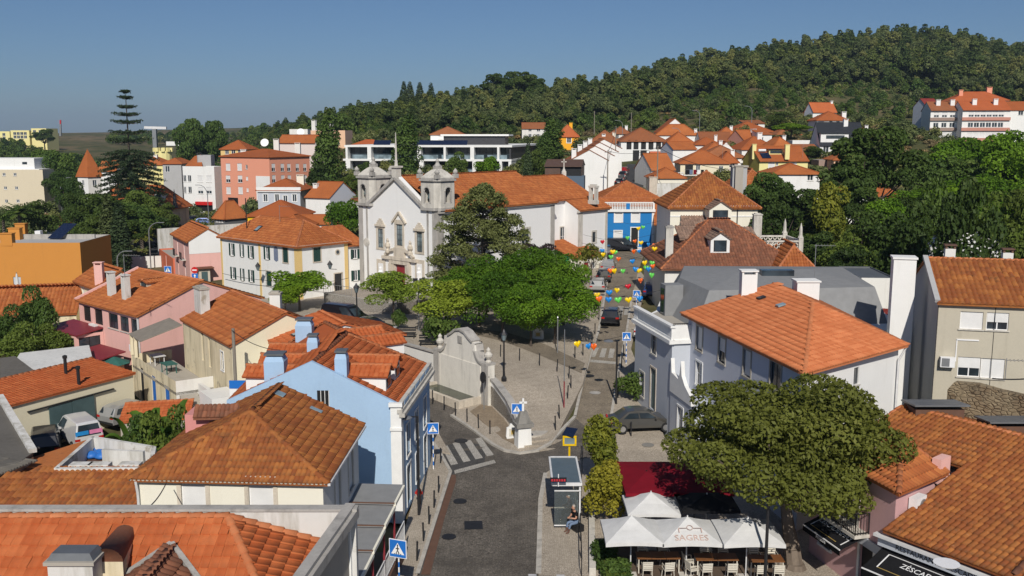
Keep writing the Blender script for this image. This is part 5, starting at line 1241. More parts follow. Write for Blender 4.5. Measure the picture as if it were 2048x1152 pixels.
for(u,v) in((1900,497),(2015,505)):p=PY(u,v,61.8);chimney(r,p.x,61.8,10.8,p.z,.62,.5,'white_old',R(-14),'slab','rust')
# white box building and roofs between
block('white_box_house','plain white box building with curved dark roof edge behind the white hip house',P=PY(1723,558,77),a=-4,uB=1792,depth=7,roof_='flat',parapet=.1,mat='white_old',rmat='zinc',gcoping='zinc',cat='building')
block('stained_yard_wall','long stained cement yard wall right of the white chimneys',P=PY(1630,585,80),a=-6,uB=1722,depth=.35,roof_='flat',mat='white_dirty',rmat='cement',cat='wall')
block('garnet_lean_to','low shed with dark red metal roof against the concrete gable',P=PZ(1752,655,6.2),a=-30,width=4.5,depth=3,roof_='mono',rise=.8,mat='white_old',rmat='roof_garnet',cat='shed',wins={0:[('f',.3,5.2,.8,.7,'win'),('f',.7,5.2,.8,.7,'win')]})
block('yard_shed','small cream outhouse with flat red roof between white house and concrete house',P=PZ(1800,733,3.6),a=-3,width=3.4,depth=3.2,roof_='mono',rise=.9,mat='cream_pale',rmat='roof_garnet',cat='shed')
block('tiny_orange_roof','small orange tiled roof beside the white box building',P=PY(1688,580,86),a=-8,uB=1722,depth=4,roof_='hip',rise=1.0,mat='white_old',rmat='tile_mid',lod='mid')
# weathered rubble wall and rusty sheds behind the restaurant
r=thing('rubble_wall','tall weathered rubble wall with crumbling plaster behind the restaurant roof','wall',(24,48,0))
P0,P1=PZ(1896,765,6.6),PZ(2110,800,6.6);F0=Face(P0,P1);top=[(0,6.2),(.3,6.65),(1.5,6.75),(F0.L*.5,6.6),(F0.L*.8,6.5),(F0.L,6.4)]
mb=MB();a=[F0.p(0,0,0),F0.p(F0.L,0,0)]+[F0.p(u,0,z) for u,z in reversed(top)];c=[F0.p(0,.55,0),F0.p(F0.L,.55,0)]+[F0.p(u,.55,z) for u,z in reversed(top)];n0=len(a)
mb.add(a+c,[tuple(range(n0)),tuple(range(2*n0-1,n0-1,-1))]+[(i,i+n0,(i+1)%n0+n0,(i+1)%n0) for i in range(n0)]);mb.build('masonry','rubble',r)
for(u,v,w,lab) in((1868,812,2.4,'rust-brown boxed store with grey lid left of the rubble wall'),(2035,845,3.4,'rust-brown boxed store with dark lid at the right edge')):
 p=PY(u,v,46);t=thing('store_box',lab,'shed',(p.x,46,0));mb=MB();mb.box((p.x,46,(p.z)/2),(w,1.4,p.z));mb.build('body','rust',t);mb=MB();mb.box((p.x,45.9,p.z+.18),(w+.3,1.7,.08),rot=Matrix.Rotation(R(-6),3,'X'));mb.build('lid','zinc',t)
 # restaurant: pink corner house and long tiled roof
r=thing('restaurant','pink restaurant with mottled orange tiled roof and black awnings, bottom right','restaurant',(18,38,0))
P1=v3(19.7,46.6,6.5);t_=v3(.574,-.819,0);nr=v3(-.819,-.574,0);P2=P1+t_*14
fz=lambda q:v3(q.x,q.y,6.5-.275*(q-P1).dot(nr))
E1=fz(P1+t_*5.2+nr*9.1);E2=fz(P1+t_*16+nr*9.1);P2=fz(P1+t_*16);E0=fz(P1+nr*3.4);E01=fz(P1+nr*3.4+t_*5.2)
roof(r,[[E1,E2,P2,fz(P1+t_*5.2)],[E0,E01,fz(P1+t_*5.2),P1]],'tile_old',[(P1,P2),(P1,E0)],'mid',.24,.42,'S',(220,60))
bk=P1-nr*5
roof(r,[[P2-nr*6-v3(0,0,1.6),P1-nr*6-v3(0,0,1.6),P1,P2]],'tile_old',[],'far')
caps(r,fz(P1+t_*10.5+nr*9.0)+v3(0,0,.08),fz(P1+t_*10.5+nr*.2)+v3(0,0,.08),'tile_brown')
Fr=facade(r,v3(E1.x,E1.y,0)-nr*.5,v3(E2.x,E2.y,0)-nr*.5,0,3.85,'pink_rest',[('u',1.6,1.3,1.4,2.3,'dark'),('u',4.5,1.3,1.6,2.3,'dark')])
mb=MB();bq=[E0-nr*.4,E01-nr*.4,fz(P1+t_*5.2),P1];mb.prism([(p.x,p.y) for p in bq],0,5.0);mb.build('wall','white_old',r)
mb=MB();bq=[v3(E1.x,E1.y,0)-nr*.6,v3(E2.x,E2.y,0)-nr*.6,P2-nr*5,P1+t_*5.2-nr*5];mb.prism([(p.x,p.y) for p in bq],0,3.75);mb.build('inner_block','pink_rest',r)
mb=MB();Fr.ob(mb,-.3,Fr.L,-.35,-.05,3.2,3.62);o=mb.build('sign_board','grey_wall',r)
mb=MB();Fr.ob(mb,-.4,Fr.L,-.55,-.3,3.62,3.74);mb.build('gutter_pipe','metal_white',r)
def letters(parent,F,u,z,text,size,dep,mat,tilt=None,name='lettering'):
 cu=bpy.data.curves.new(name,'FONT');cu.body=text;cu.size=size;cu.extrude=.004;cu.align_x='CENTER';cu.align_y='CENTER';cu.resolution_u=2
 o=bpy.data.objects.new(name,cu);COL.objects.link(o);dg=bpy.context.evaluated_depsgraph_get();me=bpy.data.meshes.new_from_object(o.evaluated_get(dg));bpy.data.objects.remove(o)
 me.materials.clear();me.materials.append(M(mat));o=bpy.data.objects.new(name,me);COL.objects.link(o)
 x,y,n=tilt if tilt else(F.d,v3(0,0,1),F.n);c=v3(*F.p(u,dep,z)) if F else u
 o.parent=parent;m=Matrix((x,y,n)).transposed().to_4x4();o.matrix_local=Matrix.Translation(c-WL.get(parent.name,v3(0,0,0)))@m;return o
letters(r,Fr,2.6,3.4,'RESTAURANTE  ZÉSCADINHAS',.3,-.36,'ink')
# pink corner tower
zp=5.5;N0=PZ(1798,988,zp);Rt=PZ(1898,945,zp);Lt=v3(14.0,43.8,zp);Bk=v3(18.6,45.2,zp);Ap=PY(1801,874,41.2)
roof(r,[[Lt,N0,Ap],[N0,Rt,Ap],[Rt,Bk,Ap],[Bk,Lt,Ap]],'tile_mid',[(N0,Ap),(Rt,Ap),(Lt,Ap)],'mid',.24,.42,'S',(40,40,0,0))
ce=v3(16.6,41.5,zp);i3=lambda p:p+(ce-p).normalized()*.45;ps=[i3(Lt),i3(N0),i3(Rt),i3(Bk)]
FL2=facade(r,ps[0],ps[1],0,zp,'pink_rest',[('u',4.35,1.2,.95,2.3,'dark'),('u',3.1,4.0,1.0,2.1,'shutc',{'smat':'cement','trim':'stone'}),('u',1.3,1.7,.9,1.5,'win')],None,'trim_white')
FN2=facade(r,ps[1],ps[2],0,zp,'pink_rest');facade(r,ps[2],ps[3],0,zp,'pink_rest');facade(r,ps[3],ps[0],0,zp,'pink_rest')
mb=MB();FN2.ob(mb,FN2.L-.3,FN2.L+.6,-.25,.15,5.0,6.1);mb.build('parapet_stub','pink',r)
u,z=FN2.px(1824,1005);mb=MB();FN2.ob(mb,u-.42,u+.42,-.42,-.06,z-.36,z+.36);o=mb.build('air_conditioner','pvc',r)
mb=MB();c=FN2.p(u+.1,-.43,z);mb.lathe((0,0,0),[(.26,0),(.26,.02),(.05,.03)],16);o2=mb.build('fan','metal_grey',o,False,False);o2.matrix_local=Matrix.Translation(Vector(c))@Matrix((FN2.d,v3(0,0,1),FN2.n)).transposed().to_4x4()
mb=MB();FL2.ob(mb,1.7,4.5,-.75,0,2.75,2.9);o=mb.build('balcony_slab','stone',r);railing(r,[FL2.p(1.75,-.02,2.9),FL2.p(1.75,-.7,2.9),FL2.p(4.45,-.7,2.9),FL2.p(4.45,-.02,2.9)],.95,.13)
mb=MB();FL2.ob(mb,3.4,5.6,-.12,-.03,2.3,2.7);mb.build('sign_board','grey_wall',r)
def awning(F,u0,u1,z1,z0,out,text1,text2,val=.28):
 mb=MB();A0,A1,B1,B0=(v3(*F.p(u0,-.05,z1)),v3(*F.p(u1,-.05,z1)),v3(*F.p(u1,-out,z0)),v3(*F.p(u0,-out,z0)))
 o=MB().slab([B0,B1,A1,A0],.03).build('awning','awning_black',r)
 mb.add([B0,B1,B1-v3(0,0,val),B0-v3(0,0,val)],[(3,2,1,0),(0,1,2,3)]);mb.build('valance','awning_black',o)
 mb=MB();mb.bar(B0-F.n*-.01,B1-F.n*-.01,.045,.045);mb.build('valance_trim','sign_white',o)
 y=(A0-B0).normalized();n=F.d.cross(y).normalized();cen=(A0+B1)/2+n*.012;w=u1-u0
 letters(o,None,cen+y*.1,0,text1,.36,0,'sign_white',(F.d,y,n));letters(o,F,(u0+u1)/2,z0-val/2,text2,.17,-out-.012,'sign_white')
 lw=w*.40;lh=.44
 mb=MB()
 for a,b_ in(((-lw,lh),(lw,lh)),((-lw,-lh),(-lw,lh)),((lw,lh),(lw,-lh))):mb.bar(cen+F.d*a[0]+y*a[1],cen+F.d*b_[0]+y*b_[1],.05,.012)
 mb.build('frame_print','sign_white',o);mb=MB();mb.bar(cen+F.d*-lw+y*-lh,cen+F.d*lw*.7+y*-lh,.04,.012);mb.build('gold_line','gold',o)
awning(FL2,1.4,4.3,2.72,2.25,1.3,'ZÉSCADINHAS','PETISCOS')
awning(Fr,-.2,4.6,3.1,2.55,1.5,'ZÉSCADINHAS','COZINHA TRADICIONAL')
mb=MB();q_=v3(*FL2.p(5.2,-.15,1.75));mb.box(q_,(.16,.16,.3));mb.lathe((q_.x,q_.y,q_.z+.15),[(.13,0),(.02,.14)],6);mb.build('wall_lantern','trim_white',r)
q_=PY(1893,1128,31);mb=MB();mb.lathe((q_.x,q_.y,q_.z-.05),[(.05,0),(.42,.06),(.44,.09)],16);mb.build('satellite_dish_or_lamp','pvc',r)  # this shallow white disc is a lamp head
# ---------------------------------------------------------------- church
r=thing('church','white baroque church with two stone bell towers and orange roof','church',(-5,112,1.7))
FL=v3(-17.8,110.9,0);FR=v3(-8,102,0);d=(FR-FL).normalized();q=v3(-d.y,d.x,0);HW=6.62;C0=(FL+FR)/2;cz,gb=12.0,0.6
pt=lambda s,o,z=0:v3(*(C0+q*s+d*o).xy,z)
FF=facade(r,FL,FR,gb,cz,'church_white',[('px',761,476,.9,2.2,'grid',{'trim':'stone_warm','fmat':'metal_dark','trimw':.3}),('px',799,470,1.0,2.4,'grid',{'trim':'stone_warm','fmat':'metal_dark','trimw':.32}),('px',839,484,.9,2.2,'grid',{'trim':'stone_warm','fmat':'metal_dark','trimw':.3}),('px',802,555,1.6,3.2,'door',{'dmat':'door_red','trim':'stone_warm','trimw':.45})],[(1.6,cz),(HW,15.2),(2*HW-1.6,cz)])
mb=MB()
for u0,u1 in((0,.75),(1.35,1.62),(2*HW-1.62,2*HW-1.35),(2*HW-.75,2*HW)):FF.ob(mb,u0,u1,-.07,0,gb,cz)
mb.build('pilasters','stone_grey',r)['kind']='stuff'
mb=MB();FF.ob(mb,-.15,2.0,-.25,.3,cz,cz+.3);FF.ob(mb,2*HW-2.0,2*HW+.15,-.25,.3,cz,cz+.3)
mb.build('cornice','stone_grey',r)
for sgn in(-1,1):
 a=FF.p(HW+sgn*(HW-1.7),-.12,cz+.1);b_=FF.p(HW,-.12,15.35);mb=MB();mb.bar(a,b_,.42,.32);mb.build('raking_cornice','stone_grey',r)
 a=FF.p(HW+sgn*(HW-1.9),.35,cz+.3);b_=FF.p(HW,.35,15.5);mb=MB();mb.bar(a,b_,.5,.3);mb.build('gable_coping','church_white',r)
mb=MB();c=FF.p(HW,.1,0);mb.box((c[0],c[1],15.9),(.8,.7,1.2),math.atan2(d.y,d.x));mb.box((c[0],c[1],16.55),(1.1,1.0,.2),math.atan2(d.y,d.x));mb.build('cross_pedestal','stone',r)
mb=MB();mb.path([(c[0],c[1],16.6),(c[0],c[1],17.3),(c[0],c[1],20.3)],.22,6,.05);mb.build('stone_spike','stone',r)
# window hoods
for(x,y,kind) in((761,443,0),(799,436,1),(839,452,0)):
 u,z=FF.px(x,y);mb=MB()
 if kind:
  for s_ in(-1,1):mb.bar(FF.p(u+s_*1.15,-.12,z-.55),FF.p(u,-.12,z+.65),.25,.2)
  FF.ob(mb,u-.8,u+.8,-.08,0,z-.7,z-.2)
 else:
  FF.ob(mb,u-.85,u+.85,-.22,0,z-.55,z-.3)
  for k,w in enumerate((.62,.45,.22)):FF.ob(mb,u-w,u+w,-.1,0,z-.3+k*.22,z-.08+k*.22)
 mb.build('window_hood','stone_warm',r)
 # portal
u,z=FF.px(801,516);mb=MB();FF.ob(mb,u-2.9,u+2.9,-.35,0,z-.25,z+.1);FF.ob(mb,u-1.7,u+1.7,-.28,0,z-.7,z-.25)
for s_ in(-1,1):
 FF.ob(mb,u+s_*1.55-.24,u+s_*1.55+.24,-.3,0,gb,z-.7);FF.ob(mb,u+s_*1.1-.15,u+s_*1.1+.15,-.22,0,gb,z-.7)
mb.build('portal','stone_warm',r)
mb=MB();FF.ob(mb,u-.9,u+.9,-.25,0,z+.1,z+1.15)
for s_ in(-1,1):
 mb.bar(FF.p(u+s_*2.4,-.22,z+.2),FF.p(u+s_*1.7,-.22,z+.75),.3,.3);mb.bar(FF.p(u+s_*1.7,-.22,z+.75),FF.p(u+s_*1.0,-.22,z+.9),.25,.3)
 c=FF.p(u+s_*1.9,-.25,z+.5);mb.lathe((c[0],c[1],c[2]),[(.28,0),(.28,.3),(.16,.45),(.3,.7),(.26,1.0),(.1,1.2),(.16,1.4),(.03,1.65)],10)
mb.build('portal_crest','stone_warm',r)
for x in(763,840):
 u2,z2=FF.px(x,541 if x<800 else 543);mb=MB();FF.ob(mb,u2-.75,u2+.75,-.08,0,z2-1.5,z2+1.3);FF.ob(mb,u2-.95,u2+.95,-.25,0,z2-1.75,z2-1.5);FF.ob(mb,u2-.45,u2+.45,-.2,0,z2-2.2,z2-1.75);o=mb.build('niche','stone_warm',r)
 mb=MB();FF.ob(mb,u2-.42,u2+.42,-.1,-.08,z2-1.2,z2+.85);mb.build('niche_back','church_white',o);mb=MB();c=FF.p(u2,-.2,z2-1.2);mb.lathe(c,[(.25,0),(.22,.7),(.26,1.1),(.1,1.3),(.14,1.5),(.02,1.7)],8);mb.build('statue','church_white',o)
u2,z2=FF.px(734,484);mb=MB();mb.lathe((0,0,0),[(.5,0),(.5,.06),(.4,.08)],20);o=mb.build('clock','stone',r,False,False);o.matrix_local=Matrix.Translation(Vector(FF.p(u2,-.02,z2))-WL[r.name])@Matrix((FF.d,v3(0,0,1),FF.n)).transposed().to_4x4()
# towers
def tower(P,w=3.1):
 P=Vector((P.x,P.y,0));A=P-d*w/2-q*w/2;rz=math.atan2(d.y,d.x);z0,z1=cz+.3,cz+2.9;ch=.55
 t=tag(empty('tmp'),None);bpy.data.objects.remove(t)
 oc=[A+d*ch,A+d*(w-ch),A+d*w+q*ch,A+d*w+q*(w-ch),A+d*(w-ch)+q*w,A+d*ch+q*w,A+q*(w-ch),A+q*ch]
 mb=MB();mb.prism([(p.x,p.y) for p in[A-d*.05-q*.05,A+d*w+d*.05-q*.05,A+d*w+q*w,A+q*w]],gb,cz+.3);mb.build('tower_base','stone_grey',r) if False else None
 for i in range(8):
  a,b_=oc[i],oc[(i+1)%8];F=Face(a,b_);ops=[]
  if i%2==0:ops=[(F.L/2-.38,F.L/2+.38,z0+.55,z0+1.75)]
  wall(r,F,z0,z1,'stone',ops,None,.5,'tower_wall')
  if ops:
   mb=MB();k=8;arcp=[(F.L/2+.38*math.cos(math.pi*j/k),z0+1.75+.38*math.sin(math.pi*j/k)) for j in range(k+1)]
   mb.add([F.p(u,-.006,zz) for u,zz in arcp],[tuple(range(k+1))]);mb.build('arch_head','black',r)
   mb=MB();FF_=F;F.ob(mb,F.L/2-.55,F.L/2-.38,-.05,.1,z0+.5,z0+1.75);F.ob(mb,F.L/2+.38,F.L/2+.55,-.05,.1,z0+.5,z0+1.75)
   for j in range(k):(ua,za),(ub,zb)=[(F.L/2+.465*math.cos(math.pi*jj/k),z0+1.75+.465*math.sin(math.pi*jj/k)) for jj in(j,j+1)];mb.bar(F.p(ua,-.02,za),F.p(ub,-.02,zb),.17,.1)
   mb.build('arch_surround','stone_grey',r)
 mb=MB();mb.prism([(p.x,p.y) for p in[A+d*.6+q*.6,A+d*(w-.6)+q*.6,A+d*(w-.6)+q*(w-.6),A+d*.6+q*(w-.6)]],z0,z1);mb.build('bell_chamber','stone_dark',r)
 c=P-q*(w/2-.45);mb=MB();mb.lathe((c.x,c.y,z0+1.0),[(.34,0),(.27,.15),(.2,.5),(.08,.65)],12);mb.build('bell','steel_green',r)
 mb=MB();s2=lambda g:[(p.x,p.y) for p in[P+(p0-P)*g for p0 in oc]];mb.prism(s2(1.0),z1,z1+.25);mb.prism(s2(1.12),z1+.25,z1+.45);mb.prism(s2(1.0),z1+.45,z1+.6);mb.prism(s2(1.06),z0-.3,z0);mb.build('tower_cornice','stone_grey',r)['kind']='stuff'
 mb=MB();prof=[(1.0,z1+.6),(.84,z1+.82),(.6,z1+1.15),(.36,z1+1.42),(.22,z1+1.5)];P8=[];F8=[]
 for g,zz in prof:P8+=[(*s2(g)[i],zz) for i in range(8)]
 for j in range(len(prof)-1):F8+=[(j*8+i,j*8+(i+1)%8,(j+1)*8+(i+1)%8,(j+1)*8+i) for i in range(8)]
 mb.add(P8,F8);mb.build('cupola','stone',r)
 mb=MB();mb.box((P.x,P.y,z1+1.6),(.7,.7,.5),rz);mb.lathe((P.x,P.y,z1+1.85),[(.42,0),(.26,.15),(.17,.35),(.24,.5),(.14,.65),(.03,.8)],8);mb.build('finial','stone_grey',r)
 for sx in(-1,1):
  for sy in(-1,1):c=P+d*sx*w*.44+q*sy*w*.44;mb=MB();mb.box((c.x,c.y,z1+.75),(.5,.5,.45),rz);mb.lathe((c.x,c.y,z1+.95),[(.14,0),(.26,.15),(.28,.3),(.14,.48),(.03,.62)],8);mb.build('pinnacle','stone_grey',r)
tower(FL+d*1.25+q*1.3);tower(FR-d*1.25+q*1.3)
# nave, chancel, sacristy
NL_=19.6
FNv=facade(r,FR,pt(NL_,HW),gb,cz,'church_white',[('px',1051,480,1.4,2.6,'win',{'trim':'stone','trimw':.25})]);facade(r,pt(NL_,HW),pt(NL_,4.9),gb,cz,'church_white');facade(r,pt(NL_,-HW),FL,gb,cz,'church_white')
mb=MB();FNv.ob(mb,0,.9,-.06,0,gb,cz);FNv.ob(mb,NL_-.75,NL_,-.06,0,gb,cz);mb.build('pilasters','stone_grey',r)['kind']='stuff'
mb=MB();FNv.ob(mb,0,NL_+.2,-.28,0,cz-.3,cz+.02);mb.build('eaves_cornice','stone_grey',r)
CW=5.03;CE=29.5
FCh=facade(r,pt(NL_,CW),pt(CE,CW),gb,cz,'church_white',[('px',1126,473,1.1,2.4,'win',{'trim':'stone'})]);facade(r,pt(CE,CW),pt(CE,-CW),gb,cz,'church_white',(),[(CW,14.7)]);facade(r,pt(CE,-CW),pt(NL_,-CW),gb,cz,'church_white')
rz_=15.45;e_=.4
P_=[pt(.8,HW+e_,cz),pt(NL_+.3,HW+e_,cz),pt(NL_+.3,0,rz_),pt(.8,0,rz_)];Q_=[pt(NL_+.3,-HW-e_,cz),pt(.8,-HW-e_,cz),pt(.8,0,rz_),pt(NL_+.3,0,rz_)]
S0,S1=23.4,CE
sl_=(14.7-cz)/CW
P3=[pt(NL_-1,CW+e_,cz),pt(CE,CW+e_,cz),pt(CE,0,14.75),pt(NL_-1,0,14.75)];P4=[pt(CE,-CW-e_,cz),pt(NL_-1,-CW-e_,cz),pt(NL_-1,0,14.75),pt(CE,0,14.75)]
P5=[pt(S0,7.7,10.75),pt(S1+.4,7.7,10.75),pt(S1+.4,4.6,12.3),pt(S0,4.6,12.3)]
roof(r,[P_,Q_,P3,P4,P5],'tile_mid',[(P_[3],P_[2]),(P3[3],P3[2])],'mid',.27,.45,'S')
# hip end at the nave's back
facade(r,pt(NL_,HW),pt(NL_,-HW),cz-.2,cz,'church_white',(),[(HW,rz_-.1)])
FSa=facade(r,pt(S0,7.3),pt(S1,7.3),gb,10.75,'church_white',[('px',1188,474,.7,1.3,'win',{'trim':'stone','fmat':'metal_dark','trimw':.22})]);facade(r,pt(S0,CW),pt(S0,7.3),gb,10.75,'church_white',(),[(0,12.0),(.01,12.0)]);facade(r,pt(S1,7.3),pt(S1,CW),gb,10.75,'church_white')
mb=MB();FSa.ob(mb,0,.9,-.06,0,gb,10.6);FSa.ob(mb,FSa.L-.5,FSa.L,-.06,0,gb,10.6);FSa.ob(mb,-.2,FSa.L+.2,-.25,0,10.45,10.7);mb.build('corner_strip','stone',r)
c=pt(CE,0,0);mb=MB();mb.box((c.x,c.y,14.9),(.6,.6,.7));mb.lathe((c.x,c.y,15.2),[(.3,0),(.12,.4),(.1,.6)],8);mb.box((c.x,c.y,16.3),(.13,.13,1.2));mb.box((c.x,c.y,16.5),(.7,.13,.13));mb.build('gable_cross','stone',r)
c=PY(1187,392,121.5);mb=MB();mb.box((c.x,c.y,11.6),(1.25,.7,.5),math.atan2(d.y,d.x))
for s_ in(-1,1):p=v3(c.x,c.y,12.6)+d*s_*.42;mb.box(p,(.3,.5,1.7),math.atan2(d.y,d.x))
mb.box((c.x,c.y,13.55),(1.3,.6,.25),math.atan2(d.y,d.x));mb.box((c.x,c.y,13.75),(.8,.5,.2),math.atan2(d.y,d.x));mb.build('bellcote','stone',r)
# small annex at the church flank
r2=thing('church_annex','low cream annex with small red roof and red door at the church flank','annex',pt(22,8,1.7))
ax=[pt(NL_+.4,9.3),pt(NL_+5.6,9.3),pt(NL_+5.6,5.1),pt(NL_+.4,5.1)]
facade(r2,ax[0],ax[1],1,5.3,'cream_pale',[('f',.5,3.2,1.0,2.6,'door',{'dmat':'door_red'}),('f',.78,4.0,.8,.8,'win'),('f',.2,4.0,.8,.8,'win')],None,'stone');facade(r2,ax[1],ax[2],1,5.3,'cream_pale');facade(r2,ax[3],ax[0],1,5.3,'cream_pale')
roof(r2,[[pt(NL_+.1,9.6,5.3),pt(NL_+5.8,9.6,5.3),pt(NL_+5.8,5.0,6.9),pt(NL_+.1,5.0,6.9)]],'tile_mid',[],'mid')
p=PY(1128,533,113);t=thing('green_kiosk_box','bright green box beside the red door of the church annex','box',(p.x,p.y,p.z-1));mb=MB();mb.box((p.x,p.y,p.z),(1.1,.8,1.9));mb.build('body','green_box',t);mb=MB();mb.lathe((p.x,p.y,p.z+.95),[(.62,0),(.4,.3),(.05,.35)],8);mb.build('lid','green_box',t)
# white terrace wall and ramp in front of the church
r=thing('terrace_wall','white retaining wall with iron railing before the church and yellow-trimmed house','wall',(-17,98,1.5))
wp=[PZ(657,634,1.6),PZ(780,664,1.7),PZ(842,660,1.7)]
wA,wB=v3(-20.2,101.0,0),v3(-11.6,94.6,0);Fw=facade(r,wA,wB,.8,3.3,'white',());mb=MB();mb.prism([(wA.x,wA.y),(wB.x,wB.y),(wB.x+4,wB.y+3.5),(wA.x+3.5,wA.y+4.5)],.8,3.28);mb.build('terrace_floor','calcada',r)
facade(r,wB,v3(wB.x+4,wB.y+3.5,0),.8,3.3,'concrete_grey',())
railing(r,[(wA.x,wA.y,3.3),(wA.x+3.4,wA.y-2.55,3.3)],1.0,.35,'metal_grey');railing(r,[(wB.x,wB.y,3.3),(wB.x+4,wB.y+3.5,3.3)],1.0,.3,'metal_grey')
# white and yellow house with green shutters
ze=8.0;P=v3(-35.5,115.6,ze);b=block('shutter_house','white house with yellow corner bands and dark green shutters left of the church',P=P,a=-42.2,width=15.8,depth=7.0,roof_='hip',rise=2.3,mat='white',rmat='tile_mid',lod='mid',prof='M',ov=.35,wins={0:[('px',464,499,.62,1.45,'shut'),('px',484,501,.45,1.45,'shut'),('px',502,504,.62,1.45,'shut'),('px',534,506,.62,1.45,'shut'),('px',571,510,1.0,1.7,'shutc',{'trim':'stone_warm'}),('px',467,546,.62,1.4,'shut'),('px',485,549,.45,1.4,'shut'),('px',503,552,.62,1.4,'shut'),('px',538,557,1.0,1.7,'shutc',{'trim':'stone'}),('px',577,566,1.0,1.7,'shutc',{'trim':'stone'})],1:[('px',634,509,1.0,1.6,'shutc',{'trim':'stone_warm'}),('px',677,570,1.05,2.7,'door',{'trim':'stone_warm'})]})
r=b['root'];c=b['c'];F0=Face(c[0],c[1]);F1=Face(c[1],c[2]);mb=MB()
for F,u0,u1 in((F0,0,.35),(F0,8.2,8.6),(F0,F0.L-.55,F0.L+.03),(F1,-.03,.6),(F1,F1.L-.5,F1.L)):
 mb=MB();F.ob(mb,u0,u1,-.035,0,.8,7.75);mb.build('corner_band','yellow_wash',r)
mb=MB();F0.ob(mb,0,F0.L+.3,-.3,0,7.72,7.9);F1.ob(mb,-.3,F1.L,-.3,0,7.72,7.9);mb.build('cornice','stone_grey',r)
u,z=F0.px(552,507);mb=MB();P8=[(u+.42*math.cos(t),z+.35+.5*math.sin(t)) for t in np.linspace(0,math.pi,9)]+[(u-.42,z-.75),(u,z-.95),(u+.42,z-.75)];mb.add([F0.p(a,-.02,b_) for a,b_ in P8],[tuple(range(len(P8)))]);mb.build('tile_picture','azul',r)
u,z=F1.px(675,504);mb=MB();mb.lathe((0,0,0),[(.36,0),(.36,.05)],16);o=mb.build('oculus','stone_warm',r,False,False);mm_=Matrix.Translation(Vector(F1.p(u,0,z))-WL[r.name])@Matrix((F1.d,v3(0,0,1),F1.n)).transposed().to_4x4();o.matrix_local=mm_;mb=MB();mb.lathe((0,0,.052),[(.22,0),(.22,.005)],16);o2=mb.build('pane','glass',o,False,False)
pl0=rect_roof(c,ze,2.3,'hip',.35)[0][0];q_,e,s,n=on_plane(pl0,517,458);skylight(r,q_,e,s,n,.7,1.0)
q_=PY(498,453,115);mb=MB();mb.path([(q_.x,114,9),(q_.x,114,12.6)],.06);mb.build('vent_pipe','metal_dark',r)
block('shutter_annex','narrow white wing with green shutters squeezed against the church tower',P=v3(-19.4,110.4,7.4),a=36,width=2.6,depth=6,roof_='mono',rise=1.6,mat='white',rmat='tile_mid',lod='mid',z0=.6,wins={0:[('px',710,508,.55,1.1,'shut'),('px',711,551,.55,1.2,'shut')]})
# blue house with balustrade
P=PY(1203,420,133);b=block('bright_blue_house','bright blue house with white balustrade on top at the end of the street',P=P,a=0,uB=1309,depth=8,roof_='gx',rise=1.4,mat='blue_wall',rmat='tile_mid',lod='mid',prof='M',ov=.0,trim='trim_white',wins={0:[('px',1237,435,1.05,1.25,'blind'),('px',1271,435,1.05,1.25,'blind'),('px',1236,471,1.05,1.3,'blind'),('px',1269,474,.95,2.6,'dark')]})
r=b['root'];F0=Face(b['c'][0],b['c'][1]);z=b['ze'];mb=MB();F0.ob(mb,-.1,F0.L+.1,-.3,.1,z-.25,z+.1);F0.ob(mb,-.1,F0.L+.1,-.1,.15,z+.95,z+1.1);F0.ob(mb,0,.25,-.1,.12,z+.1,z+.95);F0.ob(mb,F0.L-.25,F0.L,-.1,.12,z+.1,z+.95);F0.ob(mb,0,.35,-.05,0,b['z0'],z-.25);F0.ob(mb,F0.L-.35,F0.L,-.05,0,b['z0'],z-.25);F0.ob(mb,.35,F0.L-.35,-.05,0,b['z0'],b['z0']+1.0);mb.build('white_trim','trim_white',r)
for i in range(30):
 if abs(i-14)<1:continue
 u=.4+i*(F0.L-.8)/29;mb=MB();c=F0.p(u,.0,z+.1);mb.lathe(c,[(.07,0),(.085,.25),(.045,.45),(.08,.7),(.07,.85)],6);mb.build('baluster','trim_white',r)
mb=MB();F0.ob(mb,F0.L*.5-.25,F0.L*.5+.25,-.12,.12,z+.1,z+.95);mb.build('balustrade_pier','blue_wall',r)
# old pink house behind it
P=PY(1203,397,143);b=block('rose_house','faded rose house with orange hip roof behind the bright blue house',P=P,a=3,uB=1322,depth=9,roof_='hip',rise=2.4,mat='rose_old',rmat='tile_mid',lod='mid',wins={0:[('f',.78,P.z-1.4,1.1,1.6,'win',{'trim':'trim_white'})]})
p=PY(1310,360,144);chimney(b['root'],p.x,146,P.z,p.z+.3,1.2,.8,'stone_warm',0,'flat')
block('leaning_white_house','small white house with peeling wall right of the bright blue house',P=PY(1309,447,130),a=-8,uB=1342,depth=7,roof_='mono',rise=2.2,mat='white_dirty',rmat='tile_mid',lod='mid',wins={0:[('f',.5,7.0,.7,1.0,'win')]})
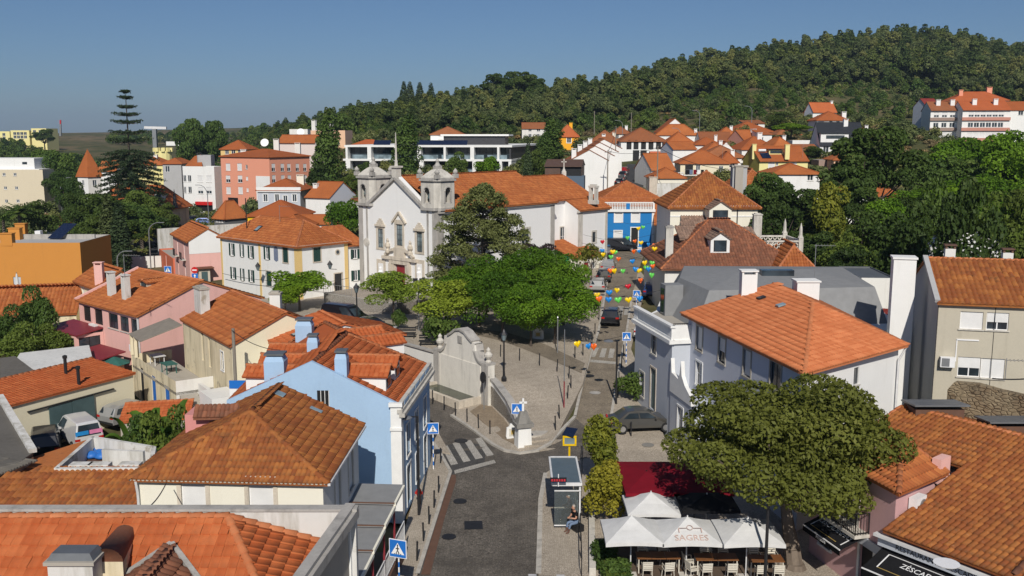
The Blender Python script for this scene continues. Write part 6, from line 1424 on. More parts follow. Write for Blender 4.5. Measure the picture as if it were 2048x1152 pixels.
# tall hip-roofed house
P=PY(1341,411,114);b=block('tall_hip_house','tall white and cream house with brown pyramid roof in the middle distance',P=P,a=0,uB=1516,depth=10.5,roof_='hip',rise=3.9,mat='cream_pale',rmat='tile_old',lod='mid',tile_w=.3,tile_l=.45,ov=.4,sides={3:'white'})
r=b['root'];F0=Face(b['c'][0],b['c'][1]);z=b['ze'];mb=MB();F0.ob(mb,0,F0.L,-.12,0,z-.25,z-.02);F0.ob(mb,0,F0.L,-.06,0,z-1.35,z-1.2);mb.build('string_course','white',r);mb=MB();u=F0.px(1474,440)[0];F0.ob(mb,u-.06,u+.06,-.1,0,z-8,z-.25);mb.build('downpipe','metal_dark',r)
p=PY(1440,432,111.6);dormer(r,None,(p.x,111.4,p.z-1.2),2.6,3.2,2.0,.9,(0,-1),'tile_grey','cream_pale')
p=PY(1413,445,112.6);mb=MB();sp=[v3(p.x-3.2,111.5,p.z-.2),v3(p.x+2.0,111.5,p.z-.2),v3(p.x+1.6,113.9,p.z+.6),v3(p.x-2.8,113.9,p.z+.6)];roof(r,[sp],'tile_grey',[],'mid',.3,.5)
mb=MB();mb.prism([(p.x-2.8,111.9),(p.x+1.6,111.9),(p.x+1.6,114),(p.x-2.8,114)],3,p.z-.3);mb.build('back_wing','cream_old',r)
for(u,v,Y,hh) in((1381,380,118,0),(1478,333,124,1)):
 p=PY(u,v,Y)
 if hh:chimney(r,p.x,Y,z+.5,p.z,1.0,.7,'cement',0,'flat')
 # brown low house with dormers
P=PY(1330,531,93);b=block('brown_roof_house','low house with spreading brown tiled roof and lattice dormer above the mansard',P=P,a=1,uB=1600,depth=13,roof_='hip',rise=3.9,inset=5.6,mat='white_old',rmat='tile_brown',lod='mid',tile_w=.3,tile_l=.45,ov=.5)
r=b['root'];z=b['ze'];rp=rect_roof(b['c'],z,3.9,'hip',.5,5.6)[0]
q_,e,s,n=on_plane(rp[0],1439,505);dormer(r,None,q_+v3(0,-.2,0),1.9,3.5,1.35,.7,(0,-1),'tile_grey','trim_white',True)
for(ua,va,ub,vb,lift) in((1355,474,1428,465,0),(1466,466,1512,478,0)):
 a_,b_=PY(ua,va,98.5),PY(ub,vb,98.5);zc_=(a_.z+b_.z)/2
 roof(r,[[v3(a_.x,97.2,zc_-.3),v3(b_.x,97.2,zc_-.3),v3(b_.x,100.4,zc_+.7),v3(a_.x,100.4,zc_+.7)]],'tile_grey',[],'mid',.3,.5)
 mb=MB();mb.prism([(a_.x+.5,97.7),(b_.x-.4,97.7),(b_.x-.4,101),(a_.x+.5,101)],z,zc_-.35);mb.build('dormer_wall','cream_old',r)
p=PY(1339,455,95.5);chimney(r,p.x,95.5,z-.5,p.z,.75,.65,'stone',0,'hood','stone_grey')
p=PY(1515,430,106);chimney(r,p.x,106,z,p.z,.9,.7,'stone',0,'hood')
# balustraded roof terrace with obelisks
t=thing('balustrade_terrace','stone balustrade terrace with two pointed finials right of the brown roof','terrace',PY(1560,530,97))
a_,b_=PY(1532,503,96),PY(1600,505,96);mb=MB();mb.prism([(a_.x,96),(b_.x,96),(b_.x,101),(a_.x,101)],3,a_.z);mb.build('terrace_block','white_old',t)
for(A_,B_) in((v3(a_.x,96,a_.z),v3(b_.x,96,a_.z)),(v3(a_.x,101,a_.z),v3(b_.x,101,a_.z)),(v3(b_.x,96,a_.z),v3(b_.x,101,a_.z))):
 mb=MB();mb.bar(A_+v3(0,0,.12),B_+v3(0,0,.12),.25,.2);mb.bar(A_+v3(0,0,1.05),B_+v3(0,0,1.05),.28,.16);m=7
 for i in range(m):
  u0,u1=A_.lerp(B_,i/m),A_.lerp(B_,(i+1)/m);mb.bar(u0+v3(0,0,.2),u1+v3(0,0,1.0),.1);mb.bar(u0+v3(0,0,1.0),u1+v3(0,0,.2),.1)
 mb.build('balustrade','stone',t)
for(x,y) in((b_.x,96),(b_.x-.2,101)):mb=MB();mb.box((x,y,a_.z+.7),(.45,.45,1.5));mb.lathe((x,y,a_.z+1.4),[(.3,0),(.18,.25),(.14,1.0),(.02,1.5)],6);mb.build('obelisk','stone',t)
block('orange_wing','lower orange roofed wing at the right end of the brown roof house',P=PY(1560,532,91),a=-3,uB=1628,depth=8,roof_='hip',rise=1.8,mat='white_old',rmat='tile_mid',lod='mid')
# ---------------------------------------------------------------- middle distance and far houses
def WR(v0,*xs,w=1.1,h=1.3,k='blind'):return[('px',x,v0,w,h,k) for x in xs]
# left: apartment block, villa, salmon block and neighbours
b=block('cream_apartment_block','plain cream apartment block with small square windows at left edge',P=PY(-90,341,240),a=-0,uB=85,depth=14,roof_='flat',parapet=.2,mat='sand',rmat='concrete_grey',cat='building',wins={0:WR(349,8,30,w=.8,h=.75,k='win')+WR(376,11,33,w=.8,h=.75,k='win')+WR(402,13,36,w=.8,h=.75,k='win')})
p=PY(-90,320,241);mb=MB();F0=Face((p.x,241),(PY(68,320,241).x,241));z=b['ze'];F0.ob(mb,0,F0.L,0,9,z,z+3.0);F0.ob(mb,0,F0.L+1.5,-.9,9,z+.2,z+.35);mb.build('penthouse','white',b['root']);mb=MB();F0.ob(mb,F0.L-3,F0.L-1.8,-.05,.1,z+1.5,z+2.1);mb.build('window','glass',b['root'])
# villa with a red spire
r=thing('spire_villa','villa with pointed red-tiled tower spire and steep orange roof behind the tall pine','house',PY(180,420,205))
Yv=205;c=PY(181,352,Yv);w=4.5;fp=[v3(c.x-w/2,Yv-1.2,0),v3(c.x+w*.12,Yv-2.6,0),v3(c.x+w/2+.2,Yv-.4,0),v3(c.x-w*.15,Yv+1.4,0)]
facade(r,fp[0],fp[1],0,c.z,'white',[('f',.5,c.z-1.4,.7,1.2,'win'),('f',.5,c.z-4.4,.8,2.0,'win')],lod=1);facade(r,fp[1],fp[2],0,c.z,'white_old',[('f',.5,c.z-1.4,.9,1.2,'win')],lod=1);facade(r,fp[2],fp[3],0,c.z,'white');facade(r,fp[3],fp[0],0,c.z,'white')
ap=PY(178,298,Yv);cc=sum(fp,v3(0,0,0))/4;ex_=lambda p,k,z:v3(cc.x+(p.x-cc.x)*k,cc.y+(p.y-cc.y)*k,z)
sp=[]
for i in range(4):
 a,b_=fp[i],fp[(i+1)%4];sp.append([ex_(a,1.18,c.z-.1),ex_(b_,1.18,c.z-.1),ex_(b_,.75,c.z+2.2),ex_(a,.75,c.z+2.2)]);sp.append([ex_(a,.75,c.z+2.2),ex_(b_,.75,c.z+2.2),v3(cc.x,cc.y,ap.z)])
roof(r,sp,'roof_far',[],'far',th=.05)
P=PY(182,400,207);b_=rect_roof([v3(P.x,207,0),v3(P.x+17.5,205,0),v3(P.x+18.5,216,0),v3(P.x+1,217,0)],4.6,4.6,'hip',.4,3.5);roof(r,b_[0],'roof_far',b_[1],'far')
fc=[v3(P.x+.3,207.3,0),v3(P.x+17.2,205.3,0),v3(P.x+18.2,215.6,0),v3(P.x+1.2,216.6,0)]
for i in range(4):facade(r,fc[i],fc[(i+1)%4],0,4.6,'cream_old',[('f',.2,3,1,1.4,'shutc'),('f',.75,3,1,1.4,'shutc')] if i==0 else(),lod=1)
for(u,v) in((193,396),(318,392)):p=PY(u,v,205.5);dormer(r,None,(p.x,205.0,p.z-.9),1.6,3,1.3,.5,(0,-1),'roof_far','white')
p=PY(348,378,207);mb=MB();mb.lathe((p.x,207,4.5),[(.8,0),(.45,.8),(.3,2.2),(.03,4)],8);mb.build('roof_finial','blackroof',r)
b=block('white_corner_block','white three-storey corner building with rounded balconies left of the salmon block',P=PY(365,335,236),a=-16,uB=428,uE=446,roof_='flat',parapet=.3,mat='white',rmat='concrete_grey',cat='building',sides={1:'blush'},wins={0:WR(357,369,379,w=1.0,h=1.6,k='win')+WR(358,400,418,w=1.5,h=1.6)+WR(380,369,380,w=1.0,h=1.6,k='win')+WR(381,401,418,w=1.5,h=1.6,k='half')+[('px',372,413,1.3,2.6,'dark'),('px',409,413,4.6,2.4,'dark')]})
F0=Face(b['c'][0],b['c'][1]);mb=MB();F0.ob(mb,F0.L*.45,F0.L,-.9,-.02,7.1,9.3) if False else None
u,z=F0.px(409,409);mb=MB();F0.ob(mb,u-2.3,u+2.3,-.5,-.02,z-.1,z+.7);mb.build('shop_sign','sign_red',b['root'])
p=PY(372,326,240);rp=[PY(371,331,237),PY(405,333,236),PY(402,309,243),PY(389,312,243)];roof(b['root'],[rp],'roof_far',[],'far')
mb=MB();p=PY(412,322,240);mb.box((p.x,240,p.z),(3.4,3,3));mb.build('stair_tower','concrete_grey',b['root'])
b=block('salmon_block','salmon pink four-storey apartment block with low orange roof',P=PY(441,312,230),a=-30,uB=538,uE=619,roof_='hip',rise=1.6,mat='salmon',rmat='roof_far',cat='building',sides={1:'salmon'},wins={0:WR(334,456,479,w=1.5,h=1.7)+WR(334,493,w=.7,h=1.0,k='win')+WR(358,456,480,w=1.5,h=1.7,k='half')+WR(357,494,w=.7,h=.9)+WR(381,457,481,w=1.5,h=1.7)+WR(380,495,w=.7,h=.9)+[('px',466,402,3.4,1.6,'dark')],1:WR(335,547,565,578,595,610,w=1.2,h=1.8,k='half')+WR(358,548,566,579,596,611,w=1.2,h=1.8,k='half')})
F0=Face(b['c'][0],b['c'][1]);mb=MB();u=F0.px(512,360)[0];F0.ob(mb,u,F0.L-.02,-.04,0,1,10.6);mb.build('white_panel','white',b['root'])
for(x,y,z) in((549,285,3.0),(483,306,2),(592,293,2)):p=PY(x,y,236);chimney(b['root'],p.x,238,b['ze'],p.z+.6,1.3,1.0,'white_old')
p=PY(534,286,240);mb=MB();mb.lathe((0,0,0),[(.1,0),(.9,.25),(1.0,.4)],14);o=mb.build('satellite_dish_or_lamp','pvc',b['root'],False,False);o.matrix_local=Matrix.Translation(v3(p.x,238,p.z)-WL[b['root'].name])@Matrix.Rotation(R(70),4,'X')
b=block('blush_block','off-white apartment block with stepped roofline behind the salmon block',P=PY(556,283,262),a=-28,uB=630,uE=648,roof_='gx',rise=1.8,mat='blush',rmat='roof_far',cat='building',wins={1:WR(310,638,w=1.0,h=1.6,k='win')})
mb=MB();p=PY(597,262,266);mb.box((p.x,268,p.z-2),(5,4,5));mb.build('stair_tower','white_old',b['root']);p=PY(605,265,264);mb=MB();mb.lathe((0,0,0),[(.1,0),(.9,.25),(1.0,.4)],14);o=mb.build('satellite_dish_or_lamp','pvc',b['root'],False,False);o.matrix_local=Matrix.Translation(v3(p.x,262,p.z)-WL[b['root'].name])@Matrix.Rotation(R(70),4,'X')
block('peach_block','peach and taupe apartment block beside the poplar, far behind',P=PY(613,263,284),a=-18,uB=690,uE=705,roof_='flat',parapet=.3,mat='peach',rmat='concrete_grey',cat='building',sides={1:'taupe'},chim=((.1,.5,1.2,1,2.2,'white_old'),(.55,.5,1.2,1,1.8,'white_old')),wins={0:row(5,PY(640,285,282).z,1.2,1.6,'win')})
block('mustard_house','small mustard house with orange hip roof above the salmon block',P=PY(441,297,262),a=-6,uB=492,depth=8,rise=2.2,mat='yellow_wash',wins={0:row(3,PY(441,304,262).z,1.1,1.2,'win')})
b=block('grey_trim_house','grey house with white window surrounds and low orange roof below the salmon block',P=PY(515,379,196),a=-4,uB=600,depth=10,rise=2.0,mat='grey_wall',trim='trim_white',wins={0:WR(396,531,554,589,w=.9,h=1.5,k='win')+[('px',571,403,.9,2.4,'win')]})
F0=Face(b['c'][0],b['c'][1]);mb=MB();F0.ob(mb,-.2,F0.L+.2,-.3,.1,b['ze']-.5,b['ze']+.5);mb.build('parapet','white',b['root']);
for(x,y) in((601,352),(640,356)):p=PY(x,y,203);chimney(b['root'],p.x,203,b['ze'],p.z,1.5,1.0,'cream_pale')
block('white_gable_house','white house with orange roof and plain grey gable beside the bell tower',P=PY(611,392,183),a=-24,uB=660,uE=712,roof_='gx',rise=2.6,mat='white',sides={1:'grey_lav'},chim=((.1,.3,.9,.7,.8,'white'),),wins={3:WR(405,600,607,w=.8,h=1.2,k='win')})
block('dark_grey_house','dark grey house with orange pyramid roof by the car park',P=PY(428,430,178),a=-35,uB=449,uE=492,rise=2.6,mat='grey_dark',wins={0:row(3,PY(440,442,175).z,.6,.9,'win')})
b=block('egg_yellow_house','egg-yellow house with orange hip roof behind the shutter house',P=PY(495,430,166),a=-3,uB=600,depth=9,rise=2.3,mat='yellow')
block('lower_orange_roof','low white house with orange roof in front of the yellow house',P=PY(548,452,152),a=-6,uB=606,depth=7,rise=1.6,mat='white')
block('white_shed_house','small white shed with lean-to roofs behind the yellow house',P=PY(600,446,160),a=5,uB=660,depth=5,roof_='gx',rise=1.2,mat='white_old')
block('small_orange_annex','tiny orange roof against the church tower left side',P=PY(640,452,170),a=0,uB=700,depth=5,roof_='mono',rise=.8,mat='white')
block('tiny_white_gable','tiny white gabled shed left of the church tower',P=PY(687,415,172),a=-15,uB=722,depth=5,roof_='gy',rise=1.6,mat='white',rmat='roof_far_brown')
b=block('balcony_row_house','narrow pink house with white gable and iron balconies left of the shutter house',(345,465),(377,481),6.4,R_=(415,457),roof_='gx',mat='pink',rmat='tile_mid',lod='mid',prof='M',sides={0:'pink'},wins={0:[('f',.3,4.7,.9,2.2,'win'),('f',.72,4.7,.9,2.2,'win'),('f',.3,1.6,.9,2.2,'dark'),('f',.72,1.6,.9,2.2,'win')]})
F0=Face(b['c'][0],b['c'][1]);F1=Face(b['c'][1],b['c'][2]);r=b['root']
for f in(.3,.72):u=F0.L*f;mb=MB();F0.ob(mb,u-.8,u+.8,-.6,0,3.45,3.55);mb.build('balcony_slab','stone',r);railing(r,[F0.p(u-.75,-.55,3.55),F0.p(u+.75,-.55,3.55)],.95,.16)
mb=MB();F1.ob(mb,0,F1.L,-.03,0,4.6,6.38);mb.add([F1.p(0,-.03,6.38),F1.p(F1.L,-.03,6.38),F1.p(F1.L/2,-.03,6.4+b['rise'])],[(0,1,2)]);mb.build('white_gable_panel','white',r)
mb=MB();u,z=F1.px(405,535);F1.ob(mb,u-.7,u+.7,-1.2,-.1,0,z);mb.build('porch','stone_warm',r);mb=MB();F1.ob(mb,u-1.2,u+1.2,-1.6,0,z,z+.12);mb.build('porch_roof','tile_brown',r);mb=MB();F1.ob(mb,u-.4,u+.4,-1.22,-1.2,.2,z-.4);mb.build('door','steel_green',r)
block('terracotta_house','terracotta-red rendered house at the left street bend',P=PY(318,500,146),a=-62,uB=346,depth=6,roof_='flat',parapet=.2,mat='salmon_red',rmat='cement',wins={0:[('f',.3,4.0,.8,1.4,'win'),('f',.7,4.0,.8,1.4,'win'),('f',.5,1.5,.8,2,'win')]})
block('stained_white_wall','long stained white wall rising beside the left road',P=PY(316,458,158),a=42,width=17,depth=.5,roof_='flat',mat='white_dirty',rmat='cement',cat='wall')
block('road_wall','pale retaining wall with dark fence along the left road',P=PY(238,515,142),a=20,uB=322,depth=.5,roof_='flat',mat='white_old',rmat='cement',cat='wall')
block('garden_wall','cream garden wall between palms and dark trees',P=PY(88,446,190),a=12,uB=125,depth=.5,roof_='flat',mat='cream_pale',rmat='cement',cat='wall')
block('red_cottage','tiny cottage with faded red roof behind the garden wall',P=PY(92,450,178),a=0,uB=122,depth=5,rise=1.2,mat='white_old',rmat='roof_far_brown')
# roofs around the pine
block('gabled_villa','white gabled house with orange roof right of the tower spire',P=PY(196,341,245),a=5,uB=232,depth=8,roof_='gx',rise=2.4,mat='white')
block('pale_yellow_bungalow','pale yellow bungalow with orange hip roof right of the tall pine',P=PY(275,328,255),a=0,uB=325,depth=9,rise=1.8,mat='yellow_pale',chim=((.55,.4,.9,.8,1.0,'white'),),wins={0:row(2,PY(290,335,255).z,1,1.2,'win')})
block('grey_flat_house','grey rendered house with blue window between pine and white corner block',P=PY(325,326,250),a=0,uB=362,depth=9,rise=1.2,mat='concrete_grey',wins={0:[('f',.25,PY(330,338,250).z,1.2,1.6,'win')]})
t=thing('crenellated_tower','little yellow crenellated turret behind the pine','tower',PY(326,318,300));p=PY(326,302,300);mb=MB();mb.lathe((p.x,300,p.z-10),[(2.6,0),(2.6,10)],14);mb.build('shaft','yellow_pale',t);mb=MB()
for i in range(10):a=i*.628;mb.box((p.x+2.6*math.cos(a),300+2.6*math.sin(a),p.z+.4),(.9,.9,1.2),a)
mb.build('crenels','yellow_pale',t)['kind']='stuff'
t=thing('tee_crane','slim white T-shaped tower crane behind the pine','crane',PY(309,320,320));a,b_=PY(309,258,320),PY(309,320,320);mb=MB();mb.bar((a.x,320,0),(a.x,320,a.z),1.3);mb.build('mast','metal_grey',t);l_,r_=PY(289,255,320),PY(333,256,320);mb=MB();mb.bar(l_,r_,.8);mb.build('jib','metal_white',t)
t=thing('radio_mast','red and white lattice mast on the far left hill','mast',PY(121,280,800));
for k in range(4):
 a,b_=PY(121,272-k*8,800),PY(121,264-k*8,800);mb=MB();mb.bar(a,b_,1.6-.2*k);mb.build('mast_section','sign_red' if k==3 else 'metal_grey',t)
for(uA,uB_,vt,vb,lab) in((-10,19,264,283,'far pale yellow apartment block at the extreme left'),(21,58,262,282,'middle one of the far pale yellow hilltop blocks'),(62,92,258,279,'far pale yellow hilltop block nearest the mast')):
 block('hilltop_block',lab,P=PY(uA,vt,620),a=-4,uB=uB_,depth=14,roof_='flat',parapet=.4,mat='yellow_pale',rmat='concrete_grey',cat='building',group='far hilltop apartment blocks',wins={0:row(4,PY(uA,vt+5,620).z,2,1.8,'win')+row(4,PY(uA,vt+12,620).z,2,1.8,'win')})
block('far_white_hall','long white farm building on the far brown hill',P=PH(332,283,2.5),a=0,uB=360,depth=8,roof_='flat',mat='white',rmat='white_old',cat='building')
# modern terrace apartments
P0=PY(692,290,224);dv=v3(math.cos(R(-9)),math.sin(R(-9)),0);Lm=along(P0,dv,1022);P1=P0+dv*Lm;qv=v3(-dv.y,dv.x,0);De=along(P1,qv,1079);F0=Face(P0,P1);F1=Face(P1,P1+qv*De);zt=P0.z
r=thing('modern_apartments','long modern white apartment terrace with dark glazing behind the church','building',P0)
def bx(name,F,u0,u1,d0,d1,z0,z1,mat,par=None):mb=MB();F.ob(mb,u0,u1,d0,d1,z0,z1);return mb.build(name,mat,par or r)
bx('roof_slab',F0,-.3,Lm+.3,-.4,De,zt-.45,zt,'white');bx('floor_slab',F0,-.6,Lm+.2,-.6,De,zt-3.6,zt-3.15,'white');bx('floor_slab',F0,-.6,Lm+.2,-.6,De,zt-6.9,zt-6.45,'white');bx('basement',F0,-.3,Lm,.3,De,zt-12,zt-6.9,'dark_clad')
for f,wd in((0,.5),(.135,.9),(.30,.6),(.44,.9),(.60,.5),(.76,.9),(.92,.5)):
 bx('partition',F0,Lm*f,Lm*f+wd,-.45,1.5,zt-3.15,zt-.45,'white');bx('partition',F0,Lm*f+(.5 if f else 0),Lm*f+wd+.6,-.6,1.5,zt-6.45,zt-3.6,'white')
bx('end_wall',F0,Lm-.4,Lm,.0,De,zt-3.15,zt-.45,'dark_clad');bx('end_wall',F0,Lm-.5,Lm+.15,-.55,De,zt-9,zt-3.6,'white')
for lv in(0,1):
 zb=zt-3.15-3.3*lv
 for k in range(26):
  u0=Lm*k/26;bx('glazing_panel',F0,u0+.05,u0+Lm/26-.05,1.5,1.6,zb,zb+2.7,'glass')
 bx('recess_back',F0,0,Lm,1.62,1.8,zb,zb+2.7,'black')
 for k in range(7):
  u0=Lm*(.04+k*.137);bx('glass_railing',F0,u0,u0+Lm*.115,-.35,-.31,zb,zb+.95,'roofglass')
P2=PY(887,269,231);Lp=along(P2,dv,1010);F2=Face(P2,P2+dv*Lp);bx('penthouse',F2,0,Lp,0,5,zt,P2.z-.3,'dark_clad');bx('penthouse_roof',F2,-.6,Lp+1,-.6,6,P2.z-.35,P2.z+.05,'white')
for k in range(16):
 u0=Lm*(.42+k*.026) if k<12 else Lm*(.16+(k-12)*.026);mb=MB();a=F0.p(u0,1.2,zt+.1);c=F0.p(u0+1.0,1.2,zt+.1);d_=F0.p(u0+1.0,2.2,zt+1.1);e_=F0.p(u0,2.2,zt+1.1);mb.slab([a,c,d_,e_],.06);mb.build('solar_panel','solar',r)
 # back row behind the apartments
block('hidden_hip_house','white house with orange hip roof peeping over the modern apartments',P=PY(861,268,258),a=0,uB=926,depth=9,rise=2.0,mat='white',rmat='roof_far_brown',wins={0:row(2,PY(861,274,258).z,1.2,1.2,'blind')})
block('orange_strip_roof','low orange roof left of the modern apartments top',P=PY(702,290,262),a=0,uB=768,depth=7,rise=1.4,mat='white',rmat='roof_far_new')
block('pale_square_house','small white square house with four windows at the wood edge',P=PY(1044,256,285),a=0,uB=1091,depth=7,roof_='gx',rise=1.6,mat='white_old',rmat='roof_far_brown',wins={0:WR(259,1060,1077,w=1.0,h=1.2,k='win')+WR(272,1060,1076,w=1.0,h=1.2,k='win')})
b=block('orange_cottage','bright orange cottage with pointed roof and orange chimney at the wood edge',P=PY(1115,271,268),a=0,uB=1157,depth=6,rise=3.0,mat='orange_house',rmat='roof_far_new',trim='trim_white',wins={0:WR(280,1138,w=1.2,h=1.6,k='win')});p=PY(1142,246,270);chimney(b['root'],p.x,271,b['ze'],p.z,.9,.9,'orange_house',0,'flat')
for i,(v,uA,uB_,Y,lab) in enumerate(((320,1139,1217,184,'nearest'),(311,1151,1229,194,'second'),(303,1162,1237,204,'third'),(296,1172,1244,214,'farthest'))):
 b=block('white_row_house',lab+' of the stepped white row houses climbing the street',P=PY(uA,v,Y),a=2,uB=uB_,depth=9.2,roof_='gy',rise=2.0,mat='white',rmat='roof_far_brown',ov=.1,group='stepped white row houses',chim=((.12,.1,.9,.7,1.6,'white'),),wins={1:[('f',.3,PY(uB_,v+12,Y).z,1.0,1.6,'dark'),('f',.7,PY(uB_,v+12,Y).z,1.0,1.6,'win'),('f',.5,PY(uB_,v+35,Y).z,1.0,2.2,'win')]},sides={1:'cream_pale'})
b=block('brown_clad_house','modern brown clad house on slate-blue base behind the church chancel',P=PY(1090,331,168),a=-8,uB=1163,depth=8,roof_='gx',rise=.9,mat='brown_clad',rmat='brown_clad',wins={0:[('f',.75,PY(1150,346,168).z,4.2,3.0,'dark')]});F0=Face(b['c'][0],b['c'][1]);mb=MB();F0.ob(mb,2.6,F0.L+.5,-.6,3,b['z0'],PY(1150,352,167).z);mb.build('slate_base','slate_blue',b['root'])
# arcade house and the hillside village
b=block('arcade_house','white house with dark arches and brown roof at the street top',P=PY(1242,281,240),a=0,uB=1333,depth=13,rise=3.2,mat='white',rmat='roof_far_brown',wins={0:[('px',x,292,1.25,1.7,'dark') for x in(1258,1272,1287,1302,1317)]+[('px',1272,311,1.6,2.6,'dark'),('px',1287,311,1.6,2.6,'dark'),('px',1327,290,.9,1.4,'win')]})
F0=Face(b['c'][0],b['c'][1])
for x in(1258,1272,1287,1302,1317):
 u,z=F0.px(x,292);mb=MB();mb.add([F0.p(u+.62*math.cos(t),-.01,z+.84+.62*math.sin(t)) for t in np.linspace(0,math.pi,9)],[tuple(range(9))]);mb.build('arch_head','black',b['root'])
block('arcade_wing','plain white wing with brown roof left of the arcade house',P=PY(1180,284,246),a=-3,uB=1242,depth=11,rise=3.0,mat='grey_lav',rmat='roof_far_brown',chim=((.45,.2,.9,.8,.8,'white'),(.8,.3,.9,.8,.8,'cream_pale')),wins={0:[('f',.7,PY(1230,288,246).z,1,.8,'win')]})
b=block('big_white_gable','large white gabled house with red roof below the wood',P=PY(1318,263,268),a=0,uB=1381,depth=9,roof_='gy',rise=3.6,mat='white',rmat='roof_far');q_=PY(1313,267,262)
block('white_porch_house','white house with low red hip roof in front of the large white gable',P=PY(1313,268,258),a=-6,uB=1396,depth=7,rise=2.6,mat='white',chim=((.95,.1,.8,.6,0,'white'),))
block('cream_hip_house','cream house with red pyramid roof in front of the big white gable',P=PY(1334,285,236),a=0,uB=1389,depth=8,rise=2.6,mat='cream')
block('lavender_gable_house','white house with blue-grey gable end at the street bend',P=PY(1346,297,213),a=14,uB=1393,uD=1321,roof_='gx',rise=1.5,mat='white',sides={3:'grey_lav'},rmat='roof_far')
block('bend_wall','white curved wall at the street bend below the arcade house',P=PY(1278,312,222),a=-8,uB=1313,depth=1,roof_='flat',mat='white_old',rmat='cement',cat='wall')
block('orange_shed','rust-red painted shed beside the lavender gable',P=PY(1300,303,222),a=-4,uB=1322,depth=3,roof_='flat',mat='salmon_red',rmat='roof_far',cat='shed')
block('slant_roof_house','white end-gabled house with long red roof slope above the small red hip',P=PY(1303,338,192),a=12,uB=1350,depth=10,roof_='gx',rise=3.0,mat='white')
block('red_hip_cottage','small cottage with red hip roof behind the rose house',P=PY(1303,354,176),a=0,uB=1370,depth=7,rise=1.6,mat='cream_pale',chim=((.9,.2,.9,.7,0,'white'),))
block('pale_wall','low pale wall with shrubs behind the rose house',P=PY(1310,367,165),a=0,uB=1392,depth=1,roof_='flat',mat='white_dirty',rmat='cement',cat='wall')
b=block('cream_balcony_house','cream house with laundry balcony and red hip roof at centre right',P=PY(1361,325,196),a=-2,uB=1459,depth=9,rise=2.4,mat='cream',wins={0:[('px',1396,338,.9,1.6,'win'),('px',1442,338,.9,1.2,'win'),('px',1378,340,1.6,1.9,'dark')]});F0=Face(b['c'][0],b['c'][1]);u0,z=F0.px(1366,349);u1=F0.px(1408,349)[0];mb=MB();F0.ob(mb,u0,u1,-1.2,0,z-.2,z);mb.build('balcony_slab','white_old',b['root']);railing(b['root'],[F0.p(u0,-1.15,z),F0.p(u1,-1.15,z)],1.0,.25,'metal_grey')
for i,m in enumerate(('cloth_black','denim','awning_red','trim_white','cloth_black')):mb=MB();u=u0+.4+i*.75;F0.ob(mb,u,u+.6,-1.35,-1.3,z+.1,z+1.0);mb.build('laundry',m,b['root'])
block('brown_hip_behind','white house with larger brown hip roof behind the cream balcony house',P=PY(1404,313,208),a=-3,uB=1490,depth=10,rise=2.4,mat='white',rmat='roof_far_brown',wins={0:[('px',1472,325,.9,1.6,'win')]})
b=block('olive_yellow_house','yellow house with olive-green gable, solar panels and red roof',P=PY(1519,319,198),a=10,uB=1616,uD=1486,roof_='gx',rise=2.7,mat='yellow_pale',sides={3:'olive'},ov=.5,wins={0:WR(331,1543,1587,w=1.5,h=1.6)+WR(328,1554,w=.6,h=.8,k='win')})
r=b['root'];p=PY(1513,293,199);chimney(r,p.x,201,b['ze'],p.z+.4,.8,.8,'yellow_pale',0,'flat');p=PY(1576,290,198);chimney(r,p.x,198.5,b['ze'],p.z,.9,.8,'yellow_pale',0,'flat')
pl0=rect_roof(b['c'],b['ze'],2.7,'gx',.5)[0][0]
for(x,y) in((1526,312),(1535,312)):q_,e,s,n=on_plane(pl0,x,y);mb=MB();mb.box(q_+n*.15,(.95,1.9,.08),rot=Matrix((e,s,n)).transposed());mb.build('solar_panel','solar',r)
q_,e,s,n=on_plane(pl0,1523,304);mb=MB();mb.bar(q_+n*.4-e*.8,q_+n*.4+e*.8,.55,.55,10);mb.build('water_tank','pvc',r)
q_,e,s,n=on_plane(pl0,1551,308);mb=MB();mb.box(q_+v3(0,.8,.35),(3.2,1.8,1.0),R(10));o=mb.build('dormer','yellow_pale',r);mb=MB();mb.box(q_+v3(.05,-.15,.4),(2.6,.06,.5),R(10));mb.build('dormer_window','glass',o);mb=MB();mb.box(q_+v3(0,.7,1.0),(3.7,2.3,.14),R(10));mb.build('dormer_roof','solar',o)
block('long_brown_roof','long low house with brown roof at the foot of the wood',P=PY(1401,281,250),a=0,uB=1465,depth=8,roof_='gx',rise=2.2,mat='white',rmat='roof_far_brown')
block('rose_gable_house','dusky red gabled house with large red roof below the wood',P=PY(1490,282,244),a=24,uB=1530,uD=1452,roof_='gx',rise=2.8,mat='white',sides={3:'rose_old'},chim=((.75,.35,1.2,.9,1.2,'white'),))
block('high_red_roof','red roofed house with yellow gable patch behind the dusky red house',P=PY(1466,262,268),a=3,uB=1545,depth=12,rise=2.6,mat='cream_pale')
block('white_cube_house','white flat-fronted house right of the dusky red gable',P=PY(1518,268,240),a=0,uB=1544,depth=7,roof_='mono',rise=1.0,mat='white',wins={0:[('f',.2,PY(1525,280,240).z,1,1.4,'win')]})
block('low_hip_house','low white house with small red hip roof left of the dusky red gable',P=PY(1391,288,232),a=0,uB=1442,depth=7,rise=1.6,mat='white',chim=((.9,.5,.7,.6,.6,'white'),))
block('mid_red_house','white house with red hip roof behind the olive gable',P=PY(1484,297,222),a=6,uB=1556,depth=9,rise=2.8,mat='white',chim=((.62,.4,1.1,.9,1.6,'white'),))
block('little_white_gable','little white gable in front of the dusky red house',P=PY(1438,297,226),a=0,uB=1466,depth=6,roof_='gy',rise=1.6,mat='white')
block('long_white_garage','long white low building under the bright green tree',P=PY(1585,284,236),a=-4,uB=1645,depth=6,roof_='flat',parapet=.4,mat='white',rmat='concrete_grey',cat='building')
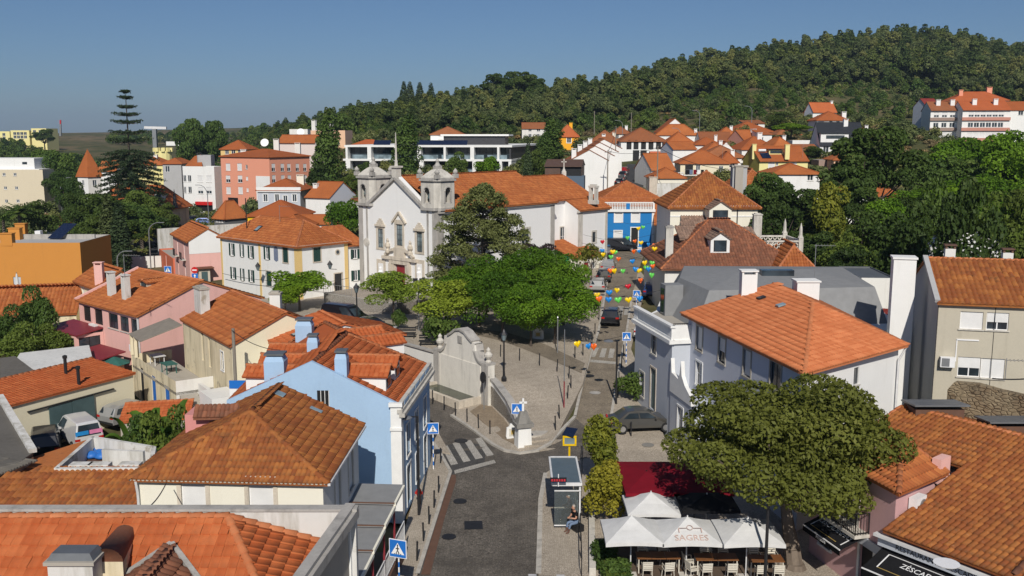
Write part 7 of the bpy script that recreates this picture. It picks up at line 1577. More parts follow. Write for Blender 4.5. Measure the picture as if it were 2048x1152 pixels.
block('brown_lean_roof','brown roofed open shed left of the black-roofed house',P=PY(1575,300,222),a=-2,uB=1642,depth=6,roof_='mono',rise=1.2,mat='white_old',rmat='roof_far_brown',wins={0:[('f',.5,PY(1600,306,222).z,4,1.4,'dark')]})
block('white_stub_house','plain white box right of the yellow house chimney',P=PY(1580,298,208),a=0,uB=1602,depth=5,roof_='flat',mat='white',rmat='white_old')
b=block('black_roof_house','white house with steep black roof and balcony on the right hillside',P=PY(1640,288,224),a=-4,uB=1730,depth=10,roof_='gx',rise=5.0,mat='white',rmat='blackroof',wins={0:[('px',1652,296,1.3,2.2,'win'),('px',1646,318,1.0,2.2,'win')]});r=b['root'];F0=Face(b['c'][0],b['c'][1]);mb=MB();F0.ob(mb,.2,6.5,.4,3.5,b['ze']-.2,b['ze']+2.4);o=mb.build('dormer','white',r);mb=MB();F0.ob(mb,1.4,5.6,.37,.4,b['ze']+1.2,b['ze']+2.0);mb.build('dormer_window','glass',o);mb=MB();F0.ob(mb,0,6.8,.1,4.5,b['ze']+2.4,b['ze']+2.6);mb.build('dormer_roof','blackroof',o);mb=MB();F0.ob(mb,-1,6,-1.4,0,b['ze']-3.0,b['ze']-2.75);mb.build('balcony_slab','white',r)
p=PY(1697,240,226);chimney(r,p.x,228,b['ze'],p.z,1.0,.9,'white')
block('terrace_villa','white villa with red hip roof and terrace above the black-roofed house',P=PY(1634,239,258),a=-3,uB=1696,depth=9,rise=2.2,mat='white',chim=((.95,.3,1.1,.9,.8,'white'),),wins={0:WR(246,1642,w=1.6,h=2,k='blind')+WR(243,1662,1676,w=.9,h=.9,k='win')})
block('grey_gable_top_house','highest house with orange roof and grey gable under the wood',P=PY(1626,222,290),a=16,uB=1673,uD=1609,roof_='gx',rise=2.6,mat='white',sides={3:'grey_lav'},rmat='roof_far_new',chim=((.95,.5,.7,.6,.8,'white'),),wins={0:WR(227,1662,w=1.6,h=1.2,k='win')})
block('peach_house','peach house with taupe side partly hidden by the big dark tree',P=PY(1668,318,200),a=-5,uB=1735,depth=8,rise=1.6,mat='peach')
block('taupe_house','taupe and white narrow house under the black-roofed house',P=PY(1638,320,206),a=-2,uB=1668,depth=6,roof_='flat',mat='taupe',rmat='cement')
block('small_flat_house','small white flat-roofed house with washing left of the high red roof',P=PY(1488,246,284),a=0,uB=1530,depth=6,roof_='mono',rise=.8,mat='white',rmat='roof_far_brown',wins={0:[('f',.6,PY(1500,248,284).z,1.2,.8,'win')]})
block('orange_hip_mid','house with two-part orange roof behind the tall brown pyramid roof',P=PY(1470,383,138),a=2,uB=1560,depth=10,rise=3.0,mat='white_old',rmat='tile_mid',lod='mid')
block('orange_end_house','white house with low orange roof beside the dark trees',P=PY(1545,346,160),a=0,uB=1640,depth=8,roof_='hip',rise=1.5,mat='white',rmat='roof_far',wins={0:[('f',.8,PY(1600,354,160).z,1,1.2,'win')]})
t=thing('cement_stack','thick grey cement chimney stack behind the brown pyramid roof','chimney',PY(1478,380,136));p=PY(1478,334,134);mb=MB();mb.box((p.x,134,p.z-3.5),(2.0,1.4,7));mb.build('stack','concrete_grey',t);mb=MB();mb.box((p.x,134,p.z+.1),(2.3,1.7,.25));mb.build('stack_cap','cement',t)
block('tree_hidden_house','white house with orange roof glimpsed through the dark trees',P=PY(1690,390,150),a=-4,uB=1800,depth=9,rise=3.0,mat='white',rmat='tile_mid',lod='mid',wins={0:row(4,PY(1700,400,150).z,1,1.6,'win')})
# hillside apartment blocks at top right
for i,(uA,v,uB_,Y,rm,m1,lab) in enumerate(((1862,219,1926,290,'roof_far_brown','taupe','left hillside apartment block with brown banded balconies'),(1926,218,2021,284,'roof_far_new','rose_old','right hillside apartment block with pink and white banding'))):
 P=PY(uA,v,Y);b=block('hillside_flats',lab,P=P,a=-8,uB=uB_,depth=10,roof_='gx',rise=2.4,mat='white',rmat=rm,cat='building',ov=.6,wins={0:row(6,P.z-1.6,1.5,1.4,'half')+row(6,P.z-4.6,1.5,1.4,'win')+row(6,P.z-7.6,1.5,1.4,'blind')},chim=((.3,.3,1.2,1,1.6,'white'),(.75,.3,1.2,1,1.6,'white')))
 F0=Face(b['c'][0],b['c'][1])
 for k in range(4):mb=MB();F0.ob(mb,-.2,F0.L+.1,-.5,-.1,P.z-3.3-3*k,P.z-2.4-3*k);mb.build('balcony_band',m1,b['root'])
block('garnet_gable_block','apartment block end with dark red gable roof at the top right',P=PY(1853,212,300),a=10,uB=1880,depth=7,roof_='gx',rise=2.4,mat='grey_lav',rmat='roof_garnet',cat='building')
block('rear_orange_flats','rear apartment block with bright orange roof at the top right',P=PY(1905,200,315),a=-6,uB=2018,depth=11,roof_='hip',rise=2.8,mat='blush',rmat='roof_far_new',cat='building',chim=((.75,.5,1.6,1.2,1.8,'salmon'),(.2,.3,1.2,1,1.8,'salmon')))
block('white_end_flats','white apartment block cut by the right edge of the view',P=PY(2021,219,284),a=-6,uB=2120,depth=10,roof_='gx',rise=2.4,mat='white',rmat='roof_far',cat='building',wins={0:row(4,PY(2021,226,284).z,1.4,1.3,'win')})
for(uA,v,Y,uB_,mt,rm,lab) in((1412,301,220,1456,'white','roof_far','white house with red roof squeezed behind the brown hip roof'),(1368,274,262,1402,'cream_pale','roof_far_brown','small cream house right of the large white gable'),(1548,291,216,1584,'white','roof_far','white house with red roof behind the yellow chimneys'),(1438,268,266,1472,'white','roof_far','white house with red roof left of the high red roof'),(1222,266,285,1262,'white_old','roof_far_brown','low white house above the arcade roof'),(1554,268,262,1602,'white','roof_far_brown','low white house left of the bright round tree'),(1702,268,250,1748,'white','roof_far','white house with red roof behind the tallest park tree'),(1440,322,200,1476,'blush','roof_far','blush house with red roof left of the olive gable')):
 block('village_house',lab,P=PY(uA,v,Y),a=random.uniform(-6,8),uB=uB_,depth=7,rise=1.9,mat=mt,rmat=rm,chim=((.8,.4,.8,.6,.8,'white'),),wins={0:row(2,PY(uA,v+7,Y).z,1.0,1.3,'win')})
 # ---------------------------------------------------------------- trees and shrubs, each where it stands
PH_=dict(olive=6.4,jac=4.6,jac2=4.5,lime=4.0,round=5.2,round_d=5.2,round_b=5.2,big_d=10.5,big_m=8.5,big_b=8.5,umbrella=9.5,amber=2.6,cypress=4.6,poplar=6.0,bush=.85,bush_d=.85,plum=3.6,airy=2.9,cedar=8.0,norfolk=13.5,palm=6.8,palm_s=2.8,banana=2.4)
def T(key,name,label,u,v,Y,s,zf=gz,cat='tree',group=None,rz=None):
 p=PY(u,v,Y);z=float(zf(p.x,Y));k=(p.z-z)/PH_[key]
 if not .4<k<3:k=min(max(k,.4),3)
 return plant(key,name,label,(p.x,Y,z),s,rz,cat,group,k)
pl=lambda key,name,lab,x,y,s,sz=None,rz=None,cat='tree':plant(key,name,lab,(x,y,float(plaza_z(x,y))+.1),s,rz,cat,None,sz)
plant('olive','shade_tree','large olive-green tree with leaning trunk over the parasols',(13.2,41.8,0),1.0,0)
pl('jac','jacaranda_tree','bright green feathery tree on the square, front left of the clump',-.8,80.0,.9,.74,1)
pl('jac2','jacaranda_tree','bright green feathery tree on the square nearest the street',3.7,80.5,.84,.74,2)
pl('jac2','jacaranda_tree','bright green feathery tree behind the front pair on the square',1.0,87.0,.9,.9,3)
pl('jac','jacaranda_tree','bright green tree at the right back of the clump beside the kerb',4.8,87.5,.7,.84,4)
pl('jac','jacaranda_tree','bright green tree left of the clump under the cedar',-3.0,85.5,.85,.80,5)
pl('lime','lime_green_tree','yellow-green tree behind the fountain wall',-5.4,81.5,1.15,.8,1)
pl('lime','lime_green_tree','yellow-green tree alone in front of the church door',-11.2,88.6,.98,.76,2)
pl('jac2','jacaranda_tree','bright green tree between the two front trees of the square',1.6,79.0,.66,.7,6)
pl('jac','jacaranda_tree','bright green tree at the back of the clump below the plum tree',3.6,93,.66,.8,7)
pl('lime','lime_green_tree','small yellow-green tree between cedar and fountain',-4.4,88.5,.7,.85,3)
T('round_b','leafy_tree','dense green tree in front of the shutter house corner',598,572,98,.82)
T('round_b','leafy_tree','small dense green tree left of the shutter house tree',570,598,96,.45)
pl('cedar','cedar_tree','tall drooping grey-green cedar against the church flank',-2.9,97,1.12,.95,1)
pl('plum','plum_tree','sparse dark purple-leaved tree by the church wall',3.0,105.5,1.0,1.1,1)
pl('airy','street_tree','thin airy tree at the kerb by the church annex',9.0,106.5,1.0,1.15,1)
pl('airy','street_tree','thin young tree beside the floodlight post',-8.7,93.5,.6,.9,2)
pl('bush','round_shrub','grey-green round shrub behind the fountain gable',-6.3,78.8,1.2,1.5,cat='shrub')
pl('bush','round_shrub','small clipped shrub by the benches left of the fountain',-10.2,84,.55,.9,cat='shrub')
p=PH(1262,806,0);plant('bush','round_shrub','dense green shrub on the pavement beside the grey sedan',(p.x+.3,p.y+.4,p.z),1.05,1,'shrub',None,1.15)
for(x,y,s,sz,lab) in((5.0,51.0,1.0,1.1,'rust and green small tree behind the bus shelter'),(4.85,46.4,.92,.85,'rust and green small tree nearer, right of the seated man')):plant('amber','amber_tree',lab,(x,y,.1),s,1 if s==1 else 2.4,'tree',None,sz)
# clipped hedges by the terrace
def hedge(name,label,x0,x1,y0,y1,h,mat='leaf_mid',n=4200,z=0.08):
 rs=np.random.RandomState(len(name)+int(x0*10));bl=[]
 for _ in range(70):bl.append((rs.uniform(x0+.25,x1-.25),rs.uniform(y0+.25,y1-.25),z+rs.uniform(.25,h-.2),.3,.3,.25))
 V,F,r=leafcloud(bl,n,.15,7,.3);t=thing(name,label,'hedge',((x0+x1)/2,(y0+y1)/2,z));nobj('foliage',V,F,mat,t,rnd=r)
 mb=MB();mb.box(((x0+x1)/2,(y0+y1)/2,z+h*.4),(x1-x0-.35,y1-y0-.35,h*.75));mb.build('inner_stems','leaf_dark',t)
hedge('clipped_hedge','clipped green hedge block left of the parasols, farther one',3.75,5.0,41.4,43.0,1.0);hedge('clipped_hedge','clipped green hedge block left of the parasols, nearer one',4.0,5.4,39.6,41.3,.95)
hedge('terrace_planting','low green planting in front of the terrace chairs',7.6,9.6,37.7,38.5,.7,'leaf_mid',2500)
# gardens, left
for(u,v,Y,s,lab) in((300,852,50.5,.8,'tallest banana plant with upright leaves behind the roof terrace'),(265,866,50,.7,'banana plant with arching leaf at the left of the garden'),(342,860,49,.7,'banana plant at the right of the garden by the red wall')):T('banana','banana_plant',lab,u,v,Y,s,cat='plant')
for(u,v,Y,s,lab) in((276,912,48.6,.42,'dark green bush under the left banana plant'),(318,908,48.4,.42,'dark green bush under the tall banana plant'),(350,896,49.0,.36,'dark green bush beside the brown hip roof')):T('round','garden_bush',lab,u,v,Y,s,cat='shrub')
T('round','garden_tree','small round tree beside the long tiled house',76,640,78,.5)
for(u,v,Y,s,lab) in((22,668,76,.5,'dark shrub at the left edge below the long tiled house'),(45,694,74,.5,'low grassy shrub beside the whitewashed roof'),(100,690,76,.45,'low shrub between garden tree and white shed')):T('round','garden_bush',lab,u,v,Y,s,cat='shrub')
T('norfolk','norfolk_pine','very tall tiered Norfolk pine rising above the left houses',259,316,190,1.0)
LEFT=[('big_d',205,430,160,.72),('big_d',160,425,168,.6),('big_m',268,440,166,.75),('big_d',245,470,150,.6),('round_d',190,480,140,.9),('round_b',175,505,136,.7),('round',300,450,172,.9),('big_m',140,400,185,.5),('round',215,505,138,.7),('big_m',285,420,176,.6),('round_d',150,455,158,.8),('round_d',335,435,186,.6),('round_d',78,437,176,.85)]
LN=['dense dark tree below the spire villa','dark tree left of the spire tower','mid-green tree at the foot of the tall pine','dark tree behind the cypresses','dark bush left of the cypresses','yellowish green bush beside the orange block','green tree by the villa wall','green tree right of the cream block','bush at the foot of the cypresses','green tree beneath the pine on its right','dark tree above the orange block corner','dark shrub against the villa end wall','rounded dark tree between palms and cream block']
for(k,u,v,Y,s),lab in zip(LEFT,LN):T(k,'garden_tree',lab,u,v,Y,s)
T('cypress','cypress_tree','left one of the two slim dark cypresses',218,470,138,1.5);T('cypress','cypress_tree','right one of the two slim dark cypresses',240,478,137,1.4)
T('palm','palm_tree','feathery palm at the left edge behind the orange block',6,435,172,1.1);T('palm','palm_tree','feathery palm in front of the cream block',38,425,170,1.15);T('palm_s','palm_tree','squat palm beside the left road fence',283,470,160,1.2)
for(k,u,v,Y,s,lab) in(('big_m',103,345,250,1.1,'olive-green tall tree right of the cream apartment block'),('big_m',135,375,240,.8,'olive-green tree left of the spire'),('big_m',385,292,320,1.0,'broad green tree on the left skyline'),('big_m',425,292,325,1.0,'broad green tree right of the first skyline tree'),('big_d',88,275,600,1.2,'dark tree beside the far hilltop blocks'),('big_d',440,275,600,.7,'lone dark tree on the far bare hill')):T(k,'tall_tree',lab,u,v,Y,s)
T('poplar','poplar_tree','dark poplar between peach block and modern apartments',655,312,200,1.25);T('poplar','poplar_tree','poplar in front of the modern apartments',813,300,205,1.2);T('poplar','poplar_tree','poplar right of the modern apartments',1103,292,222,1.25);T('poplar','poplar_tree','bushy poplar between the apartments and the orange cottage',1090,312,212,.9);T('cypress','cypress_tree','small bronze cypress behind the church roof',1056,344,176,.9)
for(k,u,v,Y,s,lab) in(('round_b',692,436,150,.75,'green bush left of the church tower'),('round_d',700,375,190,.9,'dark trees below the modern apartments, left'),('round_d',640,362,198,.8,'dark bush under the poplar'),('round',915,333,195,.7,'grey-green tree above the church ridge'),('round_b',970,335,196,.75,'bright bush above the church ridge'),('round_d',1070,335,190,.8,'dark bush left of the brown clad house'),('round_d',735,350,196,.7,'dark bush below the apartment basement')):T(k,'garden_tree',lab,u,v,Y,s)
# park at right
PARK=[('big_b',1870,405,136,.85,'bright green tree left of the broad green one'),('big_b',1995,405,128,.9,'bright green tree right of the broad green one'),('big_m',1885,362,146,.8,'mid-green tree behind the park, left of the bright pair'),('big_m',1985,365,142,.9,'mid-green tree between the bright umbrella crowns'),('round_b',1900,450,112,1.1,'low bright tree in the middle of the park'),('round_b',2010,455,108,1.1,'low bright tree near the right edge of the park'),('big_d',1745,345,128,1.0,'tallest open-crowned dark tree of the park'),('big_d',1690,420,120,.72,'dark tree left below the tallest one'),('big_d',1588,428,124,.74,'dark rounded tree right of the tall hip house'),('big_b',1930,335,150,1.1,'bright green umbrella-crowned pine at right'),('big_b',2040,338,138,1.0,'bright umbrella-crowned pine cut by the right edge'),('big_b',1950,425,122,1.0,'broad green tree in front of the umbrella pines'),('big_d',1840,440,124,.8,'dark tree between the tallest tree and the green one'),('big_d',2055,440,112,.9,'dark tree at the right edge'),('big_b',1800,455,112,.7,'green tree under the tallest crown'),('round_d',1640,515,104,.85,'dark bush behind the orange wing'),('round',1695,520,98,.85,'green bush above the stained yard wall'),('round_d',1745,500,98,.9,'dark bush behind the white box building'),('round_d',1560,470,112,.9,'dark bush behind the balustrade terrace'),('big_d',1900,470,100,.55,'dark tree behind the concrete house'),('round',1980,490,90,.9,'rounded green tree above the concrete roof'),('round_d',2040,500,88,.9,'dark bush above the right chimney'),('big_m',1545,400,134,.6,'green tree behind the tall hip house'),('round_d',1830,520,84,.9,'dark bush left of the white chimney tower'),('amber',1660,440,112,2.0,'yellowing tree in front of the park trees'),('round',1860,470,92,.8,'grey-green leaning tree behind the concrete gable'),('round_d',1700,560,88,.8,'dark shrub behind the small orange roof'),('big_d',1650,470,116,.6,'dark tree over the balustrade finials')]
for(k,u,v,Y,s,lab) in PARK:T(k,'park_tree',lab,u,v,Y,s)
p=PY(1925,522,74);t=T('round_d','flowering_shrub','dark shrub covered in white flowers behind the concrete roof',1925,522,74,.75,cat='shrub');rs=np.random.RandomState(4);V,F,r_=leafcloud([(p.x,74,p.z+.4,2.6,2.4,2.2)],500,.2,5,.3,.9,.95);o=nobj('blossom',V,F,'flower_white',t,rnd=r_);o['kind']='stuff';o.parent=None;o.location=(0,0,0);o.parent=t;o.matrix_parent_inverse=(Matrix.Translation(t.location)@t.rotation_euler.to_matrix().to_4x4()@Matrix.Diagonal((*t.scale,1))).inverted()
T('umbrella','leafy_tree','bright yellow-green rounded tree among the hillside houses',1583,256,248,.85);T('palm','palm_tree','palm beside the highest orange-roofed house',1692,215,285,1.0);T('round_d','garden_tree','dark bush left of the highest house',1560,240,275,1.1);T('round_d','garden_tree','dark bush below the black-roofed house',1625,318,215,.8)
for i,(k,u,v,Y,s) in enumerate((('big_d',1000,172,395,1.15),('big_d',1040,168,400,1.25),('big_d',1070,178,398,.9),('umbrella',890,205,380,1.0),('umbrella',930,210,378,.9))):T(k,'skyline_tree',['left dark pine of the skyline clump','tallest dark pine of the skyline clump','right dark pine of the skyline clump','rounded bright tree on the skyline left of the pines','second rounded bright tree on the skyline'][i],u,v,Y,s)
for i,(u,s) in enumerate(((808,2.0),(820,2.3),(840,2.2),(862,2.1))):T('cypress','skyline_conifer',['leftmost','second','third','rightmost'][i]+' dark conifer of the group on the left shoulder of the hill',u,203,372,s)
forest();scrub()
# ---------------------------------------------------------------- fountain, walls and monuments on the square
r=thing('fountain_wall','baroque scrolled stone fountain wall with trough below the square','fountain',(-4,70.7,.3))
F=Face((-6.1,73.4),(-1.75,67.95));L_=F.L
def arcs():
 h=[(0,3.35),(.7,3.35),(1.0,3.4),(1.35,3.65),(1.6,4.1),(1.7,4.6),(1.55,4.75),(1.9,4.78),(2.35,5.0),(2.9,5.35),(3.47,5.48)]
 return h+[(L_-u,z) for u,z in reversed(h[:-1])]
prof=arcs();a=[F.p(0,0,-.2),F.p(L_,0,-.2)]+[F.p(u,0,z) for u,z in reversed(prof)];c=[F.p(0,.6,-.2),F.p(L_,.6,-.2)]+[F.p(u,.6,z) for u,z in reversed(prof)];n0=len(a)
mb=MB();mb.add(a+c,[tuple(range(n0)),tuple(range(2*n0-1,n0-1,-1))]+[(i,i+n0,(i+1)%n0+n0,(i+1)%n0) for i in range(n0)]);mb.build('scroll_wall','stone_pale',r)
for k in range(len(prof)-1):
 (u0,z0),(u1,z1)=prof[k],prof[k+1];mb=MB()
 if k in(5,6) or k in(len(prof)-7,len(prof)-8):continue
 mb.bar(F.p(u0,.3,z0+.05),F.p(u1,.3,z1+.05),.85,.17);mb.build('coping','stone_grey',r)
for u in(.35,L_-.35):
 mb=MB();F.ob(mb,u-.35,u+.35,-.12,0,-.2,3.3);mb.build('pilaster','stone_grey',r);p=F.p(u,.3,3.45);mb=MB();mb.lathe(p,[(.2,0),(.24,.12),(.12,.25),(.3,.5),(.32,.65),(.14,.85),(.17,1.0),(.03,1.2)],10);mb.build('urn','stone',r)
mb=MB();F.ob(mb,L_/2-.28,L_/2+.28,-.06,0,4.45,5.0);mb.build('crest','stone_grey',r)
mb=MB();F.ob(mb,.9,L_-.9,-.05,0,.2,3.2);mb.build('field_panel','stone_pale',r)
for i,(u0,u1) in enumerate(((.2,2.05),(2.1,4.1),(4.15,6.2))):
 mb=MB();F.ob(mb,u0,u1,-2.1,-1.8,.1,.85);mb.build('trough_slab','stone_warm',r)
mb=MB();F.ob(mb,.2,.5,-1.8,-.05,.1,.85);F.ob(mb,5.9,6.2,-1.8,-.05,.1,.85);mb.build('trough_end','stone_warm',r)
mb=MB();F.ob(mb,.5,5.9,-1.8,-.05,.1,.66);mb.build('water','water',r)
p=PH(968,822,0);t=thing('traffic_mirror','round traffic mirror seen from behind beside the fountain trough','mirror',p);mb=MB();mb.path([(p.x,p.y,0),(p.x,p.y,2.6)],.04);mb.build('post','metal_grey',t);mb=MB();mb.lathe((0,0,0),[(.42,0),(.4,.06),(.2,.12)],18);o=mb.build('mirror_back','metal_dark',t,False,False);o.matrix_local=Matrix.Translation((-.08,.05,2.5))@Matrix.Rotation(R(62),4,'Z')@Matrix.Rotation(R(82),4,'X')
r=thing('curved_wall','curved white retaining wall with stone coping between fountain and steps','wall',WALLC[2])
wt=[(p.x,p.y,p.z) for p in WALLC]+[(-1.75,67.95,2.5)]
mb=MB();m2=MB()
for i in range(len(wt)-1):
 a,b_=Vector(wt[i]),Vector(wt[i+1]);d2=(b_-a).xy.normalized();nn=v3(d2.y,-d2.x,0)*.32
 mb.add([a,b_,b_+nn,a+nn,v3(a.x,a.y,-.2),v3(b_.x,b_.y,-.2),v3(b_.x,b_.y,-.2)+nn,v3(a.x,a.y,-.2)+nn],[(0,1,2,3),(4,5,1,0),(3,2,6,7),(0,3,7,4)])
 m2.bar(a+nn*.6+v3(0,0,.05),b_+nn*.6+v3(0,0,.05),.55,.12)
mb.build('wall','white',r);m2.build('coping','stone_grey',r)
facade(r,(-9.8,77.6),(-6.1,73.4),-.2,3.1,'white_old',[('f',.75,1.1,.8,1.8,'door',{'dmat':'steel_green'})]);mb=MB();mb.bar((-9.8,77.7,3.15),(-6.1,73.5,3.15),.4,.12);mb.build('coping','stone_grey',r)
sheet('flower_bed',[V2(WALLC[0])+Vector((-.3,-.2)),V2(WALLC[1])+Vector((-.2,0)),V2(WALLC[2])+Vector((-.15,0)),V2(WALLC[3])+Vector((-.15,0)),(-2.3,68.2),(-3.0,66.6),(-1.8,63.6),(-.6,60.7)],.14,'dirt',lambda x,y:np.minimum(gz(x,y),.35),1.0,.1)
p=PH(1046,893,0);r=thing('cross_pillar','white pillar with grey pointed cap and small stone cross at the steps','monument',p);mb=MB();mb.box((p.x,p.y,.75),(.95,.85,1.6),.3,.88);mb.build('shaft','white',r);mb=MB();mb.box((p.x,p.y,1.68),(1.15,1.05,.25),.3);mb.box((p.x,p.y,2.15),(.95,.85,.8),.3,.45);mb.build('cap','stone_dark',r);mb=MB();mb.box((p.x,p.y,2.95),(.12,.12,.85),.1);mb.box((p.x,p.y,3.1),(.5,.12,.12),.1);mb.build('cross','trim_white',r)
r=thing('corner_steps','fan of shallow pale stone steps at the tip of the square','steps',PH(1085,880,0));C=PH(1050,880,0)
for k in range(4):
 R0=3.1-k*.62;mb=MB();arcp=[(C.x+.3+R0*math.cos(t),C.y+.9+R0*math.sin(t)) for t in np.linspace(R(-105),R(8),9)];mb.prism([(C.x+.3,C.y+.9)]+arcp,.05,.24+k*.13);mb.build('step','calcada' if k<3 else 'kerb',r)
def plaque(u,v,zf,lab,rz=0):
 p=PH(u,v,0);z=float(zf(p.x,p.y))+.12;t=thing('tile_plaque',lab,'plaque',(p.x,p.y,z));mb=MB()
 pts=[(-.45,0),(.45,0),(.5,.15),(.45,.75),(.3,.8),(.2,1.0),(-.2,1.0),(-.3,.8),(-.45,.75),(-.5,.15)];n=len(pts);rot=Matrix.Rotation(rz,3,'Z')
 P=[v3(p.x,p.y,z)+rot@v3(x,y,zz) for y in(0,.12) for x,zz in pts];mb.add(P,[tuple(range(n)),tuple(range(2*n-1,n-1,-1))]+[(i,i+n,(i+1)%n+n,(i+1)%n) for i in range(n)]);mb.build('panel','trim_white',t)
 m2=MB();m2.box(v3(p.x,p.y,z+.42)+rot@v3(0,-.015,0),(.6,.02,.5),rz);m2.build('inscription','plaque',t);m3=MB();m3.box(v3(p.x,p.y,z+.42)+rot@v3(0,-.03,0),(.34,.02,.28),rz);m3.build('emblem','gold',t)
plaque(1027,880,gz,'white scalloped tile plaque at the foot of the curved wall',.3);plaque(1076,699,lambda x,y:plaza_z(x,y),'white scalloped tile plaque lying under the square trees',-.2)
# ---------------------------------------------------------------- street furniture
def lampost(name,label,base,H,arm,dirx,cat='street lamp',mat='metal_grey',head=.55,curved=False,group=None,tilt=0):
 t=thing(name,label,cat,base,group);x,y,z=base;d_=Vector((math.cos(dirx),math.sin(dirx),0));mb=MB();top=v3(x,y,z+H)
 pts=[v3(x,y,z-.1),top]
 if curved:pts=[v3(x,y,z-.1),v3(x,y,z+H*.8)]+[v3(x,y,z+H*.8)+d_*arm*(1-math.cos(q))+v3(0,0,H*.2*math.sin(q)) for q in np.linspace(.3,1.57,5)]
 mb.path(pts,.085,8,.05)
 e=pts[-1] if curved else top+d_*arm
 if not curved and arm:mb.path([top-v3(0,0,.1),e],.035)
 mb.build('pole',mat,t);m2=MB();q=Matrix.Rotation(dirx,3,'Z');m2.box(e+d_*head*.35,(head,.22,.09),dirx);o=m2.build('lamp_head','metal_grey',t);m3=MB();m3.box(e+d_*head*.35-v3(0,0,.052),(head*.8,.17,.012),dirx);m3.build('lens','lamp_clear',o);return t
def discpost(label,base,H,dirx,arm):
 t=thing('street_lamp',label,'street lamp',base);x,y,z=base;d_=Vector((math.cos(dirx),math.sin(dirx),0));mb=MB();mb.path([v3(x,y,z-.1),v3(x,y,z+H)],.08,8,.06);mb.path([v3(x,y,z+H-.05),v3(x,y,z+H)+d_*arm],.03);mb.build('pole','metal_dark',t);e=v3(x,y,z+H)+d_*(arm+.3);m2=MB();m2.lathe(e-v3(0,0,.06),[(.34,0),(.36,.05),(.15,.12)],16);m2.build('lamp_head','metal_grey',t)
p=PH(1232,810,0);discpost('slim dark lamp post with flat round head on the street pavement',(p.x,p.y,p.z),4.7,math.pi,.3)
p=PY(822,1010,47.5);discpost('slim lamp post with flat round head against the blue house side',(-4.95,48.2,.1),5.4,R(200),.35)
discpost('dark lamp post with round head in front of the white parasols',(10.9,38.6,.1),5.0,R(150),.5)
def lantern(label,base,H=3.6):
 t=thing('lantern_post',label,'street lamp',base);x,y,z=base;mb=MB();mb.lathe((x,y,z),[(.2,0),(.2,.25),(.1,.4),(.07,.8),(.055,H-.6),(.09,H-.55),(.05,H-.5)],8);mb.build('post','metal_dark',t);m2=MB();m2.lathe((x,y,z+H-.5),[(.12,0),(.24,.45)],6);m2.build('glazing','glass_pale',t);m3=MB();m3.lathe((x,y,z+H-.05),[(.3,0),(.12,.22),(.03,.4)],6);m3.build('lantern_cap','metal_dark',t)
def pz3(u,v):
 d_=ray(u,v);ys_=np.linspace(50,130,3000);t_=ys_/d_.y;f=CAM_Z+d_.z*t_-plaza_z(d_.x*t_,ys_)-.12;k=int(np.argmax(f<=0));return PY(u,v,float(ys_[k]))
lantern('dark iron lantern post on the square behind the fountain',pz3(1008,762));lantern('iron lantern on a white pier by the parked cars',pz3(715,668),4.2)
p=pz3(838,662);t=thing('floodlight_post','grey post with two floodlights in front of the church corner','floodlight',p);mb=MB();mb.path([p,p+v3(0,0,4.6)],.06);mb.path([p+v3(0,0,4.0),p+v3(.6,0,4.05)],.03);mb.build('pole','metal_grey',t)
for s_ in(-.25,.3):mb=MB();mb.box(p+v3(s_,-.05,4.6),(.4,.25,.3));mb.build('floodlight','metal_dark',t)
mb=MB();mb.lathe(p+v3(.75,0,4.0),[(.3,0),(.3,.08),(.1,.14)],12);mb.build('disc_lamp','metal_grey',t)
for(u,v,Y,H,ar,dr,lab) in((300,505,142,9.0,1.6,0,'tall curved lamp post on the left road by the fence'),(237,562,118,6.5,1.2,0,'curved lamp post behind the pink house roof'),(124,415,190,7,1.6,0,'curved lamp post beside the cream apartment block'),(417,430,190,5.5,1.6,math.pi,'curved lamp post by the white corner block'),(1245,262,275,7,1.5,math.pi,'curved lamp post at the foot of the wood, centre'),(1399,252,285,7,1.5,math.pi,'curved lamp post at the foot of the wood, right of the white gable'),(1503,250,285,7,1.5,math.pi,'curved lamp post above the high red roof'),(1360,278,250,6,1.4,math.pi,'curved lamp post near the cream hip house')):
 p=PY(u,v,Y);lampost('street_lamp',lab,(p.x,Y,G(p.x,Y)),max(4,PY(u,v-60 if Y<200 else v-22,Y).z-G(p.x,Y)) if Y<200 else H,ar,dr,curved=True,head=.9)
for(u,v0,v1,Y,lab) in((1216,300,372,178,'dark utility pole beside the nearest white row house'),(1232,252,300,205,'utility pole between the white row houses and the arcade'),(1316,292,370,172,'utility pole left of the cream balcony house'),(1189,222,262,300,'bare wooden pole in the clearing under the wood'),(1263,225,262,300,'bare wooden pole right of the wood clearing')):
 p=PY(u,v0,Y);t=thing('utility_pole',lab,'pole',(p.x,Y,G(p.x,Y)));mb=MB();mb.path([(p.x,Y,G(p.x,Y)),(p.x,Y,p.z)],.14,6,.1);mb.build('post','wood_grey',t);mb=MB();mb.box((p.x,Y,p.z-.4),(1.2,.1,.1));mb.build('crossarm','metal_dark',t)
p=pz3(1128,815);t=thing('flag_pole','thin grey and red pole at the kerb of the square','pole',p);mb=MB();mb.path([p,p+v3(0,0,1.9)],.05);mb.build('lower_pole','garnet',t);mb=MB();mb.path([p+v3(0,0,1.9),p+v3(0,0,5.6)],.045,6,.03);mb.build('upper_pole','metal_grey',t)
p=pz3(1115,706);t=thing('small_post','short pale pole under the trees of the square','pole',p);mb=MB();mb.path([p,p+v3(0,0,3.0)],.05);mb.lathe(p+v3(0,0,3.0),[(.07,0),(.02,.1)],6);mb.build('post','metal_grey',t)
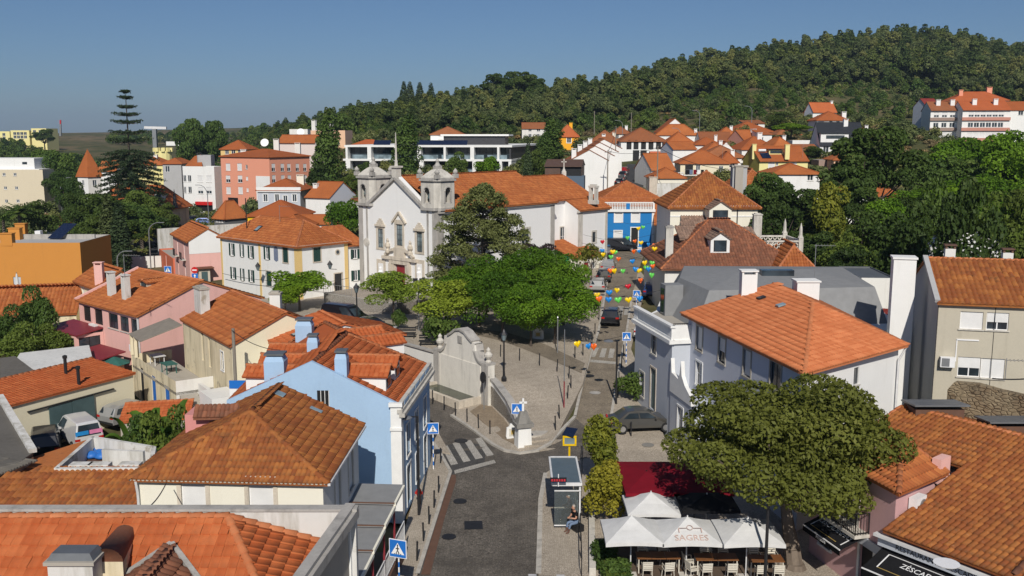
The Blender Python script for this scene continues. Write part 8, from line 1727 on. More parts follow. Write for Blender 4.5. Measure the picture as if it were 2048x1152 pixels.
# crossing signs
def crossing_sign(label,base,H,yaw,size=.66,kind='cross'):
 t=thing('crossing_sign',label,'sign',base);x,y,z=base;n=9
 for k in range(n):
  mb=MB();mb.path([(x,y,z+(H-size)*k/n),(x,y,z+(H-size)*(k+1)/n)],.035,8);mb.build('pole_band','sign_blue' if k%2 else 'sign_white',t)
 q=Matrix.Rotation(yaw,3,'Z');c=v3(x,y,z+H-size/2)+q@v3(0,-.06,0);mb=MB();mb.box(c,(size+.04,.03,size+.04),yaw);o=mb.build('plate','sign_white',t);mb=MB();mb.box(c+q@v3(0,-.018,0),(size-.02,.01,size-.02),yaw);mb.build('blue_field','sign_blue',o)
 s_=size*.40;tri=[(-s_,-s_*.8),(s_,-s_*.8),(0,s_*.85)];mb=MB();mb.add([c+q@v3(a,-.026,b_) for a,b_ in tri],[(0,1,2)]);mb.build('triangle','sign_white',o)
 mb=MB();w=size*.035
 for a,b_ in(((0,.16),(0,-.08)),((0,-.08),(-.09,-.26)),((0,-.08),(.09,-.26)),((-.1,.02),(.1,.02))):mb.bar(c+q@v3(a[0]*size,-.032,a[1]*size),c+q@v3(b_[0]*size,-.032,b_[1]*size),w*1.6,w)
 hd=c+q@v3(0,-.032,.21*size);mb.box(hd,(.07*size,.012,.07*size),yaw)
 for k in(-1.5,-.5,.5,1.5):mb.box(c+q@v3(k*.12*size,-.031,-.29*size),(.07*size,.008,.03*size),yaw)
 o2=mb.build('walking_figure','ink',o);o2['kind']='stuff'
p=PH(867,942,0);crossing_sign('pedestrian crossing sign on striped pole by the blue house',(p.x,p.y,.1),2.9,R(5))
p=PH(1034,893,0);crossing_sign('pedestrian crossing sign on striped pole at the end of the curved wall',(p.x,p.y,.1),2.9,R(-5))
p=PZ(797,1092,2.7);crossing_sign('pedestrian crossing sign low at the bottom edge of the left pavement',(p.x,p.y,.1),2.9,R(-20),.78)
p=PH(1252,730,0);crossing_sign('pedestrian crossing sign on the right pavement beside the street crossing',(p.x,p.y,p.z),2.7,0)
p=PH(1272,640,0);crossing_sign('pedestrian crossing sign farther up the street under the balloons',(p.x,p.y,p.z),2.9,0)
p=PY(336,540,124);crossing_sign('pedestrian crossing sign by the terracotta house',(p.x,124,G(p.x,124)),p.z-G(p.x,124)+.5,0,.9)
p=PY(390,548,116);t=thing('no_entry_sign','red no-entry disc above a blue arrow plate behind the pink house','sign',(p.x,116,G(p.x,116)));mb=MB();mb.path([(p.x,116,1),(p.x,116,p.z+.9)],.035);mb.build('post','metal_grey',t);mb=MB();mb.lathe((0,0,0),[(.4,0),(.4,.03)],20);o=mb.build('disc','sign_red',t,False,False);o.matrix_local=Matrix.Translation((0,-.08,p.z+.5-G(p.x,116)))@Matrix.Rotation(R(90),4,'X');mb=MB();mb.box((p.x,115.87,p.z+.5),(.55,.02,.14));mb.build('bar','sign_white',t);mb=MB();mb.box((p.x,115.92,p.z-.3),(.75,.03,.75));mb.build('blue_plate','sign_blue',t);mb=MB();mb.bar((p.x,115.89,p.z-.55),(p.x,115.89,p.z-.2),.12,.02);mb.add([(p.x-.16,115.885,p.z-.22),(p.x+.16,115.885,p.z-.22),(p.x,115.885,p.z-.02)],[(0,1,2)]);mb.build('arrow','sign_white',t)
# bollards
bt=thing('bollard','x','bollard',(0,0,0));mb=MB();mb.path([(0,0,-.05),(0,0,.92)],.045,8);mb.build('post','metal_dark',bt,False,False);mb=MB();mb.lathe((0,0,.9),[(.05,0),(.052,.05),(.02,.09)],8);mb.build('cap','metal_dark',bt,False,False)
BL=[((881,926),'g','beside the crossing sign at the blue house'),((877,985),'g','on the left pavement by the hydrant, far one'),((868,1015),'g','on the left pavement just below the hydrant'),((858,1048),'g','on the left pavement, third below the crossing'),((847,1082),'g','on the left pavement, fourth below the crossing'),((834,1121),'g','on the left pavement near the bottom edge')]
BL+=[((865+i*23,806+i*12.6),'g',f'{w} along the lane below the fountain trough') for i,w in enumerate(('leftmost bollard','second bollard','third bollard','fourth bollard','fifth bollard','rightmost bollard'))]
BL+=[((964,706),'p','first from the fountain along the upper lane'),((1001,713),'p','second from the fountain along the upper lane'),((1039,721),'p','third from the fountain along the upper lane'),((1079,731),'p','fourth from the fountain along the upper lane'),((1114,743),'p','fifth from the fountain along the upper lane'),((1138,757),'p','at the corner where lane meets street'),((1142,776),'p','on the street kerb just below the lane corner'),((1135,797),'p','on the street kerb beside the thin pole'),((1119,837),'p','on the street kerb above the steps'),((1111,860),'p','on the street kerb nearest the steps'),((1150,716),'p','at the tree edge left of the street crossing'),((1166,711),'p','at the street crossing under the low balloons'),((1184,690),'p','on the left kerb just above the crossing'),((1190,668),'p','on the left kerb below the black car'),((1198,640),'p','on the left kerb beside the black car'),((1213,878),'g','on the right pavement by the solar sign'),((1262,872),'g','standing in front of the grey sedan'),((1236,795),'g','beside the slim lamp post'),((1238,768),'g','above the slim lamp post on the right pavement'),((1243,735),'g','on the right pavement by the street crossing'),((1247,712),'g','on the right pavement above the crossing sign')]
for i,((u,v),k,lab) in enumerate(BL):
 p=pz3(u,v) if k=='p' else PH(u,v,.1);o=bt if i==0 else copy_tree(bt);o.location=(p.x,p.y,p.z);o.rotation_euler=(random.gauss(0,.02),random.gauss(0,.02),0);o['label']=('dark steel bollard '+lab) if 'bollard' not in lab else 'dark steel '+lab;o['group']='bollards along the pavements'
 # hydrant
p=PH(838,1008,.1);t=thing('fire_hydrant','red fire hydrant on the left pavement by the blue house','hydrant',p);mb=MB();mb.lathe(p,[(.1,0),(.1,.5)],10);mb.build('stand','rust',t);mb=MB();mb.lathe(p+v3(0,0,.5),[(.12,0),(.15,.1),(.14,.3),(.06,.42)],10);mb.box(p+v3(0,0,.65),(.42,.12,.12));mb.build('head','hydrant_red',t)
# ---------------------------------------------------------------- bus stop
t=thing('bus_shelter','glass bus shelter with grey flat roof and red display','bus shelter',(2.8,48,.1));x0,x1,y0,y1,zt=2.05,3.5,46.1,50.1,2.5
mb=MB();mb.box(((x0+x1)/2,(y0+y1)/2,zt+.05),(x1-x0,y1-y0,.1));mb.build('roof','shelter_top',t)
for(a,b_) in(((x0,y0),(x1,y0)),((x1,y0),(x1,y1)),((x1,y1),(x0,y1)),((x0,y1),(x0,y0))):mb=MB();mb.bar((*a,zt+.06),(*b_,zt+.06),.1,.16);mb.build('roof_edge','metal_white',t)
for(x,y) in((x1-.05,y0+.1),(x1-.05,(y0+y1)/2),(x1-.05,y1-.1)):mb=MB();mb.bar((x,y,.1),(x,y,zt),.08);mb.build('post','metal_white',t)
gp_=NB('shelter_glass');gp_.fin((.75,.85,.85),.03,.5);gp_.bs.inputs['Transmission Weight'].default_value=.92;gp_.bs.inputs['IOR'].default_value=1.1;MATS['shelter_glass']=gp_.m
for k in range(2):mb=MB();mb.box((x1-.05,y0+1.05+k*1.9,1.3),(.015,1.75,1.9));mb.build('glass_panel','shelter_glass',t)
mb=MB();mb.box((x1-.75,y0+.05,1.3),(1.2,.015,1.9));mb.build('glass_panel','shelter_glass',t)
mb=MB();mb.bar((x1-1.35,y0+.05,2.2),(x1,y0+.05,2.2),.06);mb.bar((x1-1.35,y0+.05,.35),(x1,y0+.05,.35),.06);mb.build('end_frame','metal_white',t)
mb=MB();mb.box((x1-.35,48.2,.5),(.4,2.6,.06));mb.build('bench','metal_grey',t)
q_=PY(1117,961,45.6);mb=MB();mb.box((q_.x,45.7,q_.z),(.82,.12,.2));o=mb.build('display','black',t)
for k in range(6):mb=MB();mb.box((q_.x-.32+k*.125,45.63,q_.z),(.085,.01,.12));mb.build('digit','led',o)
mb=MB();mb.bar((q_.x,45.7,q_.z-.35),(q_.x,45.7,q_.z+.3),.05);mb.build('display_bracket','metal_white',t)
t=thing('solar_sign','yellow framed notice board with solar panel on a yellow pole behind the bus shelter','sign',(3.25,52.3,.1));c=PY(1139,881,52.3);mb=MB();mb.path([(c.x,52.35,.05),(c.x,52.35,c.z+.2)],.06);mb.build('pole','sign_yellow',t)
for dz,sx,sz in((.24,.78,.1),(-.24,.78,.1)):mb=MB();mb.box((c.x,52.25,c.z+dz),(sx,.08,sz));mb.build('frame_bar','sign_yellow',t)
for dx in(-.34,.34):mb=MB();mb.box((c.x+dx,52.25,c.z),(.1,.08,.4));mb.build('frame_bar','sign_yellow',t)
mb=MB();mb.box((c.x,52.26,c.z),(.58,.04,.38));mb.build('screen','glass_pale',t);q_=PY(1140,864,52.5);mb=MB();mb.box((c.x+.03,52.5,q_.z),(.7,.75,.04),R(-25),rot=Matrix.Rotation(R(-25),3,'Z')@Matrix.Rotation(R(22),3,'X'));o=mb.build('solar_panel','solar',t);mb=MB();mb.path([(c.x,52.4,c.z+.2),(c.x,52.5,q_.z)],.04);mb.build('bracket','metal_dark',t)
t=thing('hand_rail','long dark steel rail dividing bus stop and terrace','railing',(3.8,44,.1));pr=[PH(1163,1152,.1),PH(1160,1050,.1),PH(1163,965,.1),PH(1166,900,.1)]
mb=MB();mb.path([v3(p.x,p.y,.98) for p in pr],.03);mb.build('top_rail','metal_dark',t)
for a,b_ in zip(pr[:-1],pr[1:]):
 for f in(0,.33,.66):q_=a.lerp(b_,f);mb=MB();mb.path([(q_.x,q_.y,.05),(q_.x,q_.y,.98)],.025);mb.build('post','metal_dark',t)
t=thing('low_kerb_wall','low stone edging wall between bus stop and terrace planting','wall',(4.1,44,0));mb=MB();a,b_=PH(1185,1152,.1),PH(1182,960,.1);mb.bar((a.x,a.y,.25),(b_.x,b_.y,.25),.3,.5);mb.build('wall','stone',t)
# ---------------------------------------------------------------- people
def person(name,label,joints,mats,loc,yaw,s=1.0):
 """continuous skinned body from joints {name:(x,y,z,r)} and bones"""
 t=thing(name,label,'person',loc);me=bpy.data.meshes.new('body');J=joints;names=list(J)
 bones=[('pelvis','waist'),('waist','chest'),('chest','neck'),('chest','shl'),('chest','shr'),('shl','ell'),('shr','elr'),('ell','wrl'),('elr','wrr'),('pelvis','hil'),('pelvis','hir'),('hil','knl'),('hir','knr'),('knl','anl'),('knr','anr'),('anl','tol'),('anr','tor')]
 bones=[b_ for b_ in bones if b_[0] in J and b_[1] in J]
 me.from_pydata([J[n][:3] for n in names],[(names.index(a),names.index(b_)) for a,b_ in bones],[]);o=bpy.data.objects.new('body',me);COL.objects.link(o)
 md=o.modifiers.new('skin','SKIN');sv=me.skin_vertices[0].data
 for i,n in enumerate(names):sv[i].radius=(J[n][3],J[n][3])
 sv[names.index('pelvis')].use_root=True;o.modifiers.new('sub','SUBSURF').levels=1
 dg=bpy.context.evaluated_depsgraph_get();m2=bpy.data.meshes.new_from_object(o.evaluated_get(dg));bpy.data.objects.remove(o)
 for m in mats:m2.materials.append(M(m))
 co=np.zeros(len(m2.polygons)*3);m2.polygons.foreach_get('center',co);co=co.reshape(-1,3);K=np.array([J[n][:3] for n in names])
 zone={'pelvis':1,'hil':1,'hir':1,'knl':1,'knr':1,'waist':0,'chest':0,'shl':0,'shr':0,'ell':2,'elr':2,'wrl':2,'wrr':2,'neck':2,'anl':3,'anr':3,'tol':3,'tor':3}
 idx=[zone[names[int(np.argmin(np.sum((K-c_)**2,1)))]] for c_ in co];m2.polygons.foreach_set('material_index',np.array(idx,np.int32));m2.polygons.foreach_set('use_smooth',np.ones(len(idx),bool));m2.update()
 b2=bpy.data.objects.new('body',m2);COL.objects.link(b2);b2.parent=t
 n=Vector(J['neck'][:3]);h=n+v3(0,-.03,.15)
 mb=MB();mb.lathe(h-v3(0,0,.12),[(.04,0),(.07,.05),(.085,.13),(.08,.2),(.04,.25)],12);mb.box(h+v3(0,-.095,0),(.025,.04,.045));mb.box(h+v3(0,-.083,-.06),(.045,.02,.012));hd=mb.build('head','skin',t,True,False)
 mb=MB()
 for s_ in(-1,1):mb.box(h+v3(s_*.032,-.082,.03),(.02,.012,.01))
 mb.build('eyes','ink',hd,False,False)
 mb=MB();mb.lathe(h+v3(0,.012,.02),[(.088,0),(.086,.06),(.06,.11),(.01,.13)],12);mb.build('hair',mats[4] if len(mats)>4 else 'hair_grey',hd,True,False)
 for k in('wrl','wrr'):
  w=Vector(J[k][:3]);mb=MB();d_=(w-Vector(J['el'+k[-1]][:3])).normalized();sd=d_.cross(v3(0,0,1)).normalized();dn=sd.cross(d_)
  mb.bar(w,w+d_*.09,.075,.03)
  for f,ln in zip((-.03,-.01,.01,.03),(.06,.075,.07,.055)):a=w+d_*.085+sd*f;m_=a+d_*ln*.55+dn*-.01;mb.path([a,m_,m_+d_*ln*.35-dn*.025],.0085,5)
  a=w+d_*.03+sd*.04;mb.path([a,a+d_*.04+sd*.02,a+d_*.07+sd*.012],.01,5);mb.build('hand','skin',t,False,False)
 t.rotation_euler=(0,0,yaw);t.scale=(s,s,s);return t
sit=dict(pelvis=(0,.0,.52,.15),waist=(0,-.02,.72,.14),chest=(0,-.07,.96,.16),neck=(0,-.12,1.15,.055),shl=(.19,-.08,1.06,.07),shr=(-.19,-.08,1.06,.07),ell=(.24,-.16,.78,.05),elr=(-.24,-.16,.78,.05),wrl=(.08,-.36,.80,.035),wrr=(-.08,-.36,.80,.035),hil=(.1,-.04,.50,.1),hir=(-.1,-.04,.50,.1),knl=(.13,-.42,.50,.075),knr=(-.13,-.42,.50,.075),anl=(.12,-.52,.09,.05),anr=(-.12,-.48,.09,.05),tol=(.12,-.68,.05,.045),tor=(-.12,-.64,.05,.045))
p=PZ(1150,1050,.45);person('person','person in black shirt and jeans sitting on the bench end by the bus stop',sit,['cloth_black','denim','skin','shoe','hair_grey'],(p.x+.05,p.y,.12),R(-62))
t=thing('seat_block','low dark seat under the person at the bus stop','bench',(p.x,p.y,.1));mb=MB();mb.box((p.x+.12,p.y+.05,.3),(.45,.6,.4),R(28));mb.build('seat','metal_dark',t)
person('person','person in checked shirt sitting inside the bus shelter',sit,['cloth_check','cloth_black','skin','shoe','parasol_white'],(3.1,47.4,.12),R(-85))
# ---------------------------------------------------------------- terrace: parasols, tables, chairs
def parasol(label,x,y,w,d_,zt,h,mat,sag=.12,logo=None,flatp=False,pole='metal_white',base=True):
 t=thing('parasol',label,'parasol',(x,y,.1),'terrace parasols');n=8;P=[(x,y,zt)];ring=[]
 for i in range(4):
  cx,cy=[(-1,-1),(1,-1),(1,1),(-1,1)][i];nx,ny=[(1,-1),(1,1),(-1,1),(-1,-1)][i]
  for k in range(6):
   f=k/6;ring.append((x+w/2*(cx+(nx-cx)*f),y+d_/2*(cy+(ny-cy)*f),zt-h-(sag*math.sin(math.pi*f)*-.5)))
 m=len(ring);mids=[(x+(p_[0]-x)*.5,y+(p_[1]-y)*.5,zt-(zt-p_[2])*.5-(.05 if not flatp else 0)) for p_ in ring];P+=mids+ring+[(p_[0],p_[1],p_[2]-.16) for p_ in ring]
 Fc=[(0,1+i,1+(i+1)%m) for i in range(m)]+[(1+i,1+m+i,1+m+(i+1)%m,1+(i+1)%m) for i in range(m)]+[(1+m+i,1+2*m+i,1+2*m+(i+1)%m,1+m+(i+1)%m) for i in range(m)]
 MB().add(P,Fc).build('canopy',mat,t);mb=MB();mb.path([(x,y,.1),(x,y,zt+.06)],.03,8);mb.build('pole',pole,t)
 for cx,cy in((-1,-1),(1,-1),(1,1),(-1,1)):mb=MB();mb.bar((x,y,zt-.06),(x+cx*w*.49,y+cy*d_*.49,zt-h-.03),.03);mb.build('rib','metal_white',t)
 mb=MB();mb.box((x,y,.16),(.6,.6,.1));mb.build('base','stone',t)
 if logo:
  nrm=v3(0,-h,d_/2).normalized();up=v3(0,d_/2,h).normalized();c=v3(x,y-d_*.40,zt-h*.80)+nrm*.05
  letters(t,None,c,0,logo,.44,0,'print_rose',(v3(1,0,0),up,nrm));mb=MB();c2=c+up*.42
  for a,b_ in(((-.5,-.12),(-.5,.12)),((-.5,.12),(-.15,.12)),((.15,.12),(.5,.12)),((.5,.12),(.5,-.12))):mb.bar(c2+v3(a[0],0,0)+up*a[1],c2+v3(b_[0],0,0)+up*b_[1],.04,.01)
  for k in range(10):a0,a1=k*.628,(k+1)*.628;mb.bar(c2+v3(.13*math.cos(a0),0,0)+up*(.15+.13*math.sin(a0)),c2+v3(.13*math.cos(a1),0,0)+up*(.15+.13*math.sin(a1)),.03,.01)
  mb.build('emblem_print','print_rose',t)
 return t
q1,q2,q3=PZ(1263,1031,3.05),PZ(1375,1031,3.05),PZ(1497,1036,3.05)
parasol('left white parasol of the front row',q1.x,q1.y,2.55,2.7,3.05,.75,'parasol_white');parasol('middle white parasol of the front row with faded lettering',q2.x,q2.y,2.62,2.7,3.0,.72,'parasol_white',logo='SAGRES');parasol('right white parasol of the front row, partly shaded',q3.x,q3.y+.1,2.7,2.8,3.05,.7,'parasol_white')
q4,q5=PZ(1302,984,3.0),PZ(1414,986,3.0);parasol('white parasol of the second row behind the front left one',q4.x,q4.y,2.5,2.5,3.0,.65,'parasol_white');parasol('black square parasol beside the second-row white one',q5.x,q5.y,2.7,2.4,2.95,.35,'awning_black',0,None,True)
for(ua,ub,lab) in((1239,1343,'left dark red flat parasol behind the white ones'),(1331,1447,'right dark red flat parasol behind the black one')):
 a,b_=PZ(ua,948,2.9),PZ(ub,948,2.9);parasol(lab,(a.x+b_.x)/2+.05,a.y,b_.x-a.x,4.6,3.05,.3,'awning_red',0,None,True,'metal_dark')
r=thing('terrace_deck','dark wooden deck under the parasols with glass wind screen','deck',(8,42,.1));
for k in range(26):mb=MB();mb.box((8.4,38.9+k*.47,.13),(7.6,.45,.06));mb.build('plank','deck',r)
mb=MB();mb.box((5.3,38.3,.75),(1.3,.02,1.2));mb.build('wind_screen','shelter_glass',r)
for x in(4.65,5.95):mb=MB();mb.bar((x,38.3,.1),(x,38.3,1.4),.05);mb.build('screen_post','metal_dark',r)
def table(label,x,y,w,d_,n,rz=0):
 t=thing('terrace_table',label,'table',(x,y,.16),'terrace tables')
 for k in range(n):mb=MB();mb.box((x-w/2+w*(k+.5)/n,y,.88),(w/n-.02,d_,.04));mb.build('table_top','wood',t)
 for sx in(-1,1):
  for sy in(-1,1):mb=MB();mb.bar((x+sx*(w/2-.08),y+sy*(d_/2-.06),.16),(x+sx*(w/2-.08),y+sy*(d_/2-.06),.86),.045);mb.build('leg','chair_cream',t)
ta=[PZ(1316,1110,.9),PZ(1432,1113,.9),PZ(1531,1116,.9)]
table('left long wooden table on the terrace',ta[0].x,ta[0].y,2.0,.75,3);table('middle wooden table on the terrace',ta[1].x,ta[1].y,1.95,.75,2);table('right wooden table on the terrace by the tree',ta[2].x,ta[2].y,1.6,.75,2)
ch=thing('terrace_chair','x','chair',(0,0,0),'terrace chairs');mb=MB();mb.box((0,0,.45),(.46,.44,.035));mb.build('seat','chair_cream',ch,False,False)
for sx in(-1,1):
 for sy in(-1,1):mb=MB();mb.path([(sx*.2,sy*.19,.44),(sx*.23,sy*.23,0)],.017,6);mb.build('leg','chair_cream',ch,False,False)
 mb=MB();mb.path([(sx*.21,-.2,.45),(sx*.22,-.26,.86)],.017,6);mb.path([(sx*.22,-.22,.66),(sx*.23,.18,.66),(sx*.22,.2,.45)],.015,6);mb.build('arm_frame','chair_cream',ch,False,False)
for k in range(4):mb=MB();mb.box((0,-.215-.015*k,.56+.09*k),(.42,.02,.06));mb.build('back_slat','chair_cream',ch,False,False)
CH=[(ta[0],-.6,-.75,0,'near side of the left table, left one'),(ta[0],.35,-.8,.15,'near side of the left table, right one'),(ta[0],-.6,.75,3.1,'far side of the left table, left one'),(ta[0],.4,.75,3.2,'far side of the left table, right one'),(ta[1],-.6,-.75,.1,'near side of the middle table, left one'),(ta[1],.55,-.75,0,'near side of the middle table, right one'),(ta[1],-1.25,.1,-1.5,'left end of the middle table'),(ta[1],-1.2,-.65,-1.2,'front left corner of the middle table'),(ta[1],-.3,.75,3.14,'far side of the middle table, left one'),(ta[1],.5,.75,3.0,'far side of the middle table, right one'),(ta[2],-.4,-.75,0,'near side of the right table, left one'),(ta[2],.4,-.75,-.1,'near side of the right table, right one'),(ta[2],-.3,.75,3.14,'far side of the right table, left one'),(ta[2],.5,.75,3.14,'far side of the right table, right one')]
for i,(c,dx,dy,rz,lab) in enumerate(CH):o=ch if i==0 else copy_tree(ch);place(o,(c.x+dx,c.y+dy,.16),rz);o['label']='cream metal armchair at the '+lab
CB=[(PH(1641,1108,.1),.4,'black wire chair by the pink wall, left one'),(PH(1660,1112,.1),-.8,'black wire chair by the pink wall, right one')]
for p,rz,lab in CB:
 o=copy_tree(ch);place(o,(p.x,p.y,.1),rz);o['label']=lab;o['group']='black chairs'
 for c_ in o.children:me=c_.data.copy();me.materials.clear();me.materials.append(M('metal_dark'));c_.data=me
p=PH(1673,1122,.1);t=thing('plant_pot','dark green flower pot on the pavement by the pink wall','pot',p);mb=MB();mb.lathe(p,[(.16,0),(.24,.3),(.26,.33),(.22,.34)],12);mb.build('pot','cloth_teal',t);mb=MB();mb.lathe(p+v3(0,0,.3),[(.2,0),(.2,.02)],10);mb.build('soil','dirt',t)
p=PH(1440,700,0)
# ---------------------------------------------------------------- heart balloons over the street
def heart_mesh(mat):
 n,m=20,4;V=[];F=[]
 for sgn in(-1,1):
  b0=len(V)
  for j in range(m+1):
   f=j/m;th=.62*math.sqrt(max(0,1-f**2.2))
   for i in range(n):
    t_=2*math.pi*i/n;hx=16*math.sin(t_)**3/17;hz=(13*math.cos(t_)-5*math.cos(2*t_)-2*math.cos(3*t_)-math.cos(4*t_)+2.5)/17
    V.append((hx*f,sgn*th*.55,hz*f))
  for j in range(m):
   for i in range(n):q_=(b0+j*n+i,b0+j*n+(i+1)%n,b0+(j+1)*n+(i+1)%n,b0+(j+1)*n+i);F.append(q_ if sgn>0 else q_[::-1])
 return npmesh('heart_balloon',np.array(V)*.30,np.array(F),mat,True)
HB=dict(yellow=[(450,375),(468,485),(572,532),(252,555),(178,575),(498,640),(265,702),(450,698),(283,850),(132,888),(373,925)],green=[(483,365),(365,447),(610,508),(270,558),(237,595),(551,640),(510,678),(330,703),(551,735),(294,925)],orange=[(422,472),(570,503),(413,552),(296,610),(560,665),(234,700),(465,775),(147,917)],blue=[(525,498),(170,545),(455,550),(403,628),(525,690),(427,690),(225,868),(219,922),(457,915)],red=[(173,478),(370,820)])
allb=[(1160+x/3.84,360+y/3.84,c) for c,l in HB.items() for x,y in l]+[(1155,689,'yellow'),(1177,693,'blue'),(1187,694,'orange')]
allb.sort(key=lambda b_:(round(b_[1]/14),b_[0]));HM={c:heart_mesh('heart_'+c) for c in HB};prev=None;rows={}
for u,v,c in allb:rows.setdefault(round(v/14),[]).append((u,v,c))
wn_=['first','second','third','fourth','fifth','sixth','seventh','eighth'];seen={};ci=-1
for rk in sorted(rows):
 rw=sorted(rows[rk]);Yr=np.mean([PH(u,v,5.0,70,140).y for u,v,c in rw]);pts=[]
 for u,v,c in rw:
  p=PY(u,v,float(Yr));pts.append(p+v3(0,0,.35));k=seen.get(c,0);seen[c]=k+1
  o=bpy.data.objects.new('heart_balloon',HM[c]);COL.objects.link(o);o.location=p;o.rotation_euler=(0,random.uniform(-.2,.2),random.uniform(-.7,.7));sc_=random.uniform(.92,1.12)*(.95 if c=='red' else 1);o.scale=(sc_,)*3
  tag(o,f'{wn_[k] if k < 8 else wn_[k - 8] + " from last"} {c} heart balloon hanging over the street, counted from the far end','balloon','heart balloons over the street')
 if len(pts)>1:
  ci+=1;a,b_=pts[0]+v3(-2.2,0,.5),pts[-1]+v3(2.2,0,.5);mb=MB();mb.path([a]+pts+[b_],.012,4);o=mb.build('balloon_line','metal_dark');tag(o,f'thin cord carrying {len(pts)} heart balloons, {wn_[ci] if ci < 8 else wn_[ci - 8] + " nearest"} cord from the far end','cord','cords of the heart balloons')
  # ---------------------------------------------------------------- vehicles
def car(paint,kind='hatch',L=4.1,Wd=1.74,H=1.47):
 t=empty('parked_car');w=Wd/2
 if kind=='sedan':prof=[(-L/2,.35),(-L/2+.03,.78),(-L/2+.55,.95),(-L/2+1.15,H-.06),(-L/2+1.6,H),(-.0,H),(.35,H-.08),(1.05,.95),(L/2-.25,.75),(L/2,.5),(L/2,.3)]
 elif kind=='van':prof=[(-L/2,.35),(-L/2,1.0),(-L/2+.12,H-.1),(-L/2+.3,H),(.6,H),(.95,H-.12),(1.45,1.12),(L/2-.15,.9),(L/2,.6),(L/2,.3)]
 elif kind=='suv':prof=[(-L/2,.4),(-L/2,1.0),(-L/2+.3,H-.12),(-L/2+.6,H),(.3,H),(.6,H-.08),(1.25,1.08),(L/2-.2,.9),(L/2,.6),(L/2,.35)]
 else:prof=[(-L/2,.35),(-L/2,.85),(-L/2+.35,H-.1),(-L/2+.75,H),(.15,H),(.5,H-.08),(1.15,.98),(L/2-.25,.78),(L/2,.5),(L/2,.3)]
 def half(z):return w*(1.0 if z<.75 else 1.0-.26*(z-.75)/(H-.75))*(.96 if z<.4 else 1)
 mb=MB();n=len(prof);ring=[(-1,1.0),(-.9,1.02),(0,1.03),(.9,1.02),(1,1.0)];P=[]
 for sgn,zm in ring:
  for(x,z) in prof:P.append((x*(1 if abs(sgn)>.95 else 1.012),sgn*half(z),z*(1 if zm==1 else(1+(zm-1)*(z>.8)))))
 Fc=[]
 for j in range(len(ring)-1):Fc+=[(j*n+i,(j+1)*n+i,(j+1)*n+(i+1)%n,j*n+(i+1)%n) for i in range(n)]
 Fc+=[tuple(range(n)),tuple(reversed(range((len(ring)-1)*n,len(ring)*n)))];mb.add(P,Fc);mb.build('body',paint,t,False,False)
 gi=[i for i,(x,z) in enumerate(prof) if z>.94]
 zg0,zg1=.98,H-.13
 def xat(z,front):
  pts=prof[:prof.index(max(prof,key=lambda q:q[1]))+1] if not front else prof[max(i for i,q in enumerate(prof) if q[1]==H):]
  for(a,b_),(c_,d_) in zip(pts[:-1],pts[1:]):
   if min(b_,d_)-1e-6<=z<=max(b_,d_)+1e-6 and abs(b_-d_)>1e-6:return a+(c_-a)*(z-b_)/(d_-b_)
  return pts[0][0]
 for s_ in(-1,1):
  for(f0,f1) in((.05,.48),(.52,.95)) if kind!='van' else((.66,.97),):
   q_=[]
   for z,ff in((zg0,(f0,f1)),(zg1,(f1,f0))):
    xr,xf=xat(z,False)+.1,xat(z,True)-.1
    for f in ff:q_.append((xr+(xf-xr)*f,s_*(half(z)+.008),z))
   mb=MB();mb.add(q_,[(0,1,2,3)]);mb.build('side_window','glass',t,False,False)
 for fr in(True,False):
  z0_,z1_=1.02,H-.1;o=.02 if fr else-.02;q_=[(xat(z0_,fr)+o,-half(z0_)*.86,z0_),(xat(z0_,fr)+o,half(z0_)*.86,z0_),(xat(z1_,fr)+o,half(z1_)*.86,z1_),(xat(z1_,fr)+o,-half(z1_)*.86,z1_)]
  q_=[(x+(.012 if fr else-.012),y,z+.012) for x,y,z in q_];mb=MB();mb.add(q_,[(0,1,2,3)]);mb.build('windscreen' if fr else 'rear_window','glass',t,False,False)
 for x in(-L/2+.75,L/2-.78):
  for s_ in(-1,1):
   mb=MB();mb.bar((x,s_*(w-.18),.31),(x,s_*(w+.015),.31),.62,.62,16);o=mb.build('wheel','rubber',t,False,False);m2=MB();m2.bar((x,s_*(w+.0),.31),(x,s_*(w+.022),.31),.4,.4,10);m2.build('rim','alloy',o,False,False)
 for s_ in(-1,1):
  mb=MB();mb.box((-L/2+.02,s_*(w-.2),.82),(.1,.3,.16));mb.build('tail_light','lamp_red',t,False,False);mb=MB();mb.box((L/2-.1,s_*(w-.25),.68),(.2,.36,.14));mb.build('headlight','lamp_clear',t,False,False)
  mb=MB();mb.box((.75,s_*(w+.06),1.0),(.12,.16,.12));mb.build('mirror',paint,t,False,False)
 mb=MB();mb.box((-L/2-.012,0,.66),(.015,.5,.11));mb.build('number_plate','plate',t,False,False);mb=MB();mb.box((-L/2+.0,0,.42),(.08,Wd*.92,.16));mb.build('bumper','rubber',t,False,False)
 return t
CARS={}
def put(key,label,p,ang,group=None):
 paint,kind=key
 if key not in CARS:
  kw=dict(van=dict(L=4.4,H=1.82,Wd=1.8),suv=dict(L=4.35,H=1.66,Wd=1.82),sedan=dict(L=4.45,H=1.44,Wd=1.74)).get(kind,{});o=car(paint,kind,**kw);CARS[key]=o
 else:o=copy_tree(CARS[key])
 o.name='parked_car';place(o,p,ang);tag(o,label,'van' if kind=='van' else 'car',group);return o
SD=R(82);G1='cars parked along the street'
put(('paint_black','hatch'),'black hatchback driving up the street below the balloons',PH(1223,645),R(80));put(('paint_silver','hatch'),'silver hatchback parked nearest on the left kerb',PH(1196,582),SD,G1);put(('paint_grey','hatch'),'dark grey car parked behind the silver hatchback',PH(1208,561),SD,G1);put(('paint_silver','sedan'),'silver-blue car parked farthest on the left kerb',PH(1216,542),SD,G1)
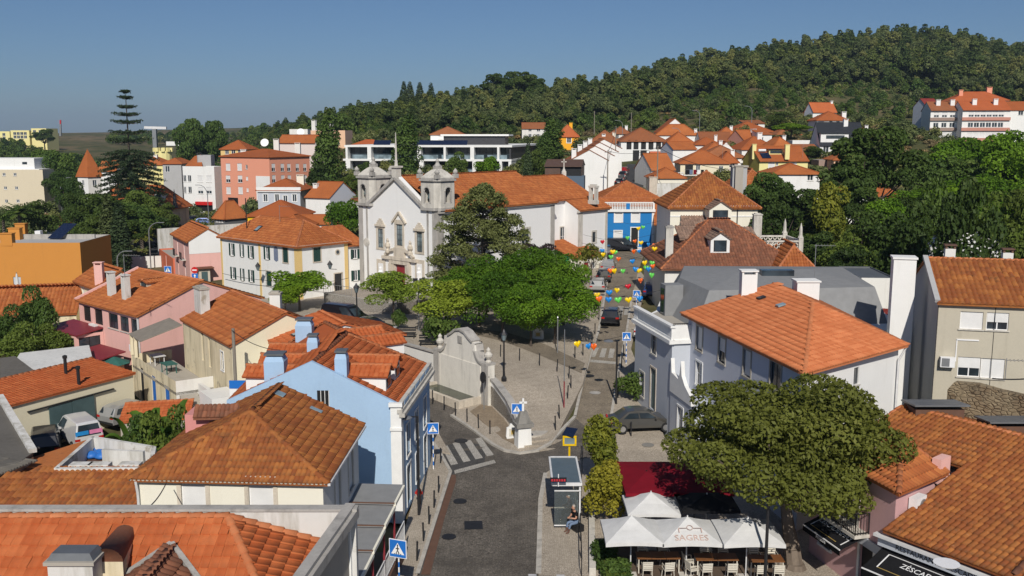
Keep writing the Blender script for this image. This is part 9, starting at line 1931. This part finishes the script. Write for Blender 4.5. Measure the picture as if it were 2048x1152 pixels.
put(('paint_black','van'),'black panel van parked across the street before the bright blue house',PH(1241,502),R(4));put(('paint_black','suv'),'black car half hidden by the church corner',PH(1210,515),R(86))
for(u,v,k,lab) in((1268,672,('paint_white','hatch'),'white car parked against the grey corner house'),(1286,592,('paint_blue','hatch'),'dark blue car parked on the right, nearest the mansard'),(1289,572,('paint_silver','hatch'),'silver car parked on the right behind the dark blue one'),(1292,556,('paint_black','hatch'),'black car parked on the right in shade'),(1296,540,('paint_grey','suv'),'dark car parked on the right near the bend'),(1300,527,('paint_black','sedan'),'black saloon parked farthest on the right')):put(k,lab,PH(u,v)+v3(.9,0,0),R(80),G1)
put(('paint_grey','sedan'),'dark grey saloon parked beside the shade tree',PH(1282,858,.1),R(8))
p=PZ(1092,1150,1.42);put(('paint_black','hatch'),'black car just entering at the bottom edge',v3(p.x,p.y-.6,0),R(88))
put(('paint_black','suv'),'black estate car parked in the garage yard',PZ(92,905,.2),R(115))
p=PZ(160,885,.2);o=put(('paint_white','van'),'white van with blue and pink lettering in the garage yard',p,R(130));
for nm,mt,y0 in(('blue_panel','van_blue',.42),('pink_panel','van_pink',-.42)):mb=MB();mb.box((-2.19,y0,1.05),(.05,.78,.62));mb.build(nm,mt,o,False,False)
put(('paint_silver','hatch'),'pale car behind the white van in the garage yard',PZ(262,842,.2),R(60))
put(('paint_black','van'),'black people carrier by the white terrace wall',pz3(690,648),R(-30));put(('paint_black','sedan'),'black saloon right of the people carrier',pz3(742,668),R(-25))
for(u,v,k,lab,an) in((403,428,('paint_black','suv'),'black car before the white corner block',5),(393,443,('paint_grey','sedan'),'dark car in the left car park, upper',60),(411,449,('paint_blue','hatch'),'dark car in the left car park, lower',10),(1249,347,('paint_red','hatch'),'red car highest in the row on the steep street',75),(1247,355,('paint_black','hatch'),'second car in the row on the steep street',75),(1244,363,('paint_grey','hatch'),'third car in the row on the steep street',75),(1240,370,('paint_black','sedan'),'lowest car in the row on the steep street',75)):put(k,lab,PH(u,v),R(an))
# ---------------------------------------------------------------- overhead cables, aerials
def cable(lab,pts,r_=.018,sag=.5):
 P=[]
 for a,b_ in zip(pts[:-1],pts[1:]):
  a,b_=Vector(a),Vector(b_)
  P+=[a.lerp(b_,i/8)-v3(0,0,sag*4*(i/8)*(1-i/8)) for i in range(8)]
 P.append(Vector(pts[-1]));mb=MB();mb.path(P,r_,4);tag(mb.build('overhead_cable','metal_dark'),lab,'cable')
cable('thin black cable from the parapet up to the brown hip roof eave',[PY(298,1014,28.3),PY(333,965,36)],.015,.1);cable('cable from the stained house pole to the blue house',[PY(463,660,59),PY(560,700,52)],.015,.3);cable('cable between poles above the steep street',[PY(1216,302,178),PY(1316,294,172)],.03,.8);cable('cable along the white row houses',[PY(1216,302,178),PY(1232,254,205)],.03,.8);cable('cable over the yellow house to the pole',[PY(1316,294,172),PY(1480,340,150)],.03,1.0);cable('cable across the shutter house facade',[PY(445,547,114),PY(594,562,103.8),PY(697,556,108)],.02,.3);cable('twisted cable above the rubble wall',[PZ(1985,757,7.2),PZ(2060,757,7.2)],.03,.05)
def aerial(lab,p,H=2.2):
 t=thing('roof_aerial',lab,'aerial',p);mb=MB();mb.path([p,p+v3(0,0,H)],.025,5);mb.build('mast','metal_grey',t);mb=MB();mb.bar(p+v3(-.1,0,H-.1),p+v3(1.3,-.2,H-.1),.025)
 for k in range(6):c=p+v3(.1+k*.2,-.03*k,H-.1);mb.bar(c+v3(0,-.25,.12),c+v3(0,.25,-.12),.015)
 mb.build('antenna','metal_grey',t)
aerial('tall roof aerial beside the white chimney box',PY(1627,590,66),3.6);aerial('roof aerial on the pink house ridge',PY(250,556,70),1.8);aerial('small aerial on the rose house',PY(1290,370,146),2.5);aerial('aerial on the olive and yellow house',PY(1605,318,200),3.0);aerial('aerial on the cream balcony house',PY(1445,318,198),3.0);aerial('aerial above the rubble wall',PZ(2010,760,6.9),1.2);aerial('aerial on the shutter house',PY(560,448,112),2.2);aerial('aerial on the white corner block',PY(395,330,238),3.0)
# benches by the trees, wall lanterns
for(u,v,lab,rz) in((858,692,'dark bench behind the fountain, right one',.5),(812,676,'dark bench behind the fountain, left one',.5)):
 p=pz3(u,v);t=thing('park_bench',lab,'bench',p);
 for k in range(3):mb=MB();mb.box((p.x,p.y-.18+k*.18,p.z+.45),(1.7,.15,.05));mb.build('seat_slat','metal_dark',t)
 for k in range(2):mb=MB();mb.box((p.x,p.y+.28,p.z+.65+k*.2),(1.7,.04,.14));mb.build('back_slat','metal_dark',t)
 for s_ in(-.7,.7):mb=MB();mb.box((p.x+s_,p.y,p.z+.22),(.07,.5,.44));mb.build('leg','metal_dark',t)
for(u,v,Y,lab) in((516,541,107.5,'black wall lantern on the shutter house corner'),(660,538,105,'black wall lantern above the shutter house door')):
 p=PY(u,v,Y);t=thing('wall_lantern',lab,'lantern',p);mb=MB();mb.lathe(p,[(.12,0),(.28,.5)],6);mb.build('glazing','glass_pale',t);mb=MB();mb.lathe(p+v3(0,0,.5),[(.34,0),(.12,.3),(.03,.45)],6);mb.build('lantern_cap','metal_dark',t);mb=MB();mb.bar(p,p+v3(.5,1.2,-.2),.06);mb.build('bracket','metal_dark',t)
 # ---------------------------------------------------------------- thin summer haze filling the valley air
hz=MB();hz.box((0,4400,72),(21000,9600,290));ho=hz.build('haze','black');tag(ho,'thin pale blue summer haze over the whole valley','haze',kind='stuff')
hm=bpy.data.materials.new('haze_air');hm.use_nodes=True;hn=hm.node_tree.nodes;hn.clear();ov_=hn.new('ShaderNodeOutputMaterial');pv=hn.new('ShaderNodeVolumePrincipled');pv.inputs['Color'].default_value=(.60,.78,1.0,1);pv.inputs['Density'].default_value=.00012;pv.inputs['Anisotropy'].default_value=.1
hm.node_tree.links.new(pv.outputs[0],ov_.inputs['Volume']);ho.data.materials.clear();ho.data.materials.append(hm)
scene.cycles.volume_bounces=0
